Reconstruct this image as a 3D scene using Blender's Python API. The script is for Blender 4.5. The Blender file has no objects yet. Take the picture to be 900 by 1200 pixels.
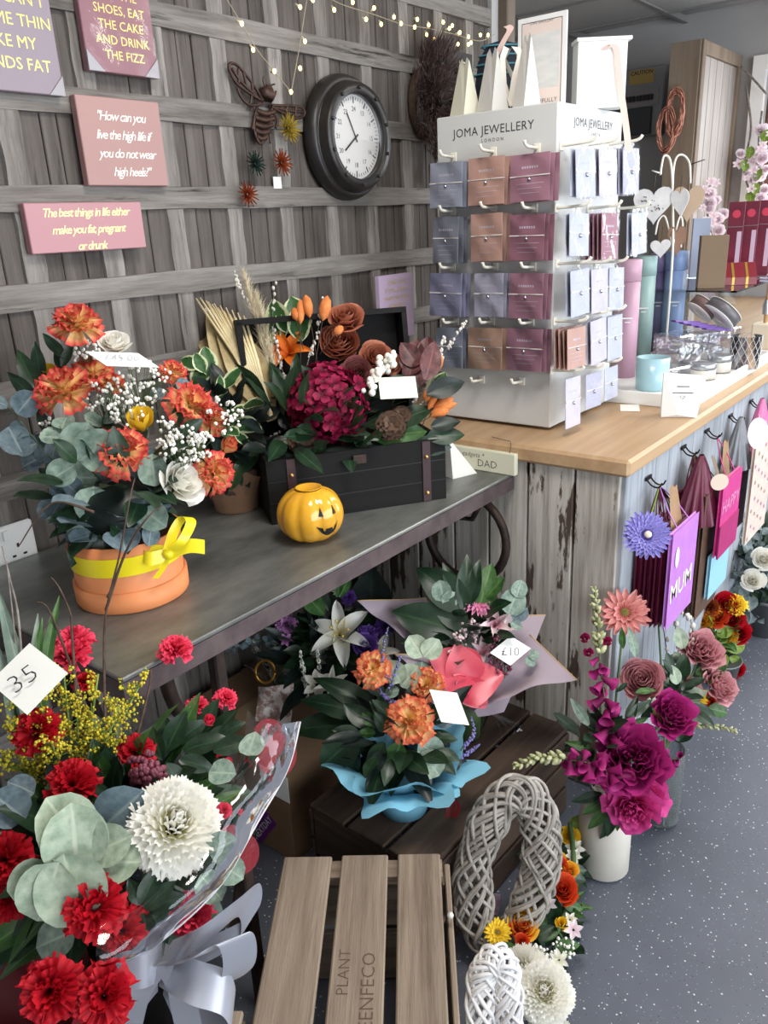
import bpy, math, random
from mathutils import Vector, Matrix
scene = bpy.context.scene
COL = scene.collection
PI = math.pi
rnd = random.Random(7)
# ------------------------------------------------------------------ camera
FPX, CAMZ = 926.0, 1.40
YAW, PITCH, ROLL = 0.891844, 0.349365, -0.0488356
def _axes():
    cy, sy = math.cos(YAW), math.sin(YAW)
    f = Vector((sy*math.cos(PITCH), cy*math.cos(PITCH), -math.sin(PITCH)))
    r = Vector((cy, -sy, 0)); u = r.cross(f)
    c, s = math.cos(ROLL), math.sin(ROLL)
    return c*r+s*u, c*u-s*r, f
CR, CU, CF = _axes()
CAM = Vector((0, 0, CAMZ))
cd = bpy.data.cameras.new('camera'); cam = bpy.data.objects.new('camera', cd); COL.objects.link(cam)
cd.sensor_fit = 'HORIZONTAL'; cd.sensor_width = 36; cd.lens = 36*FPX/900; cd.clip_start = .02
cam.matrix_world = Matrix(((CR.x, CU.x, -CF.x, 0), (CR.y, CU.y, -CF.y, 0), (CR.z, CU.z, -CF.z, CAMZ), (0, 0, 0, 1)))
scene.camera = cam
# ------------------------------------------------------------------ light: overcast day through the shop windows
scene.view_settings.view_transform = 'Standard'; scene.view_settings.look = 'None'
scene.view_settings.gamma = 1; scene.view_settings.use_curve_mapping = False
scene.view_settings.exposure = 0.42
scene.cycles.transparent_max_bounces = 24
w = bpy.data.worlds.new('world'); scene.world = w; w.use_nodes = True
bg = w.node_tree.nodes['Background']
bg.inputs[0].default_value = (.86, .93, 1.0, 1); bg.inputs[1].default_value = 1.4
def area(name, loc, target, sx, sy, power, col):
    l = bpy.data.lights.new(name, 'AREA'); l.shape = 'RECTANGLE'; l.size = sx; l.size_y = sy; l.energy = power; l.color = col
    o = bpy.data.objects.new(name, l); COL.objects.link(o); o.location = loc
    o.rotation_euler = (Vector(target)-Vector(loc)).to_track_quat('-Z', 'Y').to_euler()
    return o
# daylight entering by the glazed shopfront (wall_front) and by the far window (wall_right)
area('daylight_shopfront', (1.55, -2.27, 1.35), (1.55, 1.0, .95), 5.8, 1.8, 100, (.88, .94, 1.0))
area('daylight_far_window', (5.15, .45, 1.65), (2.0, .6, .9), 1.5, .9, 14, (.92, .95, 1.0))
# two recessed ceiling panels of the shop and an added third (built below as ceiling_light) give the warm part of the light
area('ceiling_panel_light', (.9, .35, 2.372), (.9, .35, 0), .56, .56, 17, (1.0, .95, .88))
area('ceiling_panel_light', (2.9, -.25, 2.372), (2.9, -.25, 0), .56, .56, 13, (1.0, .95, .88))
area('ceiling_panel_light', (4.1, -.25, 2.372), (4.1, -.25, 0), .56, .56, 16, (1.0, .95, .88))  # third panel is added out of view to brighten the far wall
# ------------------------------------------------------------------ pixels of the photograph to points in the place
def ray(px, py): return CR*((px-450)/FPX) + CU*((600-py)/FPX) + CF
def D(px, py, d): return CAM + ray(px, py)*d
def AZ(px, py, z): r = ray(px, py); return CAM + r*((z-CAMZ)/r.z)
def AY(px, py, y): r = ray(px, py); return CAM + r*(y/r.y)
def AX(px, py, x): r = ray(px, py); return CAM + r*(x/r.x)
def dep(p): return (Vector(p)-CAM).dot(CF)
def V(*a): return Vector(a)
# ------------------------------------------------------------------ materials
def nt(name):
    m = bpy.data.materials.new(name); m.use_nodes = True
    t = m.node_tree; return m, t, t.nodes['Principled BSDF'], t.nodes['Material Output']
def c4(c): return (c[0], c[1], c[2], 1)
def srgb(r, g, b):
    f = lambda v: (v/255/12.92) if v/255 <= .04045 else ((v/255+.055)/1.055)**2.4
    return (f(r), f(g), f(b))
MATS = {}
def mix(t, a, b, fac):
    n = t.nodes.new('ShaderNodeMix'); n.data_type = 'RGBA'
    for s, v in ((0, fac), (6, a), (7, b)):
        if isinstance(v, bpy.types.NodeSocket): t.links.new(v, n.inputs[s])
        elif s == 0: n.inputs[0].default_value = v
        else: n.inputs[s].default_value = c4(v)
    return n.outputs[2]
def ramp(t, src, stops):
    n = t.nodes.new('ShaderNodeValToRGB'); t.links.new(src, n.inputs[0])
    while len(n.color_ramp.elements) < len(stops): n.color_ramp.elements.new(.5)
    for e, (p, c) in zip(n.color_ramp.elements, stops):
        e.position = p; e.color = c4(c) if not isinstance(c, (int, float)) else (c, c, c, 1)
    return n.outputs[0]
def coords(t, kind='Object', scale=(1, 1, 1), rand=False):
    tc = t.nodes.new('ShaderNodeTexCoord'); mp = t.nodes.new('ShaderNodeMapping')
    mp.inputs['Scale'].default_value = scale
    src = tc.outputs[kind]
    if rand:
        oi = t.nodes.new('ShaderNodeObjectInfo'); va = t.nodes.new('ShaderNodeVectorMath'); va.operation = 'MULTIPLY_ADD'
        cb = t.nodes.new('ShaderNodeCombineXYZ')
        for i in range(3): t.links.new(oi.outputs['Random'], cb.inputs[i])
        t.links.new(cb.outputs[0], va.inputs[0]); va.inputs[1].default_value = (37, 53, 71); t.links.new(src, va.inputs[2]); src = va.outputs[0]
    t.links.new(src, mp.inputs[0]); return mp.outputs[0]
def noise(t, vec, scale, detail=4, rough=.6):
    n = t.nodes.new('ShaderNodeTexNoise'); n.inputs['Scale'].default_value = scale; n.inputs['Detail'].default_value = detail
    n.inputs['Roughness'].default_value = rough; t.links.new(vec, n.inputs['Vector']); return n.outputs[0]
def bump(t, b, h, strength, dist=.004):
    n = t.nodes.new('ShaderNodeBump'); n.inputs['Strength'].default_value = strength; n.inputs['Distance'].default_value = dist
    t.links.new(h, n.inputs['Height']); t.links.new(n.outputs[0], b.inputs['Normal'])
def mat(name, c1, c2=None, scale=12, stretch=(1, 1, 1), rough=.6, metal=0, bmp=0, trans=0, alpha=1, emit=0, coat=0, rand=False, lo=.35, hi=.65, spec=.5, dist=.004):
    if name in MATS: return MATS[name]
    m, t, b, o = nt(name)
    b.inputs['Base Color'].default_value = c4(c1); b.inputs['Roughness'].default_value = rough; b.inputs['Metallic'].default_value = metal
    b.inputs['Specular IOR Level'].default_value = spec
    if coat: b.inputs['Coat Weight'].default_value = coat; b.inputs['Coat Roughness'].default_value = .08
    if trans: b.inputs['Transmission Weight'].default_value = trans; b.inputs['IOR'].default_value = 1.1 if trans > .95 else 1.45
    if alpha < 1: b.inputs['Alpha'].default_value = alpha
    if emit: b.inputs['Emission Color'].default_value = c4(c1); b.inputs['Emission Strength'].default_value = emit
    if c2 or bmp:
        v = coords(t, 'Object', stretch, rand); n = noise(t, v, scale)
        if c2: t.links.new(ramp(t, n, [(lo, c1), (hi, c2)]), b.inputs['Base Color'])
        if bmp: bump(t, b, n, bmp, dist)
    MATS[name] = m; return m
def translucent(t, b, o, colsock, amt):
    tr = t.nodes.new('ShaderNodeBsdfTranslucent'); ms = t.nodes.new('ShaderNodeMixShader'); ms.inputs[0].default_value = amt
    if isinstance(colsock, bpy.types.NodeSocket): t.links.new(colsock, tr.inputs[0])
    t.links.new(b.outputs[0], ms.inputs[1]); t.links.new(tr.outputs[0], ms.inputs[2]); t.links.new(ms.outputs[0], o.inputs[0])
def petal_mat(name, base, edge, p0=.35, p1=.95, nz=.25, rough=.55, tr=.2):
    """colour runs from the petal's base (UV v = 0) to its rim (v = 1), as in two-tone flowers"""
    if name in MATS: return MATS[name]
    m, t, b, o = nt(name)
    tc = t.nodes.new('ShaderNodeTexCoord'); sp = t.nodes.new('ShaderNodeSeparateXYZ'); t.links.new(tc.outputs['UV'], sp.inputs[0])
    n = noise(t, tc.outputs['Object'], 90, 3)
    ma = t.nodes.new('ShaderNodeMath'); ma.operation = 'MULTIPLY_ADD'; t.links.new(n, ma.inputs[0]); ma.inputs[1].default_value = nz*2
    t.links.new(sp.outputs[1], ma.inputs[2])
    ms = t.nodes.new('ShaderNodeMath'); ms.operation = 'SUBTRACT'; t.links.new(ma.outputs[0], ms.inputs[0]); ms.inputs[1].default_value = nz
    c = ramp(t, ms.outputs[0], [(p0, base), (p1, edge)])
    t.links.new(c, b.inputs['Base Color']); b.inputs['Roughness'].default_value = rough; b.inputs['Specular IOR Level'].default_value = .25
    translucent(t, b, o, c, tr); MATS[name] = m; return m
def leaf_mat(name, c1, c2, vein=None, edge=None, rough=.45, tr=.12, spec=.4):
    if name in MATS: return MATS[name]
    m, t, b, o = nt(name)
    tc = t.nodes.new('ShaderNodeTexCoord'); sp = t.nodes.new('ShaderNodeSeparateXYZ'); t.links.new(tc.outputs['UV'], sp.inputs[0])
    v = coords(t, 'Object', (1, 1, 1), True); n = noise(t, v, 4.5, 3)
    c = ramp(t, n, [(.3, c1), (.7, c2)])
    ab = t.nodes.new('ShaderNodeMath'); ab.operation = 'SUBTRACT'; t.links.new(sp.outputs[0], ab.inputs[0]); ab.inputs[1].default_value = .5
    a2 = t.nodes.new('ShaderNodeMath'); a2.operation = 'ABSOLUTE'; t.links.new(ab.outputs[0], a2.inputs[0])
    if vein: c = mix(t, vein, c, ramp(t, a2.outputs[0], [(.015, 0.0), (.05, 1.0)]))
    if edge:
        ad = t.nodes.new('ShaderNodeMath'); ad.operation = 'MULTIPLY_ADD'; t.links.new(n, ad.inputs[0]); ad.inputs[1].default_value = .3; t.links.new(a2.outputs[0], ad.inputs[2])
        c = mix(t, c, edge, ramp(t, ad.outputs[0], [(.48, 0.0), (.54, 1.0)]))
    t.links.new(c, b.inputs['Base Color']); b.inputs['Roughness'].default_value = rough; b.inputs['Specular IOR Level'].default_value = spec
    bump(t, b, n, .15, .002)
    translucent(t, b, o, c, tr); MATS[name] = m; return m
def wood_mat(name, cols, along='z', scale=1.0, rough=.75, bmp=.5, rand=True, fine=60, crack=0):
    """weathered grain that runs along one axis: fine streaks, broad tone changes, dark cracks"""
    if name in MATS: return MATS[name]
    m, t, b, o = nt(name)
    st = {'x': (.06, 1, 1), 'y': (1, .06, 1), 'z': (1, 1, .06)}[along]
    v = coords(t, 'Object', tuple(s*scale for s in st), rand)
    a = noise(t, v, fine, 6, .7); bb = noise(t, v, fine*.22, 4, .6)
    v2 = coords(t, 'Object', (scale, scale, scale), rand); blotch = noise(t, v2, 9, 3)
    c = ramp(t, a, [(.30, cols[0]), (.5, cols[1]), (.72, cols[2])])
    c2 = ramp(t, bb, [(.36, cols[0]), (.5, cols[1]), (.7, cols[2])])
    c = mix(t, c, c2, .45)
    c = mix(t, c, cols[1], ramp(t, blotch, [(.4, 0.0), (.75, .5)]))
    if crack: c = mix(t, c, tuple(.35*x for x in cols[0]), ramp(t, noise(t, v, fine*.55, 5, .75), [(.30, crack), (.41, 0.0)]))
    t.links.new(c, b.inputs['Base Color']); b.inputs['Roughness'].default_value = rough; b.inputs['Specular IOR Level'].default_value = .3
    bump(t, b, a, bmp, .003); MATS[name] = m; return m
def paint_mat(name, paint, paint2, bare, amount=.5, along='z', rough=.7):
    """old chipped paint over bare brown board"""
    if name in MATS: return MATS[name]
    m, t, b, o = nt(name)
    st = {'z': (1, 1, .22), 'x': (.22, 1, 1)}[along]
    v = coords(t, 'Object', st, True); v2 = coords(t, 'Object', tuple(.25*s if s < 1 else s for s in st), True)
    chip = noise(t, v, 13, 8, .62); st_ = noise(t, v2, 55, 5, .7)
    p = ramp(t, st_, [(.32, paint2), (.62, paint)])
    br = ramp(t, st_, [(.3, bare), (.7, tuple(1.7*x for x in bare))])
    k = ramp(t, chip, [(amount, 1.0), (amount+.025, 0.0)])
    t.links.new(mix(t, p, br, k), b.inputs['Base Color']); b.inputs['Roughness'].default_value = rough; b.inputs['Specular IOR Level'].default_value = .3
    bump(t, b, mix(t, st_, (0, 0, 0), k), .35, .003); MATS[name] = m; return m
def film_mat(name, tint=(1, 1, 1), clear=.8, rough=.12, crease=.6):
    """thin clear plastic: mostly see-through, with sharp reflections on its creases"""
    if name in MATS: return MATS[name]
    m, t, b, o = nt(name)
    tp = t.nodes.new('ShaderNodeBsdfTransparent'); tp.inputs[0].default_value = c4(tint)
    gl = t.nodes.new('ShaderNodeBsdfGlossy'); gl.inputs['Roughness'].default_value = rough; gl.inputs[0].default_value = (.95, .97, 1, 1)
    fr = t.nodes.new('ShaderNodeFresnel'); fr.inputs[0].default_value = 1.22
    v = coords(t, 'Object', (1, 1, 1)); n = noise(t, v, 22, 2)
    bp = t.nodes.new('ShaderNodeBump'); bp.inputs['Strength'].default_value = crease; bp.inputs['Distance'].default_value = .01
    t.links.new(n, bp.inputs['Height']); t.links.new(bp.outputs[0], gl.inputs['Normal']); t.links.new(bp.outputs[0], fr.inputs['Normal'])
    ad = t.nodes.new('ShaderNodeMath'); ad.operation = 'ADD'; ad.use_clamp = True; t.links.new(fr.outputs[0], ad.inputs[0]); ad.inputs[1].default_value = 1-clear-.1
    ms = t.nodes.new('ShaderNodeMixShader'); t.links.new(ad.outputs[0], ms.inputs[0]); t.links.new(tp.outputs[0], ms.inputs[1]); t.links.new(gl.outputs[0], ms.inputs[2])
    t.links.new(ms.outputs[0], o.inputs[0]); MATS[name] = m; return m
# ------------------------------------------------------------------ meshes
class MB:
    def __init__(s): s.v = []; s.f = []; s.uv = []; s.sm = []
    def add(s, vs, fs, uvs=None, smooth=True, M=None):
        k = len(s.v)
        for i, p in enumerate(vs):
            p = Vector(p); s.v.append(M @ p if M else p); s.uv.append(uvs[i] if uvs else (.5, .5))
        for f in fs: s.f.append(tuple(k+i for i in f)); s.sm.append(smooth)
        return s
    def box(s, c, d, M=None, bev=0.0):
        x, y, z = c; a, b, h = d[0]/2, d[1]/2, d[2]/2
        if bev <= 0:
            vs = [(x+i*a, y+j*b, z+k*h) for i in (-1, 1) for j in (-1, 1) for k in (-1, 1)]
            return s.add(vs, [(0, 1, 3, 2), (4, 6, 7, 5), (0, 4, 5, 1), (2, 3, 7, 6), (0, 2, 6, 4), (1, 5, 7, 3)], None, False, M)
        e = min(bev, a*.9, b*.9, h*.9); vs = []; idx = {}
        for i in (-1, 1):
            for j in (-1, 1):
                for k in (-1, 1):
                    for ax in range(3):
                        q = [i*(a-e), j*(b-e), k*(h-e)]; q[ax] = (i*a, j*b, k*h)[ax]
                        idx[i, j, k, ax] = len(vs); vs.append((x+q[0], y+q[1], z+q[2]))
        fs = []
        def q4(*ks): fs.append(tuple(idx[k] for k in ks))
        for ax in range(3):
            o1, o2 = [q for q in range(3) if q != ax]
            for sg in (-1, 1):
                ks = []
                for p, r in ((-1, -1), (1, -1), (1, 1), (-1, 1)):
                    t = [0, 0, 0]; t[ax] = sg; t[o1] = p; t[o2] = r; ks.append((*t, ax))
                q4(*ks)
            for p in (-1, 1):
                for r in (-1, 1):
                    t1 = [0, 0, 0]; t1[o1] = p; t1[o2] = r; t1[ax] = -1; t2 = list(t1); t2[ax] = 1
                    q4((*t1, o1), (*t2, o1), (*t2, o2), (*t1, o2))
        for i in (-1, 1):
            for j in (-1, 1):
                for k in (-1, 1): fs.append(tuple(idx[i, j, k, ax] for ax in range(3)))
        return s.add(vs, fs, None, False, M)
    def grid(s, fn, nu, nv, M=None, smooth=True, closed=False):
        vs = []; uv = []; fs = []
        for j in range(nv+1):
            for i in range(nu + (0 if closed else 1)):
                u, v = i/nu, j/nv; vs.append(fn(u, v)); uv.append((u, v))
        n = nu if closed else nu+1
        for j in range(nv):
            for i in range(nu):
                a = j*n+i; b = j*n+(i+1) % n; fs.append((a, b, b+n, a+n))
        return s.add(vs, fs, uv, smooth, M)
    def lathe(s, prof, n=20, M=None, smooth=True, sx=1, sy=1):
        def fn(u, v):
            k = v*(len(prof)-1); i = min(int(k+1e-6), len(prof)-1); r, z = prof[i]; a = u*2*PI
            return (r*math.cos(a)*sx, r*math.sin(a)*sy, z)
        return s.grid(fn, n, len(prof)-1, M, smooth, True)
    def tube(s, pts, r, n=6, M=None, cap=True):
        pts = [Vector(p) for p in pts]; R = r if callable(r) else (lambda t: r)
        k = len(s.v); m = len(pts); up = None
        for i, p in enumerate(pts):
            t = (pts[min(i+1, m-1)]-pts[max(i-1, 0)])
            t = t.normalized() if t.length > 1e-9 else V(0, 0, 1)
            if up is None: up = t.orthogonal().normalized()
            up = up-t*up.dot(t); up = up.normalized() if up.length > 1e-6 else t.orthogonal().normalized()
            b = t.cross(up); rr = R(i/max(m-1, 1))
            for j in range(n):
                a = 2*PI*j/n; q = p+(up*math.cos(a)+b*math.sin(a))*rr
                s.v.append(M @ q if M else q); s.uv.append((j/n, i/max(m-1, 1)))
        for i in range(m-1):
            for j in range(n):
                a, b = k+i*n+j, k+i*n+(j+1) % n; s.f.append((a, b, b+n, a+n)); s.sm.append(True)
        if cap:
            s.f.append(tuple(k+j for j in reversed(range(n)))); s.sm.append(False)
            s.f.append(tuple(k+(m-1)*n+j for j in range(n))); s.sm.append(False)
        return s
    def ball(s, c, r, n=8, m=6, M=None, sz=1.0, sx=1.0):
        c = Vector(c)
        return s.grid(lambda u, v: c+V(math.cos(u*2*PI)*math.sin(v*PI)*r*sx, math.sin(u*2*PI)*math.sin(v*PI)*r, -math.cos(v*PI)*r*sz), n, m, M, True, True)
    def prism(s, poly, z0, z1, M=None):
        n = len(poly); vs = [(x, y, z0) for x, y in poly]+[(x, y, z1) for x, y in poly]
        fs = [tuple(reversed(range(n))), tuple(range(n, 2*n))]+[(i, (i+1) % n, (i+1) % n+n, i+n) for i in range(n)]
        return s.add(vs, fs, None, False, M)
    def ribbon(s, pts, w, across, M=None, th=0):
        """flat strip of width w along pts; across = width direction (a vector or one per point)"""
        pts = [Vector(p) for p in pts]; m = len(pts)
        def fn(u, v):
            i = round(v*(m-1)); a = across[i] if isinstance(across, list) else across
            return pts[i]+Vector(a).normalized()*((u-.5)*w)
        return s.grid(fn, 1, m-1, M)
    def data(s, name):
        me = bpy.data.meshes.new(name); me.from_pydata([tuple(p) for p in s.v], [], s.f)
        uvl = me.uv_layers.new(name='UVMap'); li = [0]*len(me.loops); me.loops.foreach_get('vertex_index', li)
        flat = []
        for i in li: flat.extend(s.uv[i])
        uvl.data.foreach_set('uv', flat); me.polygons.foreach_set('use_smooth', s.sm); me.update()
        return me
    def build(s, name, m, parent=None, W=None): return obj(name, s.data(name), m, parent, W)
WM = {}
def obj(name, me, m, parent=None, W=None):
    """link one mesh object; W is its world matrix whatever its parent"""
    if m is not None:
        if len(me.materials) == 0: me.materials.append(m)
    o = bpy.data.objects.new(name, me); COL.objects.link(o)
    if me is not None and m is not None and me.materials[0] is not m:
        o.material_slots[0].link = 'OBJECT'; o.material_slots[0].material = m
    place(o, W or Matrix(), parent); return o
def place(o, W, parent=None):
    WM[o] = W
    if parent is not None: o.parent = parent; o.matrix_parent_inverse = WM[parent].inverted()
    o.matrix_basis = W
def tag(o, label, cat, group=None, kind=None):
    o['label'] = label; o['category'] = cat
    if group: o['group'] = group
    if kind: o['kind'] = kind
    return o
def thing(name, label, cat, loc, group=None):
    o = bpy.data.objects.new(name, None); COL.objects.link(o); o.empty_display_size = .05
    place(o, Matrix.Translation(Vector(loc))); return tag(o, label, cat, group)
def struct(name, mb, m, parent=None, W=None):
    o = mb.build(name, m, parent, W)
    if parent is None: o['kind'] = 'structure'
    return o
def T(x=0, y=0, z=0): return Matrix.Translation(Vector((x, y, z)))
def RZ(a): return Matrix.Rotation(a, 4, 'Z')
def RX(a): return Matrix.Rotation(a, 4, 'X')
def RY(a): return Matrix.Rotation(a, 4, 'Y')
def SC(a): return Matrix.Diagonal((a, a, a, 1)) if not isinstance(a, tuple) else Matrix.Diagonal((*a, 1))
def frame(loc, z, y=None, s=1.0):
    """world matrix with local +Z along z and local +Y as near y as it can be"""
    z = Vector(z).normalized(); y = Vector(y) if y is not None else V(0, 0, 1)
    x = y.cross(z)
    if x.length < 1e-4: x = V(1, 0, 0) if abs(z.x) < .9 else V(0, 1, 0); x = x-z*x.dot(z)
    x.normalize(); y = z.cross(x)
    m = Matrix.Identity(4)
    for i in range(3): m[i][0] = x[i]*s; m[i][1] = y[i]*s; m[i][2] = z[i]*s; m[i][3] = Vector(loc)[i]
    return m
TXT = {}
def text(body, size, m, parent, W, shear=0, align='CENTER', spacing=1.0, line=1.0, name='lettering', ext=.0006, bold=0):
    key = (body, shear, align, spacing, line, bold)
    if key not in TXT:
        cu = bpy.data.curves.new('lettering', 'FONT'); cu.body = body; cu.size = 1; cu.shear = shear; cu.align_x = align; cu.align_y = 'CENTER'
        cu.space_character = spacing; cu.space_line = line; cu.resolution_u = 2; cu.offset = bold
        to = bpy.data.objects.new('lettering_curve', cu); TXT[key] = bpy.data.meshes.new_from_object(to)
        bpy.data.objects.remove(to); bpy.data.curves.remove(cu)
    me = TXT[key].copy(); me.materials.clear(); me.name = name
    return obj(name, me, m, parent, W @ SC(size))
def smooth_path(pts, n=8):
    pts = [Vector(p) for p in pts]; out = []
    for i in range(len(pts)-1):
        p0, p1, p2, p3 = pts[max(i-1, 0)], pts[i], pts[i+1], pts[min(i+2, len(pts)-1)]
        for k in range(n):
            t = k/n
            out.append(.5*((2*p1)+(p2-p0)*t+(2*p0-5*p1+4*p2-p3)*t*t+(3*p1-p0-3*p2+p3)*t**3))
    out.append(pts[-1]); return out
# ------------------------------------------------------------------ the room
WH = 2.44
YW, XE, XF, YF, ZC, XL = 1.456, 2.49, 5.2, -2.3, 2.4, -2.4
def floor_material():
    m, t, b, o = nt('speckled_vinyl')
    v = coords(t, 'Object'); base = ramp(t, noise(t, v, 3, 3), [(.3, srgb(78, 82, 92)), (.7, srgb(92, 96, 107))])
    c = base
    for sc, thr, col in ((95, .17, srgb(200, 203, 205)), (150, .13, srgb(150, 155, 160)), (120, .12, srgb(20, 22, 26))):
        vo = t.nodes.new('ShaderNodeTexVoronoi'); vo.inputs['Scale'].default_value = sc; t.links.new(v, vo.inputs['Vector'])
        dn = noise(t, v, sc*2.2, 1); ad = t.nodes.new('ShaderNodeMath'); ad.operation = 'MULTIPLY_ADD'
        t.links.new(dn, ad.inputs[0]); ad.inputs[1].default_value = .16; t.links.new(vo.outputs['Distance'], ad.inputs[2])
        sx = t.nodes.new('ShaderNodeSeparateXYZ'); t.links.new(vo.outputs['Color'], sx.inputs[0])
        gate = ramp(t, sx.outputs[0], [(.5, 0.0), (.52, 1.0)])
        k = ramp(t, ad.outputs[0], [(thr+.06, 1.0), (thr+.09, 0.0)])
        mu = t.nodes.new('ShaderNodeMath'); mu.operation = 'MULTIPLY'; t.links.new(k, mu.inputs[0]); t.links.new(gate, mu.inputs[1])
        c = mix(t, c, col, mu.outputs[0])
    t.links.new(c, b.inputs['Base Color']); b.inputs['Roughness'].default_value = .42
    bump(t, b, noise(t, v, 240, 2), .12, .001); return m
struct('floor', MB().box(((XL+XF)/2, .2, -.05), (XF-XL+.4, 5.4, .1)), floor_material())
M_plaster = mat('grey_plaster', srgb(172, 170, 169), srgb(178, 176, 175), 3, rough=.85, bmp=.05)
M_tile = mat('mineral_ceiling_tile', srgb(168, 166, 163), srgb(176, 174, 171), 140, rough=.9, bmp=.2)
M_tbar = mat('ceiling_grid_bar', srgb(135, 134, 132), rough=.5)
M_dark = mat('dark_backing', srgb(38, 35, 33), rough=.9)
M_white = mat('white_paint', srgb(236, 236, 234), rough=.5)
ceil = struct('ceiling', MB().box(((XL+XF)/2, .2, ZC+.09), (XF-XL+.4, 5.4, .1)), M_plaster)
tile = None
for i in range(13):
    for j in range(8):
        x, y = XL+.3+i*.6+.08, -2.1+j*.6
        if x > XF-.25: continue
        if (abs(x-.9) < .25 and abs(y-.3) < .25) or ((abs(x-2.88) < .3 or abs(x-4.08) < .3) and abs(y+.3) < .25): continue
        if tile is None: tile = MB().box((0, 0, 0), (.578, .578, .014), None, .003).data('ceiling_tile')
        obj('ceiling_tile', tile, M_tile, ceil, T(x, y, ZC+.012))
for i in range(14): MB().box((XL+.08+i*.6, .2, ZC+.012), (.024, 5.0, .03)).build('grid_bar', M_tbar, ceil)
for j in range(9): MB().box((1.4, -2.4+j*.6, ZC+.0125), (7.6, .024, .03)).build('grid_bar', M_tbar, ceil)
M_lamp = mat('lit_diffuser', (1.0, .95, .88), emit=2.2)
for x, y, lab in ((.88, .3, 'square ceiling light panel above the table'), (2.88, -.3, 'square ceiling light panel above the shop floor'), (4.08, -.3, 'square ceiling light panel nearest the far window')):
    t_ = thing('ceiling_light', lab, 'light', (x, y, ZC), 'ceiling light panels')
    fr = MB()
    for a, b_, c_, d_ in ((0, .28, .58, .02), (0, -.28, .58, .02), (.28, 0, .02, .58), (-.28, 0, .02, .58)): fr.box((a, b_, 0), (c_, d_, .02))
    fr.build('frame', M_white, t_, T(x, y, ZC)); MB().box((0, 0, .004), (.54, .54, .008)).build('diffuser', M_lamp, t_, T(x, y, ZC))
# panelled feature wall
g0, g1, g2 = srgb(60, 55, 52), srgb(116, 111, 108), srgb(158, 155, 152)
M_panel = wood_mat('grey_board_panel', (srgb(46, 42, 39), srgb(88, 82, 78), srgb(116, 110, 105)), 'z', 1.0, .85, .6, True, 75, .7)
M_stile = wood_mat('grey_board_stile', (srgb(66, 61, 58), srgb(128, 123, 118), srgb(170, 166, 161)), 'z', 1.0, .85, .9, True, 70, .8)
M_rail = wood_mat('grey_board_rail', (srgb(56, 51, 48), srgb(120, 115, 110), srgb(164, 160, 155)), 'x', 1.0, .85, 1.0, True, 70, .9)
wall = struct('wall_back', MB().box(((XL+XE)/2, YW+.085, WH/2), (XE-XL, .1, WH)), M_dark)
PX, PW, PZ, PH, X0, Z0 = .1684, .1224, .170, .122, 1.340, 1.788
panels = []
for s in range(4):
    r = random.Random(40+s); mb = MB(); cuts = sorted([0, PW+.006]+[(.33+.12*r.random())*PW, (.68+.1*r.random())*PW][:1+(s > 0)])
    for a, b_ in zip(cuts[:-1], cuts[1:]):
        mb.box(((a+b_)/2-PW/2-.003, r.uniform(-.0012, .0012), 0), (b_-a-.0022, .012, PH+.006), None, .0018)
    panels.append(mb.data('panel'))
stiles = []
for s in range(4):
    r = random.Random(60+s); mb = MB(); wv = PX-PW
    ph = [r.uniform(0, 6) for _ in range(4)]
    def fn(u, v, ph=ph):
        sd = (u*4)
        xs = (-.5, -.46, .46, .5)[min(int(u*3+.01), 3)]*wv; d = (0.013, -.001, -.001, .013)[min(int(u*3+.01), 3)]
        return (xs+.0012*math.sin(v*7+ph[0])*(1 if u < .5 else -1), d+.0008*math.sin(v*11+ph[1]), (v-.5)*(PH+.004))
    mb.grid(fn, 3, 8, None, False); stiles.append(mb.data('stile'))
nrow = 14
for rI in range(-3, 11):
    zt = Z0-rI*PZ
    for k in range(-21, 7):
        x = X0+k*PX
        if x < XL or x+PW > XE: continue
        if k < -8 and rI > 7: continue
        zc_ = zt-PH/2
        if zc_ < .05 or zc_ > ZC-.03: continue
        if k >= -7:
            obj('panel', panels[rnd.randrange(4)], M_panel, wall, T(x+PW/2, YW+.015, zc_) @ SC((rnd.choice((-1, 1)), 1, 1)))
            obj('stile', stiles[rnd.randrange(4)], M_stile, wall, T(x-(PX-PW)/2, YW+.002, zc_))
    # rail below this row
    zr = zt+(PZ-PH)/2; mb = MB(); r = random.Random(rI+99); p1, p2 = r.uniform(0, 6), r.uniform(0, 6)
    if zr > ZC-.01: continue
    xa, xb = X0-7*PX-.05, XE
    def fr_(u, v):
        sect = ((-.5, .014), (-.47, -.003), (.47, -.003), (.5, .014))[min(int(u*3+.01), 3)]
        x = xa+(xb-xa)*v
        return (x, sect[1]+.0012*math.sin(x*9+p1), sect[0]*(PZ-PH)+.0014*math.sin(x*14+p2)*(1 if u > .5 else -1))
    mb.grid(fr_, 3, 60, None, False); mb.build('rail', M_rail, wall, T(0, YW+.001, zr))
plain = MB().box(((XL+X0-7*PX-.05)/2, YW+.02, WH/2), (X0-7*PX-.05-XL, .02, WH)); plain.build('plaster_face', M_plaster, wall)
M_post = mat('brown_post', srgb(112, 98, 84), srgb(90, 78, 66), 6, (1, 1, .1), rough=.6)
struct('trim_1', MB().box((XE+.02, YW+.04, WH/2), (.05, .16, WH), None, .004), M_post)
struct('wall_recess', MB().box(((XE+XF)/2, 2.85, WH/2), (XF-XE+.4, .1, WH)), M_plaster)
struct('wall_return', MB().box((XE-.02, 2.15, WH/2), (.05, 1.4, WH)), M_plaster)
struct('wall_left', MB().box((XL-.05, .2, WH/2), (.1, 5.2, WH)), M_plaster)
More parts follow.
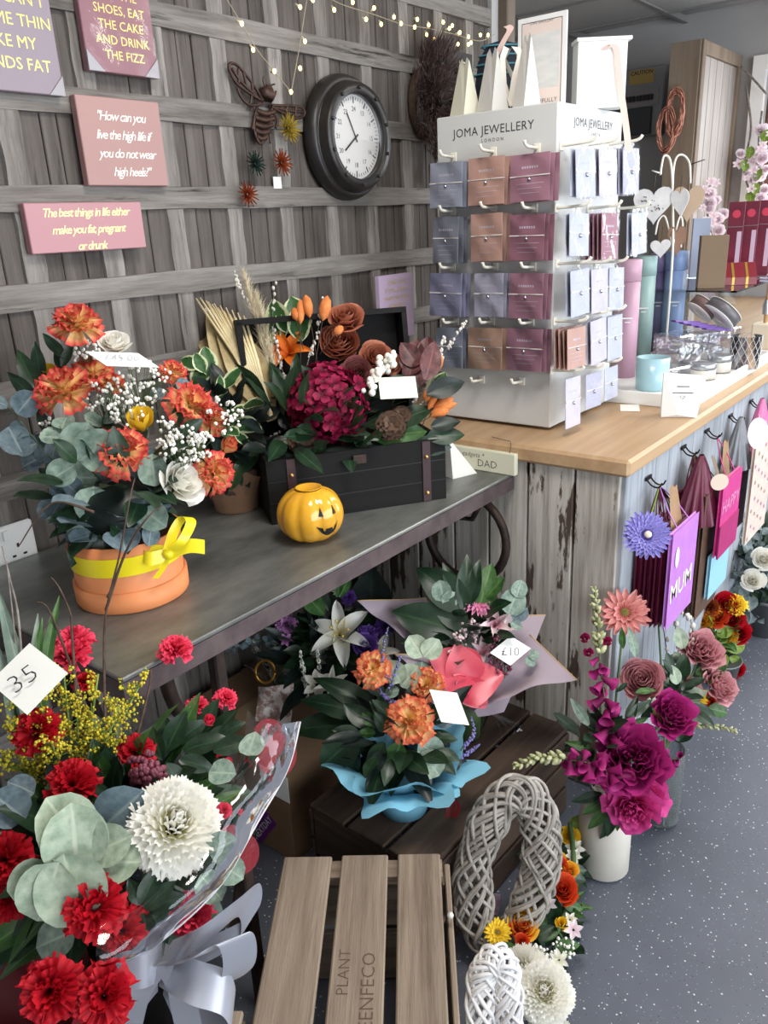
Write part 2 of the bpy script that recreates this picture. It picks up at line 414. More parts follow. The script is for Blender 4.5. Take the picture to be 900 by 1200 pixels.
# far wall with a window
mb = MB(); y0, y1, z0, z1 = -.35, 1.33, 1.15, 2.10
mb.box((XF+.06, (y1+2.9)/2, WH/2), (.12, 2.9-y1, WH)); mb.box((XF+.06, (YF+y0)/2, WH/2), (.12, y0-YF, WH))
mb.box((XF+.06, (y0+y1)/2, z0/2), (.12, y1-y0, z0)); mb.box((XF+.06, (y0+y1)/2, (WH+z1)/2), (.12, y1-y0, WH-z1))
struct('wall_right', mb, M_plaster)
M_frame = mat('white_window_frame', srgb(240, 238, 236), rough=.4)
M_glass = film_mat('window_glass', (1, 1, 1), .92, .02, 0)
M_brown = mat('brown_window_lining', srgb(120, 78, 62), srgb(100, 64, 52), 9, rough=.5)
wn = MB()
for a in (y0+.03, y1-.03, .5): wn.box((XF+.07, a, (z0+z1)/2), (.05, .05, z1-z0))
for a in (z0+.03, z1-.03): wn.box((XF+.07, (y0+y1)/2, a), (.05, y1-y0, .05))
wf = struct('window_1', wn, M_brown)
for a, b_ in ((y0+.055, .475), (.525, y1-.055)): MB().box((XF+.07, (a+b_)/2, (z0+z1)/2), (.006, b_-a, z1-z0-.1)).build('pane', M_glass, wf)
lin = MB(); lin.box((XF-.02, y1+.035, (z0+z1)/2), (.05, .07, z1-z0+.14)); lin.box((XF-.02, (y0+y1)/2, z1+.035), (.05, y1-y0, .07)); lin.box((XF-.05, (y0+y1)/2, z0-.02), (.14, y1-y0+.1, .03))
lin.build('architrave', M_frame, wf)
# glazed shopfront behind and to the right of the camera
mb = MB(); sx0, sx1, sz0, sz1 = -1.6, 4.7, .35, 2.25
mb.box(((XL+sx0)/2, YF-.05, WH/2), (sx0-XL, .1, WH)); mb.box(((sx1+XF)/2, YF-.05, WH/2), (XF-sx1, .1, WH))
mb.box(((sx0+sx1)/2, YF-.05, sz0/2), (sx1-sx0, .1, sz0)); mb.box(((sx0+sx1)/2, YF-.05, (WH+sz1)/2), (sx1-sx0, .1, WH-sz1))
struct('wall_front', mb, M_plaster)
sf = MB()
for k in range(4): sf.box((sx0+k*(sx1-sx0)/3, YF-.08, (sz0+sz1)/2), (.06, .06, sz1-sz0))
for a in (sz0+.02, sz1-.02): sf.box(((sx0+sx1)/2, YF-.08, a), (sx1-sx0, .06, .05))
sfo = struct('window_2', sf, M_frame)
for k in range(3):
    a = sx0+(k+.5)*(sx1-sx0)/3; MB().box((a, YF-.08, (sz0+sz1)/2), ((sx1-sx0)/3-.06, .006, sz1-sz0-.05)).build('pane', M_glass, sfo)
# ------------------------------------------------------------------ flower and leaf meshes (unit radius, facing local +Z)
MESH = {}
def cached(key, fn):
    if key not in MESH: MESH[key] = fn()
    return MESH[key]
def petal(mb, az, r0, z0, L, W, e0, e1, cup=0.0, ruf=0.0, prof='round', nu=4, nv=4, rf=3.0, ph=0.0, notch=0.0):
    ca, sa = math.cos(az), math.sin(az); st = []; r, z = r0, z0; N = 8
    st.append((r, z))
    for i in range(N):
        e = e0+(e1-e0)*(i+.5)/N; r += L/N*math.cos(e); z += L/N*math.sin(e); st.append((r, z))
    def fn(u, v):
        k = min(v*N, N-1e-6); i = int(k); f = k-i
        r = st[i][0]*(1-f)+st[i+1][0]*f; z = st[i][1]*(1-f)+st[i+1][1]*f
        e = e0+(e1-e0)*v; nx, nz = -math.sin(e), math.cos(e); s = (u-.5)*2
        if prof == 'round': w = W*(.22+.78*math.sin(min(v*1.15, 1)*PI*.5))*(1-.35*max(0, v-.75)/.25)
        elif prof == 'point': w = W*max(.03, math.sin(min(max(v, .02)**.75*PI, PI))**.8+.12*(1-v))
        elif prof == 'fan': w = W*(.12+.88*v)
        else: w = W*(.35+.65*math.sin(min(v*1.3, 1)*PI*.5))*(1-.75*max(0, v-.7)/.3)
        o = cup*s*s*L+ruf*L*math.sin(rf*s*PI+ph)*v*v
        rr = r+nx*o-notch*L*abs(math.sin(s*PI*2.2+ph))*max(0, v-.8)*5; zz = z+nz*o
        x = s*w/2
        return (rr*ca-x*sa, rr*sa+x*ca, zz)
    mb.grid(fn, nu, nv)
GA = 2.39996
def carnation(seed):
    r = random.Random(seed); mb = MB(); N = 34
    for i in range(N):
        t = (i+.5)/N; e0 = math.radians(88-72*t+r.uniform(-9, 9)); e1 = e0-math.radians(28+22*t)+r.uniform(-.25, .25)
        petal(mb, i*GA+r.uniform(-.3, .3), .03, -.12*t, (.82+.22*t)*r.uniform(.9, 1.05), .52+.34*t, e0, e1, .12, r.uniform(.06, .12), 'fan', 8, 4, 2.6, r.uniform(0, 6), .07)
    return mb.data('bloom')
def cupflower(seed, N=20, H=1.05, opn=.35, span=62, ruf=.03, flat=0.0, inner=.10, dr=.35):
    r = random.Random(seed); mb = MB()
    for i in range(N):
        t = (i+.4)/N; az = i*GA+r.uniform(-.2, .2); rm = inner+(1-inner)*.82*t**.85; ht = H*(1-.30*t**1.6-flat*(1-t)*.4)*r.uniform(.94, 1.05)
        sp = math.radians(span*(1.35-.5*t)); ph = r.uniform(0, 6); tl = r.uniform(-.07, .07)
        def fn(u, v):
            s = (u-.5)*2; q = 1-.28*abs(s)**2.6
            rr = rm*(.22+.78*math.sin(min(v, 1)*PI*.56))+opn*t*t*v**3*(1-.25*s*s)+ruf*math.sin(s*5+ph)*v*v+tl*s*.4
            z = ht*v*q-dr*opn*t**3*v**4*H-.1*t+ruf*math.cos(s*6+ph)*v*v
            a = az+s*sp*(.25+.75*math.sin(min(v*1.5+.12, 1)*PI*.5))*q
            return (rr*math.cos(a), rr*math.sin(a), z-.35*H)
        mb.grid(fn, 7, 5)
    return mb.data('bloom')
def mumflower(seed, N=260, spread=112):
    r = random.Random(seed); mb = MB()
    for i in range(N):
        t = (i+.5)/N; th = math.radians(spread)*t**.6; az = i*GA
        d = V(math.sin(th)*math.cos(az), math.sin(th)*math.sin(az), math.cos(th)); L = (.56+.08*t)*r.uniform(.9, 1.1); r0 = .36+.14*t
        side = V(-math.sin(az), math.cos(az), 0); nrm = d.cross(side)*-1
        cl = (.5-.75*t)+r.uniform(-.1, .1); wd = .085
        def fn(u, v):
            s = (u-.5)*2; w = wd*(.55+.6*math.sin(min(v*1.25, 1)*PI*.75))*(1-.6*max(0, v-.8)*5*.5)
            p = d*(r0+L*v*(1-.12*abs(cl)*v))+nrm*(-cl*.34*L*v*v*2.0)+side*(s*w)+d*(s*s*.05)+nrm*(0)
            return tuple(p-V(0, 0, .25))
        mb.grid(fn, 2, 4)
    return mb.data('bloom')
def daisy(seed, rings=((22, 1.0, .06), (20, .82, .25), (16, .6, .5)), W=.2, prof='tip', droop=.25):
    r = random.Random(seed); mb = MB()
    for n, L, e in rings:
        for i in range(n):
            petal(mb, 2*PI*(i+r.uniform(-.2, .2))/n+L*3, .12, .02, (L-.12)*r.uniform(.93, 1.04), W, e+r.uniform(-.06, .06), e-droop+r.uniform(-.1, .1), .12, 0, prof, 2, 4)
    return mb.data('bloom')
def daisy_eye():
    mb = MB(); r = random.Random(3)
    mb.ball((0, 0, .06), .21, 12, 6, None, .45)
    for i in range(40):
        t = (i+.5)/40; a = i*GA; q = .2*t**.5; mb.ball((q*math.cos(a), q*math.sin(a), .15-.1*t), .028, 5, 3)
    return mb.data('flower_centre')
def lily(seed, n=6, W=.5, e0=55, e1=-55):
    r = random.Random(seed); mb = MB()
    for i in range(n):
        petal(mb, 2*PI*i/n+(i % 2)*.06, .04, -.2-(i % 2)*.02, 1.18*r.uniform(.95, 1.03), W*(1 if i % 2 else .82), math.radians(e0)+r.uniform(-.1, .1), math.radians(e1)+r.uniform(-.25, .25), .12, .02, 'point', 6, 7, 2.5, r.uniform(0, 6))
    return mb.data('bloom')
def stamens():
    mb = MB()
    for i in range(6):
        a = i*PI/3+.3; p = V(math.cos(a)*.28, math.sin(a)*.28, .45)
        mb.tube([(0, 0, -.15), p*.6+V(0, 0, .05), p], .012, 4); mb.ball(p, .045, 5, 4, None, .6)
    return mb.data('stamens')
def hydrangea(seed, N=120):
    r = random.Random(seed); mb = MB()
    for i in range(N):
        t = (i+.5)/N; th = math.radians(120)*t**.62; az = i*GA; d = V(math.sin(th)*math.cos(az), math.sin(th)*math.sin(az), math.cos(th)*.9)
        F = frame(d*r.uniform(.74, .92)-V(0, 0, .1), (d+V(r.uniform(-.5, .5), r.uniform(-.5, .5), r.uniform(-.3, .5))).normalized(), V(r.random(), r.random(), .3), .25*r.uniform(.85, 1.15))
        m2 = MB()
        for k in range(4): petal(m2, k*PI/2+r.uniform(-.15, .15), .02, 0, .78, .82, r.uniform(.1, .6), r.uniform(-.5, .2), .1, .05, 'round', 3, 3, 2, r.uniform(0, 6))
        mb.add(m2.v, m2.f, m2.uv, True, F)
    return mb.data('bloom')
def leafm(kind, seed=0):
    """unit leaf: base at the origin, tip at +Y 1, faces +Z"""
    r = random.Random(seed); mb = MB()
    if kind == 'round': wf, cup, dr = (lambda v: .46*math.sqrt(max(0, 1-(2*v-1)**2))*(1-.12*(v-.5))+.012), .10, .16
    elif kind == 'egg': wf, cup, dr = (lambda v: .34*math.sin(PI*min(1, max(.015, v))**.85)**.75+.01), .10, .2
    elif kind == 'lance': wf, cup, dr = (lambda v: .17*math.sin(PI*min(1, max(.02, v))**.8)**.9+.006), .10, .3
    elif kind == 'blade': wf, cup, dr = (lambda v: .055*math.sin(PI*min(1, max(.05, v))**.6)**.7+.003), .03, .45
    elif kind == 'heart': wf, cup, dr = (lambda v: .5*(math.sin(PI*min(1, max(.04, v*.97))**.55)**.8)+.01), .06, .15
    else: wf, cup, dr = (lambda v: .26*math.sin(PI*min(1, max(.02, v))**.85)**.8+.008), .08, .3
    ph = r.uniform(0, 6); tw = r.uniform(-.3, .3)
    def fn(u, v):
        s = (u-.5)*2; w = wf(v); x = s*w; z = cup*abs(s)**1.4*w*2.2-dr*v*v*r_dr+.02*math.sin(v*9+ph)*s*s
        a = tw*v; return (x*math.cos(a)-z*math.sin(a)*.3, v, z+x*math.sin(a))
    r_dr = r.uniform(.4, 1.3); mb.grid(fn, 6, 8)
    return mb.data('leaf')
def bloom(kind, var=0):
    def mk():
        if kind == 'carnation': return carnation(10+var)
        if kind == 'rose': return cupflower(20+var, 22, 1.15, .42, 66, .02)
        if kind == 'peony': return cupflower(30+var, 40, 1.0, .30, 38, .06, .35, .06)
        if kind == 'openpeony': return cupflower(35+var, 34, .8, .62, 42, .07, .25, .1)
        if kind == 'ranunculus': return cupflower(40+var, 46, .85, .14, 50, .02, .2, .05)
        if kind == 'tulip': return cupflower(50+var, 7, 1.9, .12, 60, .02, 0, .3)
        if kind == 'bud': return cupflower(55+var, 8, 1.7, .02, 80, .02, 0, .15)
        if kind == 'mum': return mumflower(60+var)
        if kind == 'gerbera': return daisy(70+var)
        if kind == 'zinnia': return daisy(75+var, ((18, 1.0, .1), (16, .85, .3), (10, .5, .6)), .26)
        if kind == 'foam': return daisy(78+var, ((26, 1.0, .02), (24, .84, .12), (22, .68, .24), (18, .52, .38), (12, .36, .6)), .25, 'tip', .1)
        if kind == 'lily': return lily(80+var)
        if kind == 'alstro': return lily(85+var, 6, .42, 68, 5)
        if kind == 'star': return daisy(88+var, ((6, 1.0, .3),), .5, 'point', .4)
        if kind == 'hydrangea': return hydrangea(90+var)
        if kind == 'spiky': return daisy(95+var, ((16, 1.0, .15), (14, .85, .55), (10, .6, .95), (6, .4, 1.3)), .13, 'point', -.2)
    return cached((kind, var), mk)
def flower(parent, kind, px, py, rpx, m, d, name=None, var=None, tilt=None, centre=None, up=.35, out=None):
    """one bloom at a pixel and depth, facing the viewer's side, leaning outwards from its bunch"""
    var = rnd.randrange(3) if var is None else var
    p = D(px, py, d); to = (CAM-p).normalized(); z = to+V(0, 0, up)
    if out is not None: z = z+(p-Vector(out)).normalized()*.8
    if tilt: z = z+CR*tilt[0]+CU*tilt[1]
    o = obj(name or kind, bloom(kind, var), m, parent, frame(p, z, V(rnd.uniform(-1, 1), rnd.uniform(-1, 1), rnd.uniform(-.2, 1)), rpx*d/FPX))
    if centre is not None: obj('flower_centre', cached('eye', daisy_eye), centre, o, WM[o])
    return o
def leaf(parent, kind, p, dirn, size, m, nrm=None, name='leaf', var=None):
    var = rnd.randrange(4) if var is None else var
    me = cached(('leaf', kind, var), lambda: leafm(kind, var+1))
    dirn = Vector(dirn).normalized(); nrm = Vector(nrm) if nrm is not None else ((CAM-Vector(p)).normalized()+V(0, 0, .4))
    nrm = nrm-dirn*nrm.dot(dirn)
    return obj(name, me, m, parent, frame(p, nrm, dirn, size))
def pleaf(parent, kind, x0, y0, x1, y1, d, m, dd=0.0, name='leaf', tw=None, var=None):
    """leaf from base pixel to tip pixel"""
    a, b = D(x0, y0, d), D(x1, y1, d+dd); n = (CAM-a).normalized()+V(rnd.uniform(-.4, .4), rnd.uniform(-.4, .4), rnd.uniform(0, .6)) if tw is None else tw
    return leaf(parent, kind, a, b-a, (b-a).length, m, n, name, var)
def fill_leaves(parent, kind, c, rad, n, size, m, seed=0, name='leaf', upb=.2, only=None):
    """leaves pushed out of a bunch's middle, tips outwards"""
    r = random.Random(seed); c = Vector(c)
    for i in range(n):
        while True:
            q = V(r.uniform(-1, 1), r.uniform(-1, 1), r.uniform(-1, 1))
            if .2 < q.length < 1 and (only is None or only(q)): break
        q.normalize(); p = c+V(q.x*rad[0], q.y*rad[1], q.z*rad[2])*r.uniform(.35, .8)
        dr = (q+V(r.uniform(-.5, .5), r.uniform(-.5, .5), r.uniform(-.3, .5)+upb)).normalized()
        nm = (V(0, 0, 1)+(CAM-p).normalized()*r.uniform(0, 1)+V(r.uniform(-.4, .4), r.uniform(-.4, .4), 0)); s = size*r.uniform(.7, 1.25)
        leaf(parent, kind, p, dr, s, m, nm, name, r.randrange(4))
def sprig(parent, pts, m_stem, m_leaf, kind, n, size, name='eucalyptus_sprig', seed=0, r=.0018, start=.15, spread=.9, pairs=True, taper=.6):
    """a stem (part) with its single leaves (sub-parts) along it"""
    rr = random.Random(seed); path = smooth_path(pts, 6); st = MB().tube(path, lambda t: r*(1-.6*t), 5).build(name, m_stem, parent)
    m = len(path)
    for i in range(n):
        t = start+(1-start)*(i+.5)/n; k = min(int(t*(m-1)), m-2); p = path[k]; tg = (path[k+1]-path[k]).normalized()
        base = tg.orthogonal().normalized(); a = i*GA if not pairs else (i//2)*PI/2+(i % 2)*PI+rr.uniform(-.4, .4)
        sd = Matrix.Rotation(a, 3, tg) @ base
        toc = (CAM-p).normalized()
        dr = (tg*.55+sd*spread).normalized(); nm = tg*.4+toc*.9+V(0, 0, .35)+V(rr.uniform(-.4, .4), rr.uniform(-.4, .4), rr.uniform(-.3, .3))
        leaf(st, kind, p, dr, size*(1-(1-taper)*t)*rr.uniform(.85, 1.15), m_leaf, nm, 'leaf', rr.randrange(4))
    return st
def gyp(parent, px, py, rpx, d, n, m_dot, m_stem, seed, name='gypsophila_spray', dotr=.0035, dr=.03):
    """spray of tiny round blossoms on hair-thin stems"""
    r = random.Random(seed); base = D(px, py+rpx*1.4, d+.03); st = MB(); ds = MB()
    for i in range(n):
        a, q = r.uniform(0, 2*PI), math.sqrt(r.random()); p = D(px+rpx*q*math.cos(a), py+rpx*q*math.sin(a), d+r.uniform(-dr, dr))
        mid = base.lerp(p, .6)+V(0, 0, .008)
        st.tube([base.lerp(mid, r.uniform(.2, .6)), mid, p], .0005, 3, None, False)
        for k in range(r.choice((1, 1, 2, 3))): ds.ball(p+V(r.uniform(-1, 1), r.uniform(-1, 1), r.uniform(-1, 1))*dotr*1.5, dotr*r.uniform(.7, 1.2), 6, 4)
    o = st.build(name, m_stem, parent); ds.build('blossoms', m_dot, o); return o
def spike(parent, pts, n, size, m, m_stem, name='flower_spike', seed=0, kind='ball', taper=.7, r=.002):
    """flower spike: florets clustered along a stem"""
    rr = random.Random(seed); path = smooth_path(pts, 8); st = MB().tube(path, lambda t: r*(1-.5*t), 5).build(name, m_stem, parent); mb = MB(); mm_ = len(path)
    for i in range(n):
        t = .12+.88*(i+.5)/n; k = min(int(t*(mm_-1)), mm_-2); p = path[k].lerp(path[k+1], rr.random()); tg = (path[k+1]-path[k]).normalized()
        sd = Matrix.Rotation(i*GA, 3, tg) @ tg.orthogonal().normalized(); s = size*(1-taper*t)*rr.uniform(.8, 1.2)
        if kind == 'ball': mb.ball(p+sd*s*.8, s, 6, 4)
        elif kind == 'bell':
            F = frame(p, (sd*.9-V(0, 0, .55)-tg*.1), tg, s)
            m2 = MB(); m2.lathe([(.18, 0), (.34, .35), (.42, .9), (.55, 1.35), (.78, 1.6)], 9); mb.add(m2.v, m2.f, m2.uv, True, F)
        elif kind == 'bud':
            F = frame(p, (sd*.8+tg*.7), tg, s); m2 = MB(); m2.lathe([(.05, 0), (.33, .3), (.4, .7), (.25, 1.15), (.03, 1.4)], 7); mb.add(m2.v, m2.f, m2.uv, True, F)
        else:
            F = frame(p, (sd+tg*.5), tg, s); m2 = MB()
            for q in range(5): petal(m2, q*1.2566, .05, 0, .9, .75, .5, 0, .1, .04, 'round', 3, 3)
            mb.add(m2.v, m2.f, m2.uv, True, F)
    mb.build('florets', m, st); return st
def twig(parent, pts, r, m, name='twig', buds=0, m_bud=None, bsize=.003, seed=0):
    rr = random.Random(seed); path = smooth_path(pts, 7); o = MB().tube(path, lambda t: r*(1-.65*t), 5).build(name, m, parent)
    if buds:
        b = MB()
        for i in range(buds):
            t = rr.uniform(.1, 1); k = min(int(t*(len(path)-1)), len(path)-2); p = path[k].lerp(path[k+1], rr.random())
            b.ball(p+V(rr.uniform(-1, 1), rr.uniform(-1, 1), rr.uniform(-1, 1))*bsize, bsize*rr.uniform(.6, 1.2), 6, 4, None, 1.3)
        b.build('buds', m_bud, o)
    return o
def cone_mesh(seed=1):
    r = random.Random(seed); mb = MB()
    mb.ball((0, 0, 0), .55, 8, 6, None, 1.4)
    for i in range(60):
        t = (i+.5)/60; z = -.9+1.8*t; rad = .9*math.sin(PI*(.12+.8*t))**.7; az = i*GA
        F = T(0, 0, z) @ RZ(az); mb.add([(rad*.4, -.13, 0), (rad, -.2, .16), (rad, .2, .16), (rad*.4, .13, 0), (rad*.93, 0, .02), (rad*1.05, 0, .2)], [(0, 1, 5, 2, 3), (0, 4, 1), (3, 2, 4), (0, 3, 4), (1, 4, 2, 5)], None, False, F)
    return mb.data('pine_cone')
def card(parent, corners, m, name='price_card', th=.0008):
    """flat card through four world points"""
    a, b, c, e = [Vector(q) for q in corners]; e = a+c-b; n = (b-a).cross(e-a).normalized()*th; mb = MB()
    mb.add([a, b, c, e, a+n, b+n, c+n, e+n], [(0, 1, 2, 3), (7, 6, 5, 4), (0, 4, 5, 1), (1, 5, 6, 2), (2, 6, 7, 3), (3, 7, 4, 0)], None, False)
    return mb.build(name, m, parent)
def paper_ring(parent, c, r0, r1, h, m, name='tissue_wrap', n=40, waves=7, seed=0, nv=6, amp=.25, axis=None, flop=0.0):
    """tissue gathered at the base and flaring into a wavy collar"""
    r = random.Random(seed); ph = [r.uniform(0, 6) for _ in range(4)]; mb = MB()
    A = frame(c, axis or V(0, 0, 1), V(0, 1, 0))
    def fn(u, v):
        a = u*2*PI; q = r0+(r1-r0)*(v**1.3); wv = 1+amp*v*(math.sin(a*waves+ph[0])*.6+math.sin(a*(waves*2-1)+ph[1])*.3)
        z = h*v*(1+.18*math.sin(a*3+ph[2])*v)-flop*v**3*(1+.5*math.sin(a*waves+ph[3]))
        return (math.cos(a)*q*wv, math.sin(a)*q*wv, z)
    mb.grid(fn, n, nv, None, True, True)
    return mb.build(name, m, parent, A)
# ------------------------------------------------------------------ plant materials
S_ = srgb
MP = dict(
 flame=petal_mat('orange_red_carnation', S_(246, 208, 140), S_(204, 60, 60), .55, .95, .25),
 flame2=petal_mat('orange_yellow_carnation', S_(250, 214, 146), S_(212, 78, 58), .62, 1.02, .25),
 red=petal_mat('red_carnation', S_(110, 6, 18), S_(186, 16, 34), .1, .8, .1),
 pinkred=petal_mat('pink_red_carnation', S_(200, 30, 60), S_(236, 70, 100), .3, .9, .1),
 yellow=petal_mat('yellow_rose', S_(214, 160, 20), S_(250, 214, 60), .1, .7, .1),
 white=petal_mat('white_petal', S_(222, 218, 190), S_(246, 244, 236), .1, .7, .1, tr=.3),
 cream=petal_mat('cream_chrysanthemum', S_(226, 222, 150), S_(244, 242, 234), .05, .5, .08, tr=.25),
 magenta=petal_mat('magenta_peony', S_(104, 14, 64), S_(176, 44, 122), .2, .95, .12),
 hotpink=petal_mat('hot_pink_peony', S_(190, 24, 92), S_(212, 70, 146), .2, .9, .12),
 burgundy=petal_mat('burgundy_hydrangea', S_(96, 12, 40), S_(158, 26, 72), .2, .9, .2),
 dusty=petal_mat('dusty_pink_rose', S_(158, 84, 96), S_(214, 158, 162), .2, .95, .12),
 salmon=petal_mat('salmon_zinnia', S_(196, 100, 96), S_(226, 156, 150), .1, .9, .1),
 rust=petal_mat('rust_rose', S_(128, 64, 44), S_(188, 118, 92), .2, .95, .15),
 mauve=petal_mat('mauve_brown_rose', S_(92, 44, 48), S_(170, 110, 108), .3, .95, .15),
 orange=petal_mat('orange_lily', S_(196, 84, 14), S_(230, 130, 40), .1, .9, .1),
 pink=petal_mat('pink_gerbera', S_(222, 110, 160), S_(240, 160, 200), .1, .8, .1),
 blush=petal_mat('blush_alstroemeria', S_(226, 160, 176), S_(240, 222, 222), .1, .8, .15),
 purple=petal_mat('purple_statice', S_(70, 40, 110), S_(108, 74, 158), .1, .8, .1),
 lilac=petal_mat('lilac_bloom', S_(132, 76, 130), S_(182, 128, 178), .1, .8, .1),
 violet=petal_mat('violet_foam', S_(112, 104, 186), S_(158, 150, 220), .1, .9, .05, tr=.05),
 coral=petal_mat('coral_anthurium', S_(206, 70, 90), S_(232, 112, 124), .1, .9, .12, .2),
 scarlet=petal_mat('scarlet_silk', S_(180, 40, 16), S_(222, 80, 40), .1, .9, .1),
 amber=petal_mat('amber_silk', S_(220, 110, 30), S_(244, 190, 60), .2, .9, .1),
 blossom=petal_mat('pink_blossom', S_(236, 208, 220), S_(248, 238, 243), .1, .8, .1, tr=.3),
 dry=petal_mat('dried_ochre', S_(122, 100, 30), S_(184, 160, 62), .1, .9, .1),
 dryrust=petal_mat('dried_rust', S_(108, 38, 16), S_(160, 76, 40), .1, .9, .1),
 drygreen=petal_mat('dried_dark_green', S_(24, 40, 36), S_(44, 62, 56), .1, .9, .1))
ML = dict(
 euc=leaf_mat('eucalyptus_leaf', S_(96, 120, 108), S_(150, 168, 152), S_(158, 172, 156), tr=.08, rough=.6),
 eucblue=leaf_mat('blue_eucalyptus_leaf', S_(78, 96, 106), S_(116, 134, 140), S_(136, 152, 152), tr=.06, rough=.6),
 sage=leaf_mat('pale_sage_leaf', S_(132, 150, 128), S_(178, 190, 168), S_(182, 192, 170), tr=.08, rough=.65),
 dark=leaf_mat('dark_green_leaf', S_(20, 40, 26), S_(38, 64, 40), S_(48, 78, 50), rough=.38, spec=.5),
 green=leaf_mat('green_leaf', S_(40, 76, 34), S_(74, 112, 56), S_(92, 130, 70), rough=.45),
 lime=leaf_mat('lime_leaf', S_(88, 120, 40), S_(136, 160, 70), S_(150, 170, 90)),
 varieg=leaf_mat('variegated_leaf', S_(40, 80, 40), S_(66, 108, 58), None, S_(214, 220, 176)),
 plum=leaf_mat('plum_brown_leaf', S_(58, 28, 32), S_(118, 72, 72), S_(126, 84, 80)),
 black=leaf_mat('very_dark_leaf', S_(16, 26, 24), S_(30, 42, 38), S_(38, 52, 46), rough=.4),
 straw=leaf_mat('dried_palm_leaf', S_(150, 128, 84), S_(208, 190, 146), None, rough=.7),
 greyblue=leaf_mat('grey_artificial_leaf', S_(92, 108, 112), S_(146, 160, 160), S_(156, 168, 168)))
M_stem = mat('green_stem', S_(58, 84, 44), S_(84, 104, 60), 30, rough=.6)
M_twig = mat('brown_twig', S_(58, 42, 34), S_(88, 68, 56), 60, rough=.8)
M_grtwig = mat('grey_twig', S_(96, 86, 80), S_(140, 132, 124), 60, rough=.8)
M_dotw = mat('white_blossom', S_(240, 238, 228), rough=.6)
M_doty = mat('goldenrod_blossom', S_(206, 186, 40), S_(176, 160, 40), 60, rough=.6)
M_bud = mat('pale_bud', S_(190, 188, 150), S_(140, 146, 96), 90, rough=.6)
M_budg = mat('grey_bud', S_(206, 200, 190), rough=.8)
M_eye = mat('dark_flower_eye', S_(60, 40, 24), S_(150, 140, 60), 160, rough=.8)
M_eyey = mat('yellow_flower_eye', S_(206, 170, 60), S_(236, 210, 110), 160, rough=.8)
M_cone = mat('pine_cone_brown', S_(64, 44, 34), S_(104, 78, 60), 30, rough=.8)
M_card = mat('white_card', S_(240, 240, 234), rough=.5)
M_ink = mat('black_ink', S_(40, 40, 46), rough=.6)
# ------------------------------------------------------------------ counter, worktop, table
M_plank_end = paint_mat('chipped_cream_paint', S_(196, 191, 182), S_(146, 139, 130), S_(70, 58, 50), .435)
M_plank_front = paint_mat('daylight_toned_paint', S_(172, 177, 184), S_(142, 148, 156), S_(84, 76, 70), .26)  # same paint as the end; bluish daylight on this side put into its colour
M_oak = wood_mat('honey_oak', (S_(154, 122, 90), S_(180, 148, 113), S_(200, 171, 136)), 'x', .8, .42, .12, False, 34)
CX, CY, CZ = 1.63, .63, .896
ct = thing('shop_counter', 'shop counter clad in old chipped painted boards under the oak worktop', 'counter', (CX, CY, 0))
MB().box(((CX+5.1)/2+.006, (CY+1.42)/2+.006, .43), (5.1-CX-.006, 1.42-CY-.006, .852)).build('carcass', M_dark, ct)
ys = [.628, .738, .858, .966, 1.07, 1.185, 1.29, 1.42]
for i, (a, b_) in enumerate(zip(ys[:-1], ys[1:])):
    MB().box((CX-.004+rnd.uniform(-.001, .001), (a+b_)/2, .43), (.02, b_-a-.006, .85), None, .002).build('end_plank', M_plank_end, ct)
pk = MB().box((0, 0, 0), (.0875, .018, .85), None, .0025).data('front_plank')
for i in range(39): obj('front_plank', pk, M_plank_front, ct, T(CX+.04+i*.09, CY-.002, .43))
wt = MB().box(((1.6+5.16)/2, (.605+1.45)/2, CZ-.02), (3.56, .845, .04), None, .007).build('worktop', M_oak)
tag(wt, 'long honey oak worktop lying along the painted shop counter', 'worktop')
M_zinc = mat('zinc_sheet', S_(104, 106, 104), S_(136, 138, 134), 7, (1, 2.5, 1), rough=.42, metal=.55, bmp=.08)
M_rim = mat('dark_table_rim', S_(74, 62, 64), S_(98, 84, 84), 20, rough=.5, metal=.3)
M_iron = mat('rusty_dark_iron', S_(40, 34, 32), S_(70, 54, 48), 25, rough=.6, metal=.6)
TX0, TX1, TY0, TY1, TZ = .509, 1.611, .892, 1.44, .824
tb = thing('metal_table', 'zinc topped work table with iron legs against the panelled wall', 'table', ((TX0+TX1)/2, 1.17, 0))
MB().box(((TX0+TX1)/2, (TY0+TY1)/2, TZ-.004), (TX1-TX0, TY1-TY0, .008), None, .002).build('zinc_top', M_zinc, tb)
rim = MB()
rim.box(((TX0+TX1)/2, TY0+.011, TZ-.025), (TX1-TX0, .022, .034)); rim.box(((TX0+TX1)/2, TY1-.011, TZ-.025), (TX1-TX0, .022, .034))
rim.box((TX0+.011, (TY0+TY1)/2, TZ-.025), (.022, TY1-TY0-.044, .034)); rim.box((TX1-.011, (TY0+TY1)/2, TZ-.025), (.022, TY1-TY0-.044, .034))
rim.build('rim', M_rim, tb)
lx_ = AY(250, 748, .915).x
for x, y in ((lx_, .915), (lx_, 1.40), (1.50, 1.40)):
    MB().box((x, y, .391), (.022, .022, .782), None, .003).build('leg', M_iron, tb)
for y in (.93, 1.38):
    MB().tube(smooth_path([(.60, y, .79), (.615, y, .70), (.68, y, .60), (.72, y, .42), (.66, y, .2), (.60, y, .012)], 6), .012, 8).build('curved_leg', M_iron, tb)
    yr_ = y+.06 if y < 1 else 1.30; rg = MB(); c = V(1.545, yr_, .66)
    rg.tube([c+V(0, math.cos(a)*.115, math.sin(a)*.115) for a in [2*PI*i/32 for i in range(33)]], .011, 8); rg.box((1.545, yr_, .275), (.02, .02, .55)); rg.tube([c+V(0, -.05, .11), c+V(0, -.02, .05), c+V(0, .03, .045), c+V(0, .05, .09)], .007, 6)
    rg.build('ring_leg', M_iron, tb)
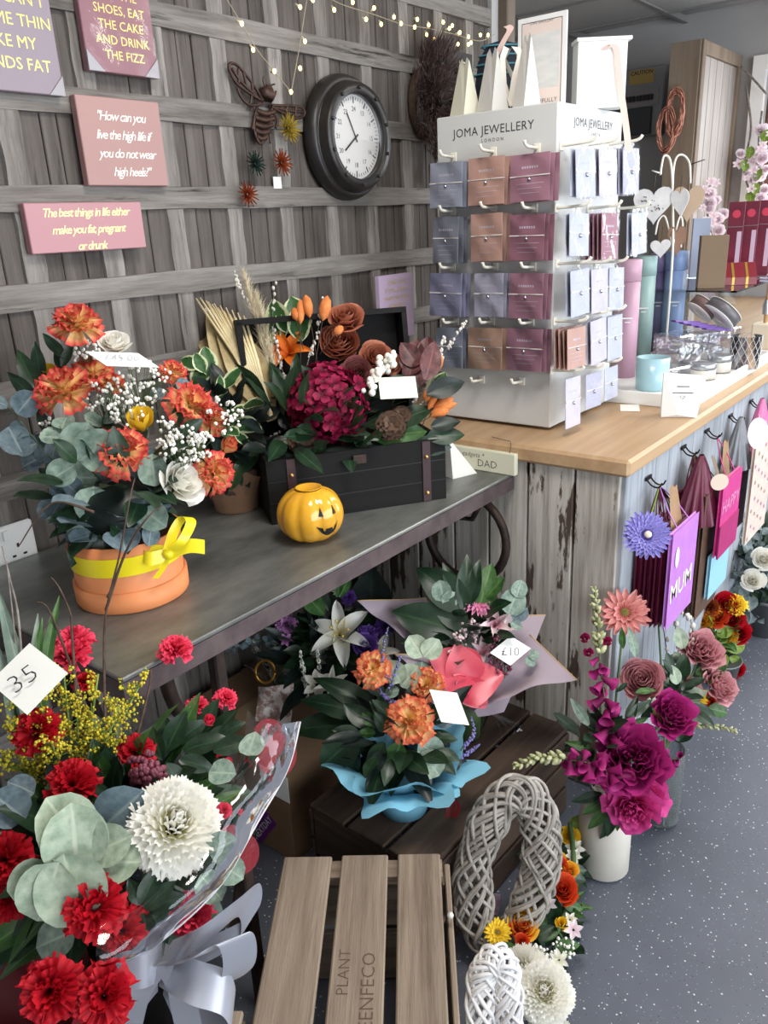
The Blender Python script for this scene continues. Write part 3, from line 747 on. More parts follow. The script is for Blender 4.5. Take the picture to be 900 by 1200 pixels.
# ------------------------------------------------------------------ on the panelled wall
def wall_sign(name, label, xl, xr, zt, zb, m, th=.016, y=YW-.004):
    o = thing(name, label, 'sign', ((xl+xr)/2, y, zb), 'wall signs')
    MB().box(((xl+xr)/2, y-th/2, (zt+zb)/2), (xr-xl, th, zt-zb), None, .0015).build('panel', m, o)
    return o, y-th-.0004
def wtext(o, body, x, z, y, size, m, **k): return text(body, size, m, o, T(x, y, z) @ RX(PI/2), **k)
M_lav = mat('lavender_grey_canvas', S_(134, 122, 132), rough=.5); M_plumc = mat('plum_pink_canvas', S_(132, 92, 101), rough=.35, coat=.3)
M_rose = mat('dusty_rose_canvas', S_(158, 122, 118), rough=.5); M_rose2 = mat('rose_pink_canvas', S_(170, 122, 128), rough=.45)
M_gold = mat('gold_foil', S_(236, 214, 130), rough=.32, metal=.6); M_wfoil = mat('white_foil', S_(244, 236, 224), rough=.4)
M_silver = mat('grey_corner_guard', S_(150, 146, 150), rough=.4); M_film = film_mat('clear_film', (1, 1, 1), .9, .1, .18); M_blackedge = mat('black_edge', S_(22, 20, 20), rough=.6)
a = AY(76, 113, YW-.02); o, y = wall_sign('wall_sign', 'lavender grey canvas sign with gold capitals at the top left corner', a.x-.21, a.x, a.z+.27, a.z, M_lav)
for i, l in enumerate(('DEAR GOD', 'IF YOU CAN\'T', 'MAKE ME THIN', 'MAKE MY', 'FRIENDS FAT')): wtext(o, l, a.x-.095, a.z+.044+.0335*(4-i), y, .0265, M_gold, name='lettering')
MB().prism([(a.x, a.z), (a.x-.03, a.z), (a.x, a.z+.032)], 0, .003, T(0, y+.0005, 0) @ RX(PI/2)).build('corner_guard', M_silver, o)
a, b_ = AY(104, 82, YW-.02), AY(186, 90, YW-.02); o, y = wall_sign('wall_sign', 'plum pink sign about shoes and cake, wrapped in film with grey corner guards', a.x, b_.x, a.z+.25, a.z, M_plumc)
for i, l in enumerate(('BUY THE', 'SHOES, EAT', 'THE CAKE', 'AND DRINK', 'THE FIZZ')): wtext(o, l, (a.x+b_.x)/2+.006, a.z+.030+.0252*(4-i), y, .0215, M_gold, name='lettering')
for s, x in ((1, a.x), (-1, b_.x)): MB().prism([(x, a.z), (x+s*.034, a.z), (x, a.z+.034)][::s], 0, .003, T(0, y+.0005, 0) @ RX(PI/2)).build('corner_guard', M_silver, o)
fm = MB(); fm.grid(lambda u, v: (a.x+(b_.x-a.x)*u, y-.003-.003*math.sin(u*9+v*5)*math.sin(v*7), a.z+.25*v), 14, 14); fm.build('film_wrap', M_film, o)
a, b_ = AY(87, 110, YW-.022), AY(198, 218, YW-.022); o, y = wall_sign('wall_sign', 'square dusty rose sign with white script about high heels', a.x, b_.x, a.z, b_.z, M_rose, .018)
for i, l in enumerate(('"How can you', 'live the high life if', 'you do not wear', 'high heels?"')): wtext(o, l, (a.x+b_.x)/2+(.0, 0, .004, .008)[i], a.z-.033-.0325*i, y, .0235, M_wfoil, shear=.35, spacing=.82, name='lettering')
a, b_ = AY(27, 238, YW-.022), AY(172, 290, YW-.022); o, y = wall_sign('wall_sign', 'wide low rose pink sign with gold script, lowest on the wall', a.x, b_.x, a.z, b_.z, M_rose2, .018)
for i, l in enumerate(('The best things in life either', 'make you fat, pregnant', 'or drunk')): wtext(o, l, (a.x+b_.x)/2, a.z-.018-.030*i, y, .0215, M_gold, shear=.35, spacing=.82, name='lettering')
a, b_ = AY(443, 324, 1.36), AY(485, 392, 1.36); o = thing('standing_sign', 'small lilac card sign with capitals standing behind the open chest', 'sign', (a.x, 1.36, CZ))
cx = (a.x+b_.x)/2; MB().box((cx, 1.365, (a.z+b_.z)/2), (b_.x-a.x, .012, a.z-b_.z)).build('panel', mat('lilac_canvas', S_(184, 164, 190), rough=.6), o)
MB().box((cx, 1.375, (CZ+b_.z)/2+.005), (.04, .01, b_.z-CZ+.01)).build('easel_leg', M_dark, o)
for i, l in enumerate(('DEAR GOD', 'IF YOU CAN\'T', 'MAKE ME THIN', 'MAKE MY', 'FRIENDS FAT')): text(l, .016, M_gold, o, T(cx, 1.3585, a.z-.02-.021*i) @ RX(PI/2))
# fairy lights
M_wire = mat('clear_fairy_wire', S_(150, 140, 120), rough=.4); M_bulb = mat('warm_fairy_bulb', (1.0, .66, .20), emit=5); M_cap = mat('bulb_socket', S_(196, 186, 160), rough=.4)
def fairy(label, path, bulbs, seed):
    r = random.Random(seed); yy = YW-.03; o = thing('fairy_light_string', label, 'lights', AY(path[0][0], path[0][1], yy), 'fairy light strings')
    MB().tube(smooth_path([AY(x, y_, yy+r.uniform(-.004, .004)) for x, y_ in path], 6), .0012, 5).build('wire', M_wire, o)
    for x, y_ in bulbs:
        p = AY(x, y_, yy-.004); q = MB(); dr = V(r.uniform(-.6, .6), -.5, r.uniform(-1, .4)).normalized()
        q.tube([p-dr*.012, p-dr*.003], .0025, 6); s = q.build('bulb_socket', M_cap, o)
        MB().ball(p, .0042, 7, 5, None, 1.3).build('bulb', M_bulb, s)
Z2 = lambda l: [(240+x/3, y_/3) for x, y_ in l]
fairy('fairy light string drooping in a V above the metal bee', [(258, -14), (283, 28), (301, 58), (322, 84), (337, 103), (341, 107), (346, 82), (352, 48), (357, 15), (362, -14)],
      Z2([(130, 83), (170, 175), (245, 250), (303, 323), (352, 145), (335, 240), (335, 25)]), 1)
fairy('fairy light string swagged along the top of the wall to the corner post', [(372, -10), (400, 5), (438, 17), (470, 28), (500, 33), (532, 40), (562, 48), (580, 40)],
      Z2([(380, 0), (455, 35), (520, 8), (595, 28), (567, 68), (620, 85), (665, 60), (690, 83), (738, 95), (747, 68), (787, 88), (780, 122), (807, 137), (838, 78), (860, 100), (890, 155), (895, 115)])+[(539, 38), (549, 43), (552, 50), (563, 41), (572, 41), (549, 52), (530, 30)], 2)
# metal bee
M_bee = mat('brown_laser_cut_metal', S_(58, 40, 36), S_(78, 56, 48), 40, rough=.5, metal=.5)
def wp(x, y_, off=.012): return AY(x, y_, YW-off)
bz = lambda l: [wp(240+x/3, y_/3) for x, y_ in l]
bee = thing('metal_bee', 'brown laser-cut metal bee mounted on the panelled wall', 'decoration', wp(308, 165))
def strokes(name, lines, r, parent, closed=False):
    mb = MB()
    for l in lines: mb.tube(smooth_path(bz(l), 5), r, 5)
    return mb.build(name, M_bee, parent)
W1 = [(205, 355), (160, 330), (110, 290), (85, 240), (92, 222), (115, 230), (150, 270), (185, 320), (205, 355)]
strokes('wing', [W1, [(190, 345), (130, 290), (95, 240)], [(150, 318), (135, 250)], [(120, 295), (118, 240)], [(170, 332), (165, 290)], [(205, 365), (160, 370), (130, 345), (115, 310)], [(160, 370), (165, 335)]], .0034, bee)
W2 = [(235, 370), (280, 372), (330, 375), (350, 390), (345, 410), (315, 415), (270, 395), (235, 375)]
strokes('wing', [W2, [(245, 378), (300, 390), (345, 395)], [(290, 375), (285, 400)], [(320, 376), (318, 412)], [(235, 385), (255, 420), (250, 450)]], .0034, bee)
bd = MB(); pts = bz([(218, 315), (215, 350), (208, 400), (200, 450), (196, 500)])
bd.tube(smooth_path(pts[:2], 4), lambda t: .016+.004*math.sin(t*PI), 10); bd.ball(bz([(222, 322)])[0], .014, 10, 6)
bd.build('thorax', M_bee, bee)
for k, (y_, w_) in enumerate(((395, 32), (418, 34), (441, 31), (463, 26), (484, 17))):
    x = 214-(y_-390)*.17; strokes('abdomen_band', [[(x-w_, y_-6), (x, y_+5), (x+w_, y_-2)]], .0062, bee)
strokes('abdomen_outline', [[(185, 375), (172, 430), (180, 480), (196, 505), (212, 482), (232, 430), (235, 380)]], .0035, bee)
strokes('antennae', [[(213, 312), (205, 285), (207, 268)], [(225, 312), (238, 298), (246, 296)]], .002, bee)
strokes('legs', [[(195, 360), (170, 375), (160, 390)], [(190, 390), (172, 430), (168, 455)], [(232, 400), (228, 450), (230, 505)], [(232, 360), (246, 335), (250, 320)]], .0026, bee)
for kind_m, x, y_, r_, lab in (('dry', 337, 151, 15, 'ochre dried flower head pinned beside the metal bee'), ('drygreen', 298, 192, 12, 'dark green dried flower head pinned on the wall'),
        ('dryrust', 329, 191, 13, 'rust dried flower head pinned just above the small white tag'), ('dryrust', 289, 228, 13, 'lowest rust dried flower head pinned on the wall')):
    p = AY(x, y_, YW-.02); o = obj('dried_flower_head', bloom('spiky', rnd.randrange(3)), MP[kind_m], None, frame(p, V(-.1, -1, .1), V(0, 0, 1), r_*1.25*dep(p)/FPX)); tag(o, lab, 'flower', 'dried flower heads on the wall')
p = AY(325, 214, YW-.004); tag(MB().box(p, (.026, .002, .026)).build('paper_tag', M_card), 'small white paper tag pinned under the rust flower head', 'tag')
# porthole clock
M_clk = mat('black_clock_case', S_(30, 28, 28), S_(40, 37, 36), 20, rough=.38); M_face = mat('clock_face', S_(216, 214, 212), rough=.6)
cc = AY(402, 163, YW-.004); R = .148
ck = thing('wall_clock', 'round black porthole clock with bolted rim on the panelled wall', 'clock', cc-V(0, 0, R)); CM = T(*cc) @ RX(PI/2)
MB().lathe([(.0, .0), (R, 0), (R, .012), (R*.985, .02), (R*.95, .03), (R*.90, .034), (R*.88, .031), (R*.875, .036), (R*.85, .05), (R*.84, .056), (R*.83, .06), (R*.68, .06), (R*.665, .057), (R*.665, .035)], 48).build('case', M_clk, ck, CM)
MB().lathe([(0, .04), (R*.67, .04)], 40).build('face', M_face, ck, CM)
bo = MB().ball((0, 0, 0), .005, 8, 4, None, .6).data('bolt')
for i in range(10): obj('bolt', bo, M_clk, ck, CM @ T(R*.755*math.cos(i*PI/5+.3), R*.755*math.sin(i*PI/5+.3), .063))
tk = MB()
for i in range(60):
    big = i % 5 == 0; F = RZ(i*PI/30) @ T(0, R*(.58 if big else .60), .0405); tk.box((0, 0, 0), (.0035 if big else .0014, R*(.1 if big else .05), .0006), F)
tk.build('minute_marks', M_ink, ck, CM)
for i in range(12):
    a = i*PI/6; text(str(24 if i == 0 else 12+i), .016, M_ink, ck, CM @ T(math.sin(a)*R*.44, math.cos(a)*R*.44, .0406), name='numeral')
for ang, l, w_ in ((2.2, .36, .004), (.5, .42, .0028)):
    MB().box((0, R*l/2-.006, .043), (w_, R*l+.012, .001), RZ(ang)).build('hand', M_ink, ck, CM)
MB().lathe([(0, .056), (R*.3, .0555), (R*.67, .053)], 40).build('glass', film_mat('clock_glass', (1, 1, 1), .9, .03, 0), ck, CM)
# dark feather wreath
M_feather = mat('dark_brown_feather', S_(40, 26, 24), S_(70, 46, 42), 40, rough=.7)
wc = AY(502, 122, YW-.02); wr = thing('twig_wreath', 'dark brown bristly wreath hanging on the wall left of the display stand', 'wreath', wc-V(0, 0, .14))
mb = MB(); r = random.Random(5)
for i in range(2600):
    a = r.uniform(0, 2*PI); q = r.uniform(.012, .12); c = V(math.cos(a)*q, -.05*math.sin(min(q/.12, 1)*PI*.5+.4)+r.uniform(-.01, .02), math.sin(a)*q*1.25)
    dr = V(math.cos(a+r.uniform(-.9, .9)), r.uniform(-.9, -.1), math.sin(a+r.uniform(-.9, .9))).normalized(); L = r.uniform(.025, .055); sd = dr.cross(V(r.random(), r.random(), r.random())).normalized()*.0016
    p = wc+c; mb.add([p-sd, p+sd, p+dr*L], [(0, 1, 2)], None, False)
for i in range(260):
    x = r.uniform(-.03, .05); p = wc+V(x, -.02, .12); dr = V(x*3+r.uniform(-.2, .2), r.uniform(-.5, 0), 1).normalized(); L = r.uniform(.03, .07); sd = dr.cross(V(0, 1, .1)).normalized()*.0016
    mb.add([p-sd, p+sd, p+dr*L], [(0, 1, 2)], None, False)
mb.build('bristles', M_feather, wr); MB().tube([wc+V(math.cos(2*PI*i/20)*.07, .006, math.sin(2*PI*i/20)*.085) for i in range(21)], .014, 6).build('ring', M_twig, wr)
MB().box(wc+V(.0, -.01, -.185), (.03, .008, .05)).build('kraft_label', mat('kraft_tag', S_(120, 92, 66), rough=.8), wr)
p = AY(538, 88, YW-.006); o = thing('dark_plaque', 'dark plaque with pale capitals half hidden behind the bristly wreath', 'sign', p)
MB().box(p, (.13, .012, .12)).build('panel', M_blackedge, o)
for i, l in enumerate(('NO', 'TR')): text(l, .04, M_wfoil, o, T(p.x-.002, p.y-.0068, p.z+.022-.045*i) @ RX(PI/2), align='CENTER')
# socket
p = AY(-2, 645, YW-.002); sk = thing('wall_socket', 'white double wall socket just above the table', 'socket', p)
MB().box(p, (.146, .012, .086), None, .004).build('plate', M_white, sk)
for dx in (-.036, .036):
    h = MB()
    for a_, b_ in ((0, .012), (-.011, -.008), (.011, -.008)): h.box(p+V(dx+a_, -.0065, b_-.012), (.004 if a_ == 0 else .007, .001, .008 if a_ == 0 else .004))
    h.build('pin_holes', M_blackedge, sk); MB().box(p+V(dx*.45, -.008, .026), (.012, .006, .02), None, .001).build('switch', M_white, sk)
# ------------------------------------------------------------------ revolving display stand
M_stand = mat('pale_grey_stand', S_(204, 205, 203), rough=.45); M_peg = mat('cream_plastic_peg', S_(232, 228, 214), rough=.4); M_grey_ink = mat('grey_print', S_(60, 60, 64), rough=.6)
DX0, DX1, DY0, DY1, DZ = 1.752, 2.108, .872, 1.192, 1.633
st = thing('display_stand', 'tall pale grey revolving stand of jewellery cards on the worktop', 'display stand', ((DX0+DX1)/2, (DY0+DY1)/2, CZ))
MB().lathe([(0, 0), (.15, 0), (.15, .008), (0, .008)], 32).build('turntable', M_dark, st, T((DX0+DX1)/2, (DY0+DY1)/2, CZ))
MB().box(((DX0+DX1)/2, (DY0+DY1)/2, (CZ+.008+DZ)/2), (DX1-DX0, DY1-DY0, DZ-CZ-.008), None, .0025).build('body', M_stand, st)
FL = lambda y_, z_, off=.0006: Matrix(((0, 0, -1, DX0-off), (-1, 0, 0, y_), (0, 1, 0, z_), (0, 0, 0, 1)))   # left face: local x runs to -Y, z out
FR = lambda x_, z_, off=.0006: Matrix(((1, 0, 0, x_), (0, 0, -1, DY0-off), (0, 1, 0, z_), (0, 0, 0, 1)))
p = AX(577, 152, DX0); text('JOMA JEWELLERY', .0265, M_grey_ink, st, FL(p.y, p.z), spacing=1.05); p = AX(577, 164, DX0); text('LONDON', .010, M_grey_ink, st, FL(p.y, p.z), spacing=1.6)
p = AY(696, 146, DY0); text('JOMA JEWELLERY', .0265, M_grey_ink, st, FR(p.x, p.z), spacing=1.05); p = AY(697, 158, DY0); text('LONDON', .010, M_grey_ink, st, FR(p.x, p.z), spacing=1.6)
CC = dict(slate=S_(164, 169, 186), dslate=S_(138, 142, 155), blue=S_(162, 162, 190), lilac=S_(186, 185, 203), rust=S_(200, 162, 149), tan=S_(206, 171, 150), plum=S_(170, 126, 143), dplum=S_(156, 110, 126), silver=S_(196, 198, 212), pearl=S_(206, 200, 214), dusty=S_(172, 128, 140))
CM_ = {k: mat(k+'_card_stock', v, rough=.55) for k, v in CC.items()}
M_sleeve = film_mat('card_sleeve', (1, 1, 1), .93, .07, .22); M_sleeve2 = film_mat('crinkled_sleeve', (1, 1, 1), .88, .12, .5); M_cord = mat('pale_elastic_cord', S_(220, 214, 210), rough=.5); M_charm = mat('silver_charm', S_(190, 190, 194), rough=.2, metal=1)
def jcard(label, F, w_, h_, key, group, front=True, sleeve=None):
    """card bracelet pack; F = frame at the top middle of the card, local z out, y up"""
    o = MB().box((0, -h_/2, 0), (w_, h_, .0016)).build('jewellery_card', CM_[key], None, F); tag(o, label, 'card', group)
    r = random.Random(label); ph = r.uniform(0, 6); sl = MB()
    sl.grid(lambda u, v: ((u-.5)*(w_+.006), .012-(h_+.016)*(1-v), .003+.0022*math.sin(u*7+ph)*math.sin(v*8+ph)), 8, 8); sl.build('sleeve', sleeve or M_sleeve, o, F)
    if front:
        MB().box((0, -h_*.46, .0018), (w_+.001, .0022, .002)).build('elastic_cord', M_cord, o, F)
        c = MB(); c.ball((0, -h_*.46-.007, .003), .0045, 8, 5); c.tube([(0, -h_*.46, .003), (0, -h_*.46-.005, .003)], .001, 5); c.build('charm', M_charm, o, F)
        for k in range(3): MB().box((0, -h_*(.62+.1*k), .001), (w_*(.7-.1*k), .0009, .0004)).build('printed_line', CM_['pearl'], o, F)
        for k in range(7): MB().box((-.018+.006*k, -h_*.28, .001), (.0035, .005, .0004)).build('printed_mark', CM_['pearl'], o, F)
    return o
def peg(F, L, lab=None):
    mb = MB(); mb.tube(smooth_path([(0, 0, 0), (0, .002, L*.7), (0, .006, L*.92), (0, .014, L)], 4), .0036, 7); mb.box((0, 0, .002), (.016, .02, .004), None, .001); mb.build('hook', M_peg, st, F)
rows = ('top', 'second', 'third', 'fourth'); cols = ('left', 'middle', 'right')
left = [[(505, 545, 190, 243, 'slate'), (549, 594, 184, 240, 'rust'), (598, 647, 180, 236, 'plum')],
        [(509, 540, 254, 308, 'dslate'), (552, 591, 250, 306, 'rust'), (598, 641, 251, 305, 'dplum')],
        [(505, 544, 320, 370, 'blue'), (556, 592, 320, 371, 'lilac'), (597, 639, 320, 373, 'plum')],
        [(512, 544, 384, 430, 'slate'), (549, 591, 384, 432, 'tan'), (594, 638, 385, 434, 'plum')]]
for i, row in enumerate(left):
    for j, (x0, x1, t0, t1, key) in enumerate(row):
        a, b_ = AX(x0, (t0+t1)/2, DX0-.03), AX(x1, (t0+t1)/2, DX0-.03); zt, zb = AX((x0+x1)/2, t0, DX0-.03).z, AX((x0+x1)/2, t1, DX0-.03).z
        cy_ = (a.y+b_.y)/2; w_ = a.y-b_.y; h_ = zt-zb; nm = key.replace('dslate', 'dark slate').replace('dplum', 'deep plum')
        peg(FL(cy_, zt+.012, 0), .062)
        for k in range(3):
            F = FL(cy_-.004*(2-k)*1.6, zt-.001*(2-k), .014+.010*k) @ RX(-.05) @ RZ(rnd.uniform(-.025, .025))
            lab = (f'{nm} jewellery card in front on the {rows[i]} row, {cols[j]} column, grey side of stand', f'{nm} card second from front, {rows[i]} row, {cols[j]} column of stand', f'{nm} rearmost card, {rows[i]} row, {cols[j]} column of stand')[2-k]
            jcard(lab, F, w_*.94, h_, key, 'cards on the left side of the stand', k == 2)
for x, y_ in ((558, 447), (605, 449), (520, 447)): p = AX(x, y_, DX0-.03); peg(FL(p.y, p.z, 0), .055)
right = [[(664, 692, 176, 232, 'silver', 2), (693, 716, 175, 230, 'pearl', 2), (718, 745, 174, 228, 'lilac', 3)],
         [(660, 683, 250, 300, 'silver', 2), (686, 728, 250, 304, 'dusty', 5), (733, 750, 250, 298, 'silver', 2)],
         [(660, 684, 316, 369, 'silver', 2), (686, 705, 315, 365, 'pearl', 2), (707, 724, 314, 362, 'silver', 2)],
         [(655, 682, 384, 430, 'rust', 4), (685, 703, 374, 424, 'pearl', 2), (705, 722, 370, 420, 'silver', 2)],
         [(656, 673, 442, 498, 'pearl', 1), (680, 698, 437, 476, 'lilac', 1), (702, 717, 430, 466, 'silver', 1)]]
rows = ('top', 'second', 'third', 'fourth', 'bottom'); cols = ('near', 'middle', 'far'); ordn = ('front', 'second', 'third', 'fourth', 'fifth')
for i, row in enumerate(right):
    for j, (x0, x1, t0, t1, key, n) in enumerate(row):
        yy = DY0-.045; a, b_ = AY(x0, (t0+t1)/2, yy), AY(x1, (t0+t1)/2, yy); zt, zb = AY((x0+x1)/2, t0, yy).z, AY((x0+x1)/2, t1, yy).z
        w_ = min(.098, (b_.x-a.x)); cx_ = (a.x+b_.x)/2; peg(FR(cx_, zt+.013, 0), .085)
        for k in range(n):
            jcard(f'{key} card pack, {ordn[k]} on its peg, {rows[i]} row {cols[j]} peg, bright side of stand', FR(cx_, zt, .058-.011*k) @ RX(-.05) @ RZ(rnd.uniform(-.05, .05)), w_, zt-zb, key, 'cards on the bright side of the stand', k == 0, M_sleeve2)
for x, y_ in ((735, 333), (757, 433), (742, 516)): p = AY(min(x, 722), y_-8, DY0-.04); 
# things standing on the stand
M_wbag = mat('white_paper_bag', S_(210, 208, 203), rough=.6); M_cbag = mat('cream_paper_bag', S_(226, 224, 204), rough=.6)
def pinch_bag(label, p, w_, dpt, h_, m, rot=0, notch=True):
    mb = MB(); a, b_ = w_/2, dpt/2
    vs = [(-a, -b_, 0), (a, -b_, 0), (a, b_, 0), (-a, b_, 0), (-a*.62, -.001, h_*.93), (a*.62, -.001, h_*.93), (a*.62, .001, h_*.93), (-a*.62, .001, h_*.93), (0, -.0015, h_*.84), (0, .0015, h_*.84), (-a*.3, 0, h_), (a*.3, 0, h_)]
    mb.add(vs, [(3, 2, 1, 0), (0, 1, 5, 8, 4), (2, 3, 7, 9, 6), (1, 2, 6, 5), (3, 0, 4, 7), (4, 8, 10), (8, 5, 11), (7, 10, 9), (9, 11, 6)], None, False)
    o = mb.build('gift_bag', m, None, T(*p) @ RZ(rot)); return tag(o, label, 'gift bag', 'white paper bags on the stand')
sd = lambda x, y_: V(*AX(x, y_, DX0+.05)[:]); zt = DZ+.0005
for x, w_, h_, m, lab, pxd in ((545, .060, .125, M_cbag, 'small cream pinched paper bag at the left end of the stand top', 0), (577, .062, .135, M_wbag, 'white pinched paper bag in the middle of the stand top', .0), (617, .042, .15, M_wbag, 'tallest white pinched bag in front of the poster on the stand', 0)):
    p = AX(x, 128, DX0+.045); pinch_bag(lab, (p.x, p.y, zt), w_, .05, h_, m, PI/2*.75)
M_navy = mat('navy_felt', S_(26, 34, 48), rough=.8); M_teal = mat('teal_stripe', S_(70, 130, 146), rough=.7)
p = AX(588, 128, DX0+.13); o = thing('striped_pouch', 'dark navy pouch with teal stripes behind the white bags', 'pouch', (p.x, p.y, zt))
F = T(p.x, p.y, zt) @ RZ(-PI/4); MB().lathe([(0, 0), (.05, 0), (.062, .02), (.066, .07), (.058, .12), (.036, .155), (0, .165)], 20, None, True, 1, .55).build('body', M_navy, o, F)
for k in range(4): MB().tube([(math.cos(a)*(.0675-.006*k)*1.0, math.sin(a)*(.037-.0035*k), .09+.02*k) for a in [2*PI*i/24 for i in range(25)]], .0022, 5, None, False).build('stripe', M_teal, o, F)
M_ribbon = mat('pale_pink_ribbon', S_(226, 196, 186), rough=.35); M_satin = mat('ivory_satin', S_(236, 230, 220), rough=.4)
p = AX(577, 100, DX0+.045); q = [AX(*c, DX0+.045) for c in ((575, 78), (583, 62), (592, 45), (598, 34), (594, 30))]
o = MB().ribbon(smooth_path(q, 4), .016, V(.3, -1, .2)).build('ribbon_handle', M_ribbon); o.name = 'pink_ribbon'; tag(o, 'pale pink ribbon standing up out of the white bag', 'ribbon')
o = MB(); q = AX(600, 85, DX0+.07)
for k in range(5): o.ribbon([q+V(0, 0, -.07), q+V(.01*math.sin(k*2), .02*math.cos(k*2), -.02), q+V(.025*math.sin(k*1.7), .03*math.cos(k*1.7), .03), q+V(.02*math.sin(k*1.7), .012*math.cos(k*1.7), .05)], .02, V(math.cos(k), math.sin(k), .2))
tag(o.build('satin_bow', M_satin), 'ivory satin bow standing between the bags and the poster', 'bow')
xb = DX0+.115; c = [AX(608, 24, xb), AX(678, 9, xb), AX(664, 118, xb), AX(614, 126, xb)]
yl, yr, zt2 = c[0].y, c[2].y+.004, (c[0].z+c[1].z)/2
po = thing('poster_board', 'white framed poster board with a pale picture standing on the stand', 'poster', (xb, (yl+yr)/2, DZ)); F0 = Matrix(((0, 0, -1, xb), (-1, 0, 0, (yl+yr)/2), (0, 1, 0, DZ), (0, 0, 0, 1)))
Wp, Hp = yl-yr, zt2-DZ
MB().box((0, Hp/2+.0005, 0), (Wp, Hp, .006)).build('board', M_white, po, F0)
MB().box((0, Hp/2, .0032), (Wp-.02, Hp-.02, .0006)).build('border_line', M_grey_ink, po, F0); MB().box((0, Hp/2, .0036), (Wp-.023, Hp-.023, .0006)).build('blush_print', mat('blush_print', S_(232, 214, 206), rough=.3, coat=.4), po, F0)
ph_m = mat('pale_photo_print', S_(206, 208, 206), S_(226, 224, 220), 16, (1, 2.5, 1), rough=.25, coat=.5); MB().box((0, Hp*.53, .004), (Wp-.03, Hp*.58, .0006)).build('picture', ph_m, po, F0)
text('BEAUTIFULLY', .0125, M_grey_ink, po, F0 @ T(0, Hp*.1, .0044), spacing=1.15); text('JOMA JEWELLERY', .006, M_grey_ink, po, F0 @ T(0, Hp*.93, .0044), spacing=1.3)
p = AX(698, 120, DX0+.22); o = thing('ribbon_box', 'tall white gift box with a pale ribbon handle on the far corner of the stand', 'gift box', (p.x, p.y, DZ)); F = T(p.x+.012, p.y, DZ+.0005) @ RZ(-.88)
hb = AX(700, 50, p.x).z-DZ
MB().box((0, 0, hb/2), (.115, .05, hb), None, .001).build('box_body', M_white, o, F); MB().box((.003, 0, hb+.004), (.128, .056, .008), None, .001).build('lid', M_white, o, F)
rp = [(.0, -.027, hb*.86), (.014, -.034, hb*.93), (.028, -.036, hb*.86), (.034, -.037, hb*.6), (.040, -.04, hb*.3), (.046, -.05, 0), (.052, -.07, -.06), (.056, -.078, -.10)]
MB().ribbon(smooth_path(rp, 5), .015, V(1, -.1, .1)).build('ribbon_handle', M_ribbon, o, F)
# ------------------------------------------------------------------ orange hat box of carnations (on the table)
M_boxo = mat('orange_card_box', S_(226, 142, 88), S_(220, 134, 82), 10, rough=.55); M_yrib = mat('yellow_satin_ribbon', S_(236, 216, 28), rough=.3, coat=.2)
bc = AZ(157, 692, TZ); d0 = dep(bc)
hb = thing('carnation_hat_box', 'orange hat box of flame carnations and eucalyptus with a yellow bow', 'flower arrangement', bc)
R1, H1 = .094, .115
MB().lathe([(0, .002), (R1*.93, .002), (R1*.93, .01), (R1*.99, H1), (R1*.95, H1), (R1*.94, H1-.01), (0, H1-.012)], 40).build('box', M_boxo, hb, T(*bc))
MB().lathe([(0, .0005), (R1*.985, .0005), (R1*1.0, .003), (R1*1.005, .036), (R1*.95, .036)], 40).build('lid', M_boxo, hb, T(*bc))
MB().lathe([(R1*.975+.001, .066), (R1*.99+.0012, .098)], 40).build('ribbon_band', M_yrib, hb, T(*bc))
bp = D(196, 649, dep(bc)-R1*.98)
bw = MB(); ac = CU*1.0+CR*.2
bw.ribbon(smooth_path([D(195, 650, d0-.1), D(212, 636, d0-.115), D(224, 612, d0-.10), D(215, 606, d0-.085), D(204, 622, d0-.09), D(197, 645, d0-.1)], 5), .017, CR*.9+CF*.5-CU*.1)
bw.ribbon(smooth_path([D(195, 650, d0-.1), D(175, 655, d0-.11), D(168, 650, d0-.105), D(178, 646, d0-.1), D(195, 648, d0-.1)], 5), .022, CU)
bw.ribbon(smooth_path([D(196, 650, d0-.1), D(220, 640, d0-.1), D(240, 641, d0-.095)], 5), .023, CU)
bw.ribbon(smooth_path([D(196, 650, d0-.1), D(192, 664, d0-.102), D(182, 678, d0-.102)], 5), .010, CR)
bw.ball(D(197, 649, d0-.102), .009, 8, 6); bw.build('bow', M_yrib, hb)
cen = bc+V(0, 0, .22)
for x, y, r_, k in ((91, 383, 31, 0), (77, 462, 36, 0), (108, 440, 27, .05), (143, 533, 34, -.07), (222, 478, 32, 0), (246, 492, 22, .01), (202, 438, 18, .05), (250, 554, 27, -.02), (184, 553, 19, -.03), (130, 452, 18, .03)):
    flower(hb, 'carnation', x, y, r_, MP['flame'], d0-.02+k, out=cen)
flower(hb, 'bud', 266, 522, 13, MP['flame'], d0, 'carnation_bud', out=cen)
flower(hb, 'rose', 212, 565, 27, MP['white'], d0-.08, 'rose', out=cen, up=.6, tilt=(.3, .2)); flower(hb, 'rose', 135, 403, 18, MP['white'], d0+.04, 'rose', up=1.5)
flower(hb, 'tulip', 166, 495, 18, MP['yellow'], d0-.05, 'yellow_rose', up=1.2); flower(hb, 'tulip', 57, 440, 13, MP['yellow'], d0+.04, 'yellow_rose', up=1.0)
for i, (x, y, r_, n, k) in enumerate(((168, 450, 32, 60, 0), (128, 470, 28, 55, -.01), (212, 522, 28, 55, -.06), (102, 412, 16, 22, .02), (264, 488, 22, 30, .0), (232, 522, 20, 30, -.05), (150, 478, 20, 30, -.03), (195, 510, 20, 30, -.05), (60, 500, 12, 12, 0))):
    gyp(hb, x, y, r_, d0-.03+k, n, M_dotw, M_stem, 100+i, dotr=.0032)
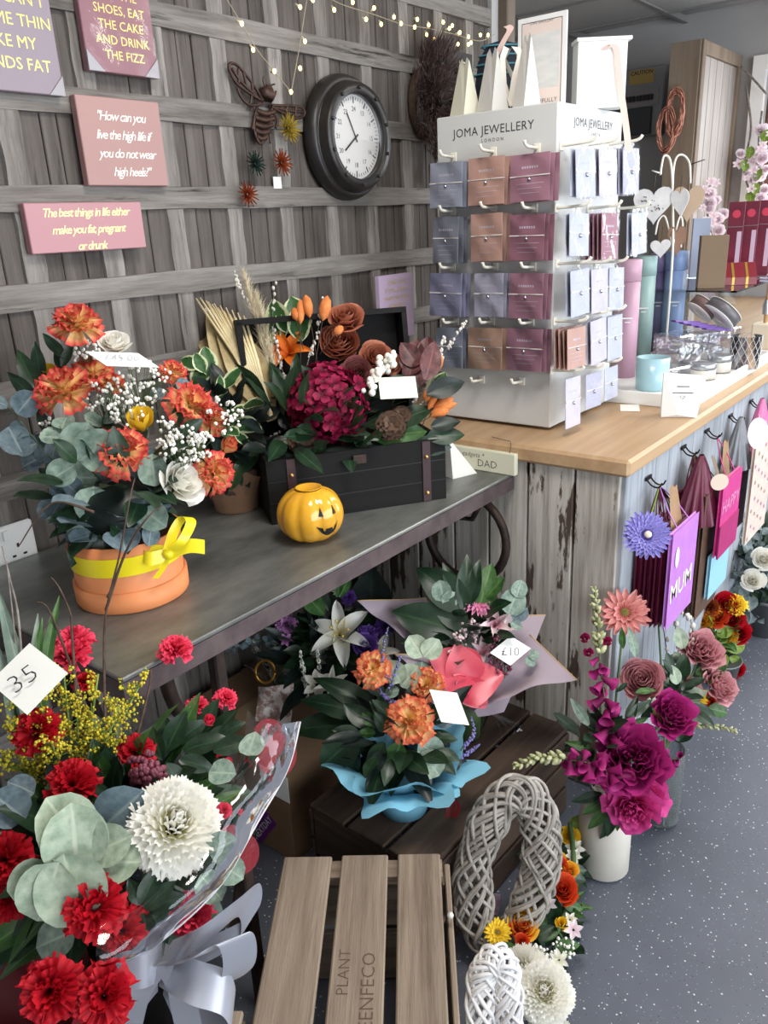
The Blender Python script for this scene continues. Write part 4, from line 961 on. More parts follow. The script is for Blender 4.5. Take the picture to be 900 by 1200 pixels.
for i, (pts, n, sz) in enumerate((([(150, 600, 0), (115, 560, -.06), (88, 530, -.09), (70, 500, -.1)], 9, .062), ([(150, 610, 0), (120, 600, -.06), (105, 615, -.08), (95, 640, -.08)], 7, .056), ([(140, 590, 0), (95, 570, -.02), (45, 520, -.03), (5, 470, -.02)], 12, .05),
        ([(160, 600, 0), (165, 590, -.06), (170, 610, -.09), (180, 618, -.1)], 6, .046), ([(130, 560, 0), (120, 500, -.03), (130, 470, -.04)], 6, .046), ([(150, 600, 0), (100, 590, -.05), (72, 585, -.06), (60, 600, -.05)], 7, .05), ([(150, 560, .0), (190, 470, 0), (210, 445, .02)], 5, .04), ([(150, 580, 0), (60, 540, 0), (20, 515, .01)], 8, .05))):
    sprig(hb, [D(x, y, d0+k) for x, y, k in pts], M_stem, ML['euc' if i in (0, 1, 4) else 'eucblue'], 'round', n, sz*1.05, seed=200+i)
for x0, y0, x1, y1, k, r in ((105, 520, 128, 505, -.1, 1), ):
    pass
for x0, y0, x1, y1, dd_ in ((88, 545, 62, 560, -.11), (86, 545, 100, 505, -.11), (92, 540, 127, 518, -.115), (110, 570, 108, 605, -.1), (100, 600, 100, 635, -.1), (165, 595, 188, 612, -.1), (160, 600, 145, 620, -.1), (182, 570, 178, 540, -.09), (20, 485, 36, 465, -.03), (10, 500, 22, 525, -.03)):
    pleaf(hb, 'round', x0, y0, x1+(x1-x0)*.25, y1+(y1-y0)*.25, d0+dd_, ML['euc' if x0 > 60 else 'eucblue'], -.01, 'eucalyptus_leaf')
for x0, y0, x1, y1, k in ((45, 470, 5, 435, 0), (45, 460, 18, 405, .02), (50, 450, 38, 398, .03), (45, 480, 60, 515, 0), (75, 420, 50, 388, .03), (72, 430, 85, 400, .03), (75, 440, 65, 405, .03), (210, 510, 238, 492, -.05), (205, 500, 214, 470, -.04), (200, 535, 225, 528, -.06), (280, 545, 268, 575, .02), (170, 610, 175, 640, -.09), (180, 545, 172, 570, -.07), (190, 590, 205, 580, -.05)):
    pleaf(hb, 'lance' if x0 < 80 else 'mid', x0, y0, x1, y1, d0-.01+k, ML['dark'], name='ruscus_leaf')
fill_leaves(hb, 'mid', bc+V(0, 0, .19), (.12, .11, .12), 60, .06, ML['dark'], 5, upb=.3); fill_leaves(hb, 'round', bc+V(0, 0, .15), (.11, .1, .06), 30, .05, ML['eucblue'], 6)
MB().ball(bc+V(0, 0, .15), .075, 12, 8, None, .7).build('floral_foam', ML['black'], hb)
card(hb, [D(100, 412, d0-.07), D(125, 429, d0-.08), D(187, 431, d0-.06), D(163, 405, d0-.03)], M_card)
text('£45.00', .020, mat('pencil', S_(176, 178, 186), rough=.6), hb, frame(D(143, 419, d0-.066), (D(100, 412, d0-.07)-D(125, 429, d0-.08)).cross(D(163, 405, d0-.03)-D(100, 412, d0-.07)) * -1, CU, 1), name='handwriting')
# ------------------------------------------------------------------ wooden chest of autumn flowers
M_chest = wood_mat('black_stained_chest', (S_(9, 8, 8), S_(16, 15, 15), S_(27, 25, 24)), 'x', 1, .8, .3, False, 40); M_strap = mat('dark_leather_strap', S_(52, 26, 30), rough=.5); M_brass = mat('brass_stud', S_(196, 160, 100), rough=.3, metal=.9)
cr = AZ(523, 584, TZ); ang = math.atan2(-.556, .83); CHL, CHD = .39, .235
ax, ay = V(math.cos(ang), math.sin(ang), 0), V(-math.sin(ang), math.cos(ang), 0)
co = cr-ax*(CHL/2)+ay*(CHD/2); CW = T(co.x, co.y, TZ+.0005) @ RZ(ang); hc = AX(523, 514, cr.x).z-TZ
ch = thing('flower_chest', 'open black wooden chest filled with hydrangea, rust roses and pampas', 'flower arrangement', co)
mb = MB(); t_ = .012
mb.box((0, -CHD/2+t_/2, hc/2), (CHL, t_, hc)); mb.box((0, CHD/2-t_/2, hc/2), (CHL, t_, hc)); mb.box((-CHL/2+t_/2, 0, hc/2), (t_, CHD-2*t_, hc)); mb.box((CHL/2-t_/2, 0, hc/2), (t_, CHD-2*t_, hc)); mb.box((0, 0, t_/2), (CHL-2*t_, CHD-2*t_, t_))
mb.build('chest_body', M_chest, ch, CW)
for x in (-CHL/2+.05, CHL/2-.045):
    s = MB().box((x, -CHD/2-.0015, hc/2), (.018, .003, hc-.002)).build('leather_strap', M_strap, ch, CW)
    for z in (.02, hc-.035): MB().ball((x, -CHD/2-.003, z), .005, 8, 5, None, 1).build('stud', M_brass, s, CW)
for z in (.045, .09):
    MB().box((0, -CHD/2-.0006, z), (CHL-.004, .0012, .002)).build('board_groove', M_blackedge, ch, CW)
MB().box((0, -CHD/2-.004, hc-.02), (.03, .008, .02), None, .002).build('latch', M_iron, ch, CW)
LW = CW @ T(0, CHD/2, hc) @ RX(math.radians(-8)); lm = MB(); lh = .255
lm.box((0, .006, lh/2), (CHL, .012, lh)); lm.box((0, -.025, lh-.006), (CHL, .05, .012)); lm.box((-CHL/2+.006, -.025, lh/2), (.012, .05, lh-.012)); lm.box((CHL/2-.006, -.025, lh/2), (.012, .05, lh-.012))
lm.build('lid', M_chest, ch, LW)
dc = dep(co); top = co+V(0, 0, hc+.05)
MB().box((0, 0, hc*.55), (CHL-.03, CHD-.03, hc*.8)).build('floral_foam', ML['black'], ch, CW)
flower(ch, 'hydrangea', 383, 470, 52, MP['burgundy'], dc-.09, 'hydrangea', up=.5)
for k_, x, y, r_, m, dd_, t in (('ranunculus', 397, 402, 28, 'rust', -.02, (0, .3)), ('rose', 406, 374, 21, 'rust', -.05, (0, .6)), ('ranunculus', 417, 437, 22, 'mauve', -.05, None), ('rose', 441, 421, 20, 'rust', .0, (.2, .2)), ('rose', 455, 425, 14, 'rust', .02, (.4, .1)), ('lily', 337, 411, 27, 'orange', -.04, (-.4, .2))):
    flower(ch, k_, x, y, r_, MP[m], dc+dd_, {'lily': 'lily', 'rose': 'rose', 'ranunculus': 'rose'}[k_], tilt=t)
# dried palm spears and pampas
for i, (x, y) in enumerate(((228, 352), (238, 348), (248, 356), (258, 352), (268, 362), (232, 362), (280, 372), (244, 346))):
    pleaf(ch, 'lance' if i % 2 else 'blade', 318+i*.5, 492, x, y, dc-.07+.004*i, ML['straw'], .0, 'palm_spear')
r = random.Random(8); pm = MB()
for i in range(26):
    t = i/25; a, b_ = D(318, 488, dc-.08), D(230+58*t, 350+24*t+4*math.sin(i*2), dc-.05); pm.tube([a, a.lerp(b_, .5)+V(0, 0, .01), b_], lambda q: .0058*(1-.75*q), 5)
pm.build('palm_fan', mat('dried_palm', S_(206, 186, 140), S_(226, 210, 170), 20, rough=.8), ch)
M_pam = mat('pampas_plume', S_(196, 180, 146), S_(220, 206, 176), 40, rough=.9)
for j, (x0, y0, x1, y1) in enumerate(((322, 455, 285, 318), (326, 450, 300, 345))):
    a, b_ = D(x0, y0, dc-.05), D(x1, y1, dc-.05); mb = MB(); mb.tube([a, b_], .0015, 4); r = random.Random(j)
    for i in range(700):
        t = r.uniform(.15, 1); p = a.lerp(b_, t); ax_ = (b_-a).normalized(); w_ = (.040*math.sin(PI*min(1, t*.95))**.6)
        dr = (ax_*1.1+V(r.uniform(-1, 1), r.uniform(-1, 1), r.uniform(-1, 1))*.7).normalized(); sdv = dr.cross(V(r.random(), r.random(), 1)).normalized()*.0007
        e = p+dr*w_*r.uniform(.6, 1.3); mb.add([p-sdv, p+sdv, e], [(0, 1, 2)], None, False)
    mb.build('pampas_plume', M_pam, ch)
# bunny-tail grasses
M_bun = mat('orange_bunny_tail', S_(196, 108, 50), S_(214, 132, 74), 60, rough=.9, bmp=.4)
for x, y, x2, y2, rr_ in ((363, 372, 358, 345, 6), (378, 376, 384, 346, 7), (352, 380, 352, 350, 5), (392, 392, 402, 382, 5), (348, 376, 344, 360, 5), (508, 478, 532, 466, 6), (505, 488, 528, 478, 6), (502, 480, 512, 456, 5), (498, 470, 506, 455, 6), (510, 436, 518, 416, 5), (505, 484, 536, 472, 5), (515, 470, 522, 462, 5)):
    a, b_ = D(x, y, dc-.08), D(x2, y2, dc-.08); F = frame(a, b_-a, CR, 1); L = (b_-a).length; q = rr_*dc/FPX
    o = MB().tube([a-(b_-a)*1.8+V(0, 0, -.01), a], .0008, 4).build('bunny_tail', M_twig, ch); MB().lathe([(.1*q, 0), (.8*q, .2*L), (q, .5*L), (.75*q, .8*L), (0, L)], 9, F).build('tuft', M_bun, o)
for i, (x, y, x2, y2) in enumerate(((480, 440, 488, 395), (490, 430, 470, 400), (495, 440, 512, 405), (500, 430, 500, 392), (485, 450, 478, 418), (492, 452, 512, 430), (500, 450, 522, 440), (478, 430, 496, 410), (505, 460, 530, 448))):
    pleaf(ch, 'egg', x, y, x2, y2, dc-.01, ML['plum'], name='plum_leaf')
for x, y, x2, y2, m in ((500, 462, 545, 444, 'black'), (498, 445, 515, 398, 'plum'), (505, 500, 540, 492, 'black'), (440, 515, 500, 500, 'green'), (445, 512, 478, 492, 'dark'), (500, 512, 545, 508, 'dark'), (485, 520, 530, 525, 'dark'), (460, 500, 505, 470, 'dark'), (415, 510, 440, 535, 'dark'), (400, 530, 420, 555, 'green'), (385, 530, 404, 552, 'green'), (362, 535, 358, 562, 'dark'), (345, 540, 330, 560, 'dark'), (370, 530, 395, 545, 'dark')):
    pleaf(ch, 'mid', x, y, x2, y2, dc-.1, ML[m], name='leaf')
for x, y, x2, y2 in ((332, 395, 318, 350), (340, 390, 325, 365), (352, 400, 346, 360), (320, 400, 322, 372), (355, 395, 340, 345), (505, 468, 522, 435), (512, 482, 525, 452), (508, 520, 532, 515), (505, 515, 520, 505)):
    pleaf(ch, 'egg', x, y, x2, y2, dc-.03 if x < 400 else dc-.06, ML['varieg'], name='variegated_leaf')
fill_leaves(ch, 'mid', co+V(0, 0, hc+.03), (.2, .13, .11), 90, .065, ML['dark'], 12, upb=.4); fill_leaves(ch, 'lance', co+V(0, 0, hc+.03)-ax*.12, (.16, .13, .1), 34, .10, ML['dark'], 13, upb=.2); fill_leaves(ch, 'egg', co+V(0, 0, hc+.02)-ax*.05, (.2, .12, .09), 30, .06, ML['black'], 14, upb=.3)
mb = MB(); r = random.Random(3)
for i in range(46):
    t = r.random(); p = D(430+28*t+r.uniform(-6, 6), 455-38*t+r.uniform(-8, 8), dc-.1+r.uniform(-.02, .02)); mb.ball(p, r.uniform(.005, .0085), 8, 6)
mb.build('white_berries', M_dotw, ch)
card(ch, [D(443, 443, dc-.1), D(446, 468, dc-.12), D(490, 466, dc-.12), D(486, 445, dc-.1)], mat('cream_card', S_(236, 232, 212), rough=.6))
for x, y, r_, dd_ in ((353, 519, 16, -.13), (458, 500, 19, -.1), (470, 490, 15, -.08)):
    p = D(x, y, dc+dd_); obj('pine_cone', cached('cone', cone_mesh), M_cone, ch, frame(p, (CAM-p)+V(0, 0, .4), CU, r_*dc/FPX))
for i, pts in enumerate(([(330, 470), (300, 420), (265, 385), (240, 360)], [(345, 480), (330, 430), (320, 380), (322, 330)], [(340, 500), (310, 515), (290, 520), (270, 512)], [(350, 470), (362, 420), (372, 390), (378, 350)], [(490, 470), (510, 430), (530, 400), (545, 378)], [(480, 480), (500, 450), (515, 420), (520, 395)], [(440, 510), (480, 485), (500, 470), (515, 460)], [(345, 500), (345, 470), (330, 450), (310, 430)], [(320, 420), (300, 370), (282, 340), (275, 318)])):
    twig(ch, [D(x, y, dc-.05) for x, y in pts], .0012, M_grtwig, 'budded_twig', 42, M_budg, .0032, 300+i)
# ------------------------------------------------------------------ pot in kraft paper behind, with dark ivy
pc = AZ(288, 602, TZ)+V(.02, .05, 0); M_kraft = mat('kraft_paper', S_(140, 108, 84), S_(120, 92, 70), 8, rough=.85, bmp=.1); dpx = dep(pc)
po2 = thing('ivy_pot', 'plant pot wrapped in kraft paper with dark ivy between hat box and chest', 'potted plant', pc)
MB().lathe([(0, 0), (.045, 0), (.052, .05), (.058, .09), (.05, .09), (0, .085)], 20).build('pot', M_kraft, po2, T(*pc)); paper_ring(po2, pc+V(0, 0, .001), .048, .068, .095, M_kraft, 'kraft_wrap', 36, 9, 4, 5, .12)
MB().lathe([(.055, .045), (.056, .055)], 20).build('string', M_twig, po2, T(*pc))
fill_leaves(po2, 'mid', pc+V(0, 0, .17), (.1, .09, .13), 60, .06, ML['black'], 21); fill_leaves(po2, 'egg', pc+V(-.02, 0, .22), (.1, .08, .12), 16, .055, ML['varieg'], 22)
for x, y, x2, y2 in ((235, 430, 210, 420), (245, 440, 240, 405), (225, 450, 250, 425), (280, 520, 292, 545), (275, 545, 300, 560)): pleaf(po2, 'egg', x, y, x2, y2, dpx-.05, ML['varieg' if y < 500 else 'eucblue'], name='leaf')
for i, (x, y) in enumerate(((232, 415), (250, 400), (290, 430), (300, 470), (245, 470))): sprig(po2, [pc+V(0, 0, .12), D((x+285)/2, (y+560)/2, dpx), D(x, y, dpx+.02)], M_stem, ML['dark' if i % 2 else 'varieg'], 'egg', 6, .045, 'ivy_trail', 330+i)
# ------------------------------------------------------------------ ceramic pumpkin
M_pump = mat('yellow_glazed_ceramic', S_(222, 166, 44), S_(212, 150, 34), 6, rough=.18, coat=.6); pp = AZ(366, 630, TZ); dpp = dep(pp); PR_ = 39*dpp/FPX
pk_ = thing('ceramic_pumpkin', 'glossy yellow ceramic pumpkin with a cut-out grin on the table', 'ornament', pp)
def pumpkin_pt(a, v):
    rib = 1-.07*abs(math.cos(a*4.5))**6; th = PI*(.06+.86*v); rr_ = PR_*math.sin(th)**.72*rib; z = PR_*.80*(1-math.cos(th))-PR_*.02
    return V(rr_*math.cos(a), rr_*math.sin(a), z)
mb = MB(); mb.grid(lambda u, v: pumpkin_pt(u*2*PI, v), 72, 24, None, True, True); 
mb.lathe([(PR_*.37, PR_*1.58), (PR_*.40, PR_*1.61), (PR_*.36, PR_*1.60), (PR_*.3, PR_*1.5), (0, PR_*1.48)], 24); mb.build('shell', M_pump, pk_, T(*pp))
fa = math.atan2(-pp.y, -pp.x)+.55
def on_pumpkin(poly):
    out = []
    for u, v in poly: out.append(pumpkin_pt(fa+u, v)*1.0)
    return out
for nm, poly in (('eye', [(-.16, .60), (-.30, .60), (-.22, .72)]), ('eye', [(.16, .60), (.30, .60), (.23, .72)])):
    c = on_pumpkin(poly); m2 = MB(); n = V(math.cos(fa+poly[0][0]), math.sin(fa+poly[0][0]), .1)*.0022
    m2.add([q+n for q in c]+[q-n*2 for q in c], [(0, 1, 2), (5, 4, 3), (0, 3, 4, 1), (1, 4, 5, 2), (2, 5, 3, 0)], None, False); m2.build(nm, M_blackedge, pk_, T(*pp))
mm = MB()
def mouth(u, v):
    s = (u-.5)*2; bot = .30+.17*s*s; tp = .42+.05*s*s; 
    if .3 < abs(s) < .45: tp -= .05
    w_ = bot+(max(tp, bot+.01)-bot)*v; p = pumpkin_pt(fa+s*.40, w_); return p+V(p.x, p.y, 0).normalized()*.0014
mm.grid(mouth, 24, 2, None, False); mm.build('mouth', M_blackedge, pk_, T(*pp))
# ------------------------------------------------------------------ pyramid box and DAD plaque on the table
py_ = AZ(540, 557, TZ)+V(.01, .02, 0); h_ = AX(524, 512, py_.x).z-TZ; mb = MB(); a = .036
mb.add([(-a, -a, 0), (a, -a, 0), (a, a, 0), (-a, a, 0), (-.018, .0, h_)], [(3, 2, 1, 0), (0, 1, 4), (1, 2, 4), (2, 3, 4), (3, 0, 4)], None, False)
tag(mb.build('pyramid_box', M_wbag, None, T(py_.x, py_.y, TZ+.0005) @ RZ(-.35)), 'white paper pyramid box standing beside the chest', 'gift box')
M_dad = mat('cream_block', S_(216, 214, 190), rough=.6); a, b_ = AX(604, 548, 1.588), AX(530, 505, 1.588)
o = thing('wooden_plaque', 'long cream wooden plaque about a dad at the table\'s end', 'sign', (1.59, a.y+.1, TZ)); hz = .052; y0_, y1_ = a.y, a.y+.235
MB().box((1.592, (y0_+y1_)/2, TZ+hz/2+.0005), (.016, y1_-y0_, hz), None, .001).build('block', M_dad, o)
FP = lambda y, z: Matrix(((0, 0, -1, 1.5836), (-1, 0, 0, y), (0, 1, 0, z), (0, 0, 0, 1)))
text('DAD', .026, M_ink, o, FP(y0_+.075, TZ+.019), bold=-.012); text('gadgets *', .017, M_ink, o, FP(y0_+.115, TZ+.038), shear=.2, bold=-.01)
MB().tube(smooth_path([(1.592, y0_+.018, TZ+hz), (1.60, y0_+.02, TZ+hz+.025), (1.615, y0_+.05, CZ+.004), (1.63, y0_+.09, CZ+.003)], 5), .0008, 4).build('hanging_wire', M_twig, o)
# ------------------------------------------------------------------ crates
M_crate = wood_mat('weathered_crate_board', (S_(78, 65, 54), S_(138, 122, 106), S_(178, 162, 144)), 'x', 1, .8, .8, True, 46, .45)
M_crate2 = wood_mat('shaded_crate_board', (S_(36, 28, 24), S_(66, 52, 43), S_(92, 74, 60)), 'x', 1, .8, .6, True, 55)  # darker boards: the shade around this crate is put into their colour
M_burn = mat('burnt_stencil', S_(88, 72, 60), rough=.9); M_nail = mat('pale_nail', S_(200, 196, 188), rough=.5)
def crate(label, W, L, Wd, H, m, slats, group='wooden crates', st=.012):
    o = thing('wooden_crate', label, 'crate', W.to_translation(), group)
    for i, (a, b_) in enumerate(slats):
        MB().box((0, 0, 0), (L+rnd.uniform(-.004, .004), b_-a, st), None, .0025).build('top_slat', m, o, W @ T(L/2, (a+b_)/2, H-st/2))
    for x in (.022, L-.022): MB().box((0, 0, 0), (Wd-.03, .04, .018)).build('batten', m, o, W @ T(x, Wd/2, H-st-.009) @ RZ(PI/2))
    for y in (.006, Wd-.006):
        for k in range(3): MB().box((0, 0, 0), (L-.002, .010, H*.27), None, .002).build('side_slat', m, o, W @ T(L/2, y, H*(.16+.315*k)))
    for x in (.008, L-.008):
        for k in range(2): MB().box((0, 0, 0), (Wd-.026, .012, H*.4), None, .002).build('end_slat', m, o, W @ T(x, Wd/2, H*(.21+.46*k)) @ RZ(PI/2))
    for x in (.03, L-.03):
        for y in (.024, Wd-.024): MB().box((x, y, (H-st)/2-.01), (.024, .024, H-st-.022)).build('corner_post', m, o, W)
    return o
Fl, Fr = AZ(333, 1003, .3), AZ(522, 1000, .3); wd = (Fr-Fl); Wd = wd.length+.008; wd.normalize(); ld = V(wd.y, -wd.x, 0)
WF = Matrix(((ld.x, wd.x, 0, Fl.x), (ld.y, wd.y, 0, Fl.y), (0, 0, 1, 0), (0, 0, 0, 1)))
k_ = Wd/.302
cf = crate('weathered pale crate with three top slats and faint stencil in the foreground', WF, .52, Wd, .3, M_crate, [(0, .088*k_), (.106*k_, .190*k_), (.208*k_, .284*k_)])
FT = WF @ T(0, 0, .3006) @ RZ(PI)
text('PLANT', .027, M_burn, cf, WF @ T(.245, .128*k_, .3004) @ RZ(PI), name='stencil', ext=0, bold=-.012); text('QUEENFECO', .031, M_burn, cf, WF @ T(.30, .166*k_, .3004) @ RZ(PI), name='stencil', bold=-.008)
MB().ball((.14, .296*k_, .3), .006, 8, 6).build('nail_head', M_nail, cf, WF)
WB = T(.937, .695, 0) @ RZ(-.035)
crate('shade-toned wooden crate under the blue and pink bouquets', WB, .57, .32, .25, M_crate2, [(.002, .098), (.108, .204), (.214, .312)])
# ------------------------------------------------------------------ cardboard box
M_cb = mat('brown_cardboard', S_(134, 104, 78), S_(126, 98, 72), 20, rough=.85); bx = .985
cbx = thing('cardboard_box', 'brown cardboard box with a white label and purple sticker under the table', 'box', (1.11, 1.27, 0)); hB = .34
MB().box((bx+.13, 1.114+.15, hB/2+.0005), (.26, .30, hB), None, .002).build('carton', M_cb, cbx)
MB().box((bx+.13, 1.114+.15, hB+.001), (.262, .05, .001)).build('packing_tape', mat('packing_tape', S_(166, 138, 104), rough=.25), cbx)
FB = lambda y, z: Matrix(((0, 0, -1, bx-.0008), (-1, 0, 0, y), (0, 1, 0, z), (0, 0, 0, 1)))
p = AX(322, 918, bx); MB().box((0, 0, 0), (.09, .07, .0008)).build('white_label', M_card, cbx, FB(p.y, p.z))
p = AX(303, 960, bx-.06); STK = FB(AX(301, 960, bx).y, AX(301, 960, bx).z) @ RZ(.95); PF = frame(D(302, 958, dep(p)), (CAM-p), CU*.86+CR*-.45, 1); ps = MB().box((0, 0, 0), (.115, .09, .0012)).build('purple_sticker', mat('purple_sticker', S_(112, 28, 128), rough=.35), cbx, STK)
for i, l in enumerate(('AMAZON', 'PRIME', 'NEXTDAY')): text(l, .024, M_white, cbx, STK @ T(0, .027-.026*i, .001), name='lettering', bold=.012)
# ------------------------------------------------------------------ red bouquet, front left
dr_ = .92; M_silk = mat('silver_satin_ribbon', S_(158, 160, 170), rough=.3, metal=.25, coat=.2); M_cello = film_mat('cellophane', (1, 1, 1), .86, .08, .5); M_redprint = mat('red_print_film', S_(134, 14, 34), rough=.4, alpha=.62, spec=.2)
bkt_c = AZ(150, 1290, .36); cen = D(140, 1000, dr_+.12); base = D(165, 1200, dr_+.08)
cz = .30; kc = AZ(287, 1182, cz)
crate('taller wooden crate under the red bouquet, only its corner showing', T(kc.x, kc.y, 0) @ T(-WF[0][3], -WF[1][3], 0) @ WF @ T(0, -.30, 0), .30, .30, cz, M_crate, [(.0, .088), (.104, .192), (.208, .298)])
bkt = thing('flower_bucket', 'black bucket holding the red bouquet', 'bucket', (base.x-.03, base.y+.05, cz)); hbk = base.z-cz-.05
MB().lathe([(0, 0), (.075, 0), (.095, hbk), (.1, hbk), (.098, hbk-.01), (.078, .01), (0, .008)], 28).build('pail', mat('black_plastic', S_(28, 26, 28), rough=.4), bkt, T(base.x-.03, base.y+.05, cz+.0005)); MB().lathe([(.098, hbk-.012), (.104, hbk-.010), (.104, hbk), (.098, hbk)], 28).build('rim', mat('black_plastic', (0, 0, 0)), bkt, T(base.x-.03, base.y+.05, cz+.0005))
rb = thing('red_bouquet', 'large red carnation bouquet in cellophane with a silver ribbon bow', 'bouquet', (base.x-.03, base.y+.05, cz+.01))
for i in range(14): MB().tube([base+V(-.03+.02*math.cos(i), .05+.02*math.sin(i), -.08), base+V(0, .03, .06), cen+V(.06*math.cos(i*2), .06*math.sin(i*2), 0)], .003, 5).build('stem', M_stem, rb)
for x, y, r_, m, k in ((45, 858, 29, 'red', .06), (86, 922, 32, 'red', .02), (112, 1063, 37, 'red', -.08), (143, 1090, 30, 'red', -.06), (60, 1160, 36, 'red', -.14), (122, 1167, 36, 'red', -.13), (8, 1008, 32, 'red', -.02), (12, 1050, 26, 'red', -.03), (88, 753, 22, 'pinkred', .2), (84, 771, 24, 'pinkred', .18), (206, 763, 20, 'pinkred', .22), (232, 829, 14, 'pinkred', .18), (264, 820, 14, 'pinkred', .2), (160, 881, 22, 'red', .08), (254, 876, 11, 'red', .16), (92, 968, 14, 'red', .0), (110, 1003, 17, 'red', -.04), (225, 1072, 26, 'pinkred', -.02), (262, 950, 10, 'pinkred', .08), (100, 800, 14, 'red', .16)):
    flower(rb, 'carnation', x, y, r_*1.04, MP[m], dr_+k, 'carnation', out=cen, up=.3 if y > 800 else .8)
for x, y in ((245, 845), (265, 895), (150, 930), (230, 1100)): flower(rb, 'bud', x, y, 9, MP['pinkred'], dr_+.08, 'carnation_bud', out=cen)
flower(rb, 'mum', 205, 965, 52, MP['cream'], dr_-.02, 'chrysanthemum', tilt=(.25, .1))
mb = MB(); r = random.Random(4); cs = D(173, 903, dr_+.04)
for i in range(70):
    a, q = r.uniform(0, 2*PI), math.sqrt(r.random()); mb.ball(cs+CR*(math.cos(a)*q*.026)+CU*(math.sin(a)*q*.022)-CF*(.018*(1-q*q)), .0042, 6, 5)
mb.build('sedum_head', mat('burgundy_sedum', S_(88, 30, 48), S_(120, 54, 70), 80, rough=.5), rb)
for i, (x0, y0, x1, y1) in enumerate(((90, 960, 40, 800), (95, 960, 75, 790), (100, 960, 115, 790), (100, 960, 165, 800), (95, 960, 10, 850), (90, 960, 0, 890), (100, 960, 140, 830), (100, 940, 120, 860), (85, 950, 30, 900), (100, 950, 90, 830), (90, 960, 25, 820), (95, 960, 60, 870))):
    a, b_ = D(x0, y0, dr_+.1), D(x1, y1, dr_+.06+.02*math.sin(i)); st_ = MB(); ds = MB(); r = random.Random(500+i); st_.tube([a, a.lerp(b_, .5)+V(0, 0, .015), b_], .0014, 5)
    for k in range(26):
        t = r.uniform(.4, 1); p = a.lerp(b_, t)+V(0, 0, .015*math.sin(t*PI)); q = p+(CR*r.uniform(-1, 1)+CU*r.uniform(-.3, 1)+CF*r.uniform(-.8, .6))*.028*(1.25-t*.5); st_.tube([p, q], .0006, 3)
        for n in range(7): ds.ball(p.lerp(q, r.uniform(.3, 1.15))+V(r.uniform(-1, 1), r.uniform(-1, 1), r.uniform(-1, 1))*.004, r.uniform(.0012, .0024), 5, 4)
    o = st_.build('goldenrod_spray', ML['lime'], rb); ds.build('blossoms', M_doty, o)
for x0, y0, x1, y1, k, m in ((95, 1000, 58, 935, -.06, 'sage'), (90, 1020, 85, 945, -.07, 'sage'), (90, 1010, 105, 955, -.065, 'sage'), (70, 1010, 40, 1085, -.09, 'sage'), (75, 1000, 95, 1090, -.085, 'sage'), (60, 1010, 18, 1060, -.08, 'sage'), (115, 1010, 165, 1010, -.05, 'sage'), (110, 1000, 150, 980, -.05, 'sage'), (90, 1090, 40, 1110, -.06, 'euc'), (30, 960, -10, 930, 0, 'eucblue'), (40, 930, 10, 915, .02, 'eucblue'), (165, 940, 150, 990, .0, 'euc'), (245, 1000, 275, 985, -.02, 'euc'), (255, 1010, 285, 1030, -.02, 'euc'), (235, 1025, 260, 1055, -.03, 'euc'), (290, 885, 300, 860, .05, 'sage'), (245, 905, 275, 905, .04, 'euc'), (120, 970, 165, 930, -.02, 'eucblue')):
    pleaf(rb, 'round', x0, y0, x1, y1, dr_+k, ML[m], -.01, 'eucalyptus_leaf')
for x0, y0, x1, y1, k in ((190, 890, 175, 855, .1), (195, 880, 215, 835, .12), (205, 870, 240, 845, .14), (215, 880, 265, 860, .13), (235, 860, 250, 820, .16), (245, 870, 275, 830, .16), (250, 880, 292, 865, .12), (210, 890, 250, 900, .1), (200, 895, 190, 840, .14), (260, 860, 285, 845, .15), (195, 895, 220, 930, .08), (165, 1060, 150, 1030, -.05), (165, 1060, 185, 1020, -.05), (170, 1065, 200, 1035, -.05), (170, 1065, 215, 1050, -.04), (168, 1070, 175, 1115, -.06), (160, 1065, 130, 1040, -.05), (255, 1005, 220, 1010, -.02), (260, 1010, 230, 1035, -.01), (265, 1010, 270, 1040, -.01), (110, 920, 130, 935, .02), (60, 930, 40, 950, .02), (130, 940, 150, 960, .02)):
    pleaf(rb, 'mid', x0, y0, x1, y1, dr_+k, ML['dark'], name='ruscus_leaf')
fill_leaves(rb, 'mid', cen, (.15, .15, .15), 120, .075, ML['dark'], 31, upb=.1); fill_leaves(rb, 'egg', cen+V(0, 0, -.02), (.13, .13, .13), 60, .06, ML['black'], 32); fill_leaves(rb, 'lance', cen+V(0, 0, .02), (.15, .15, .15), 40, .09, ML['green'], 33, upb=.4)
cd_ = dr_+.02; card(rb, [D(35, 754, cd_+.03), D(-12, 800, cd_), D(32, 838, cd_-.04), D(78, 796, cd_)], M_card)
n_ = (D(-12, 800, cd_)-D(35, 754, cd_+.03)).cross(D(78, 796, cd_)-D(35, 754, cd_+.03)); n_ = n_ if n_.dot(CAM-cen) > 0 else -n_
text('35', .036, M_ink, rb, frame(D(28, 797, cd_-.012)+n_.normalized()*.0025, n_, CU*.75+CR*-.6, 1), name='handwriting', bold=-.02)
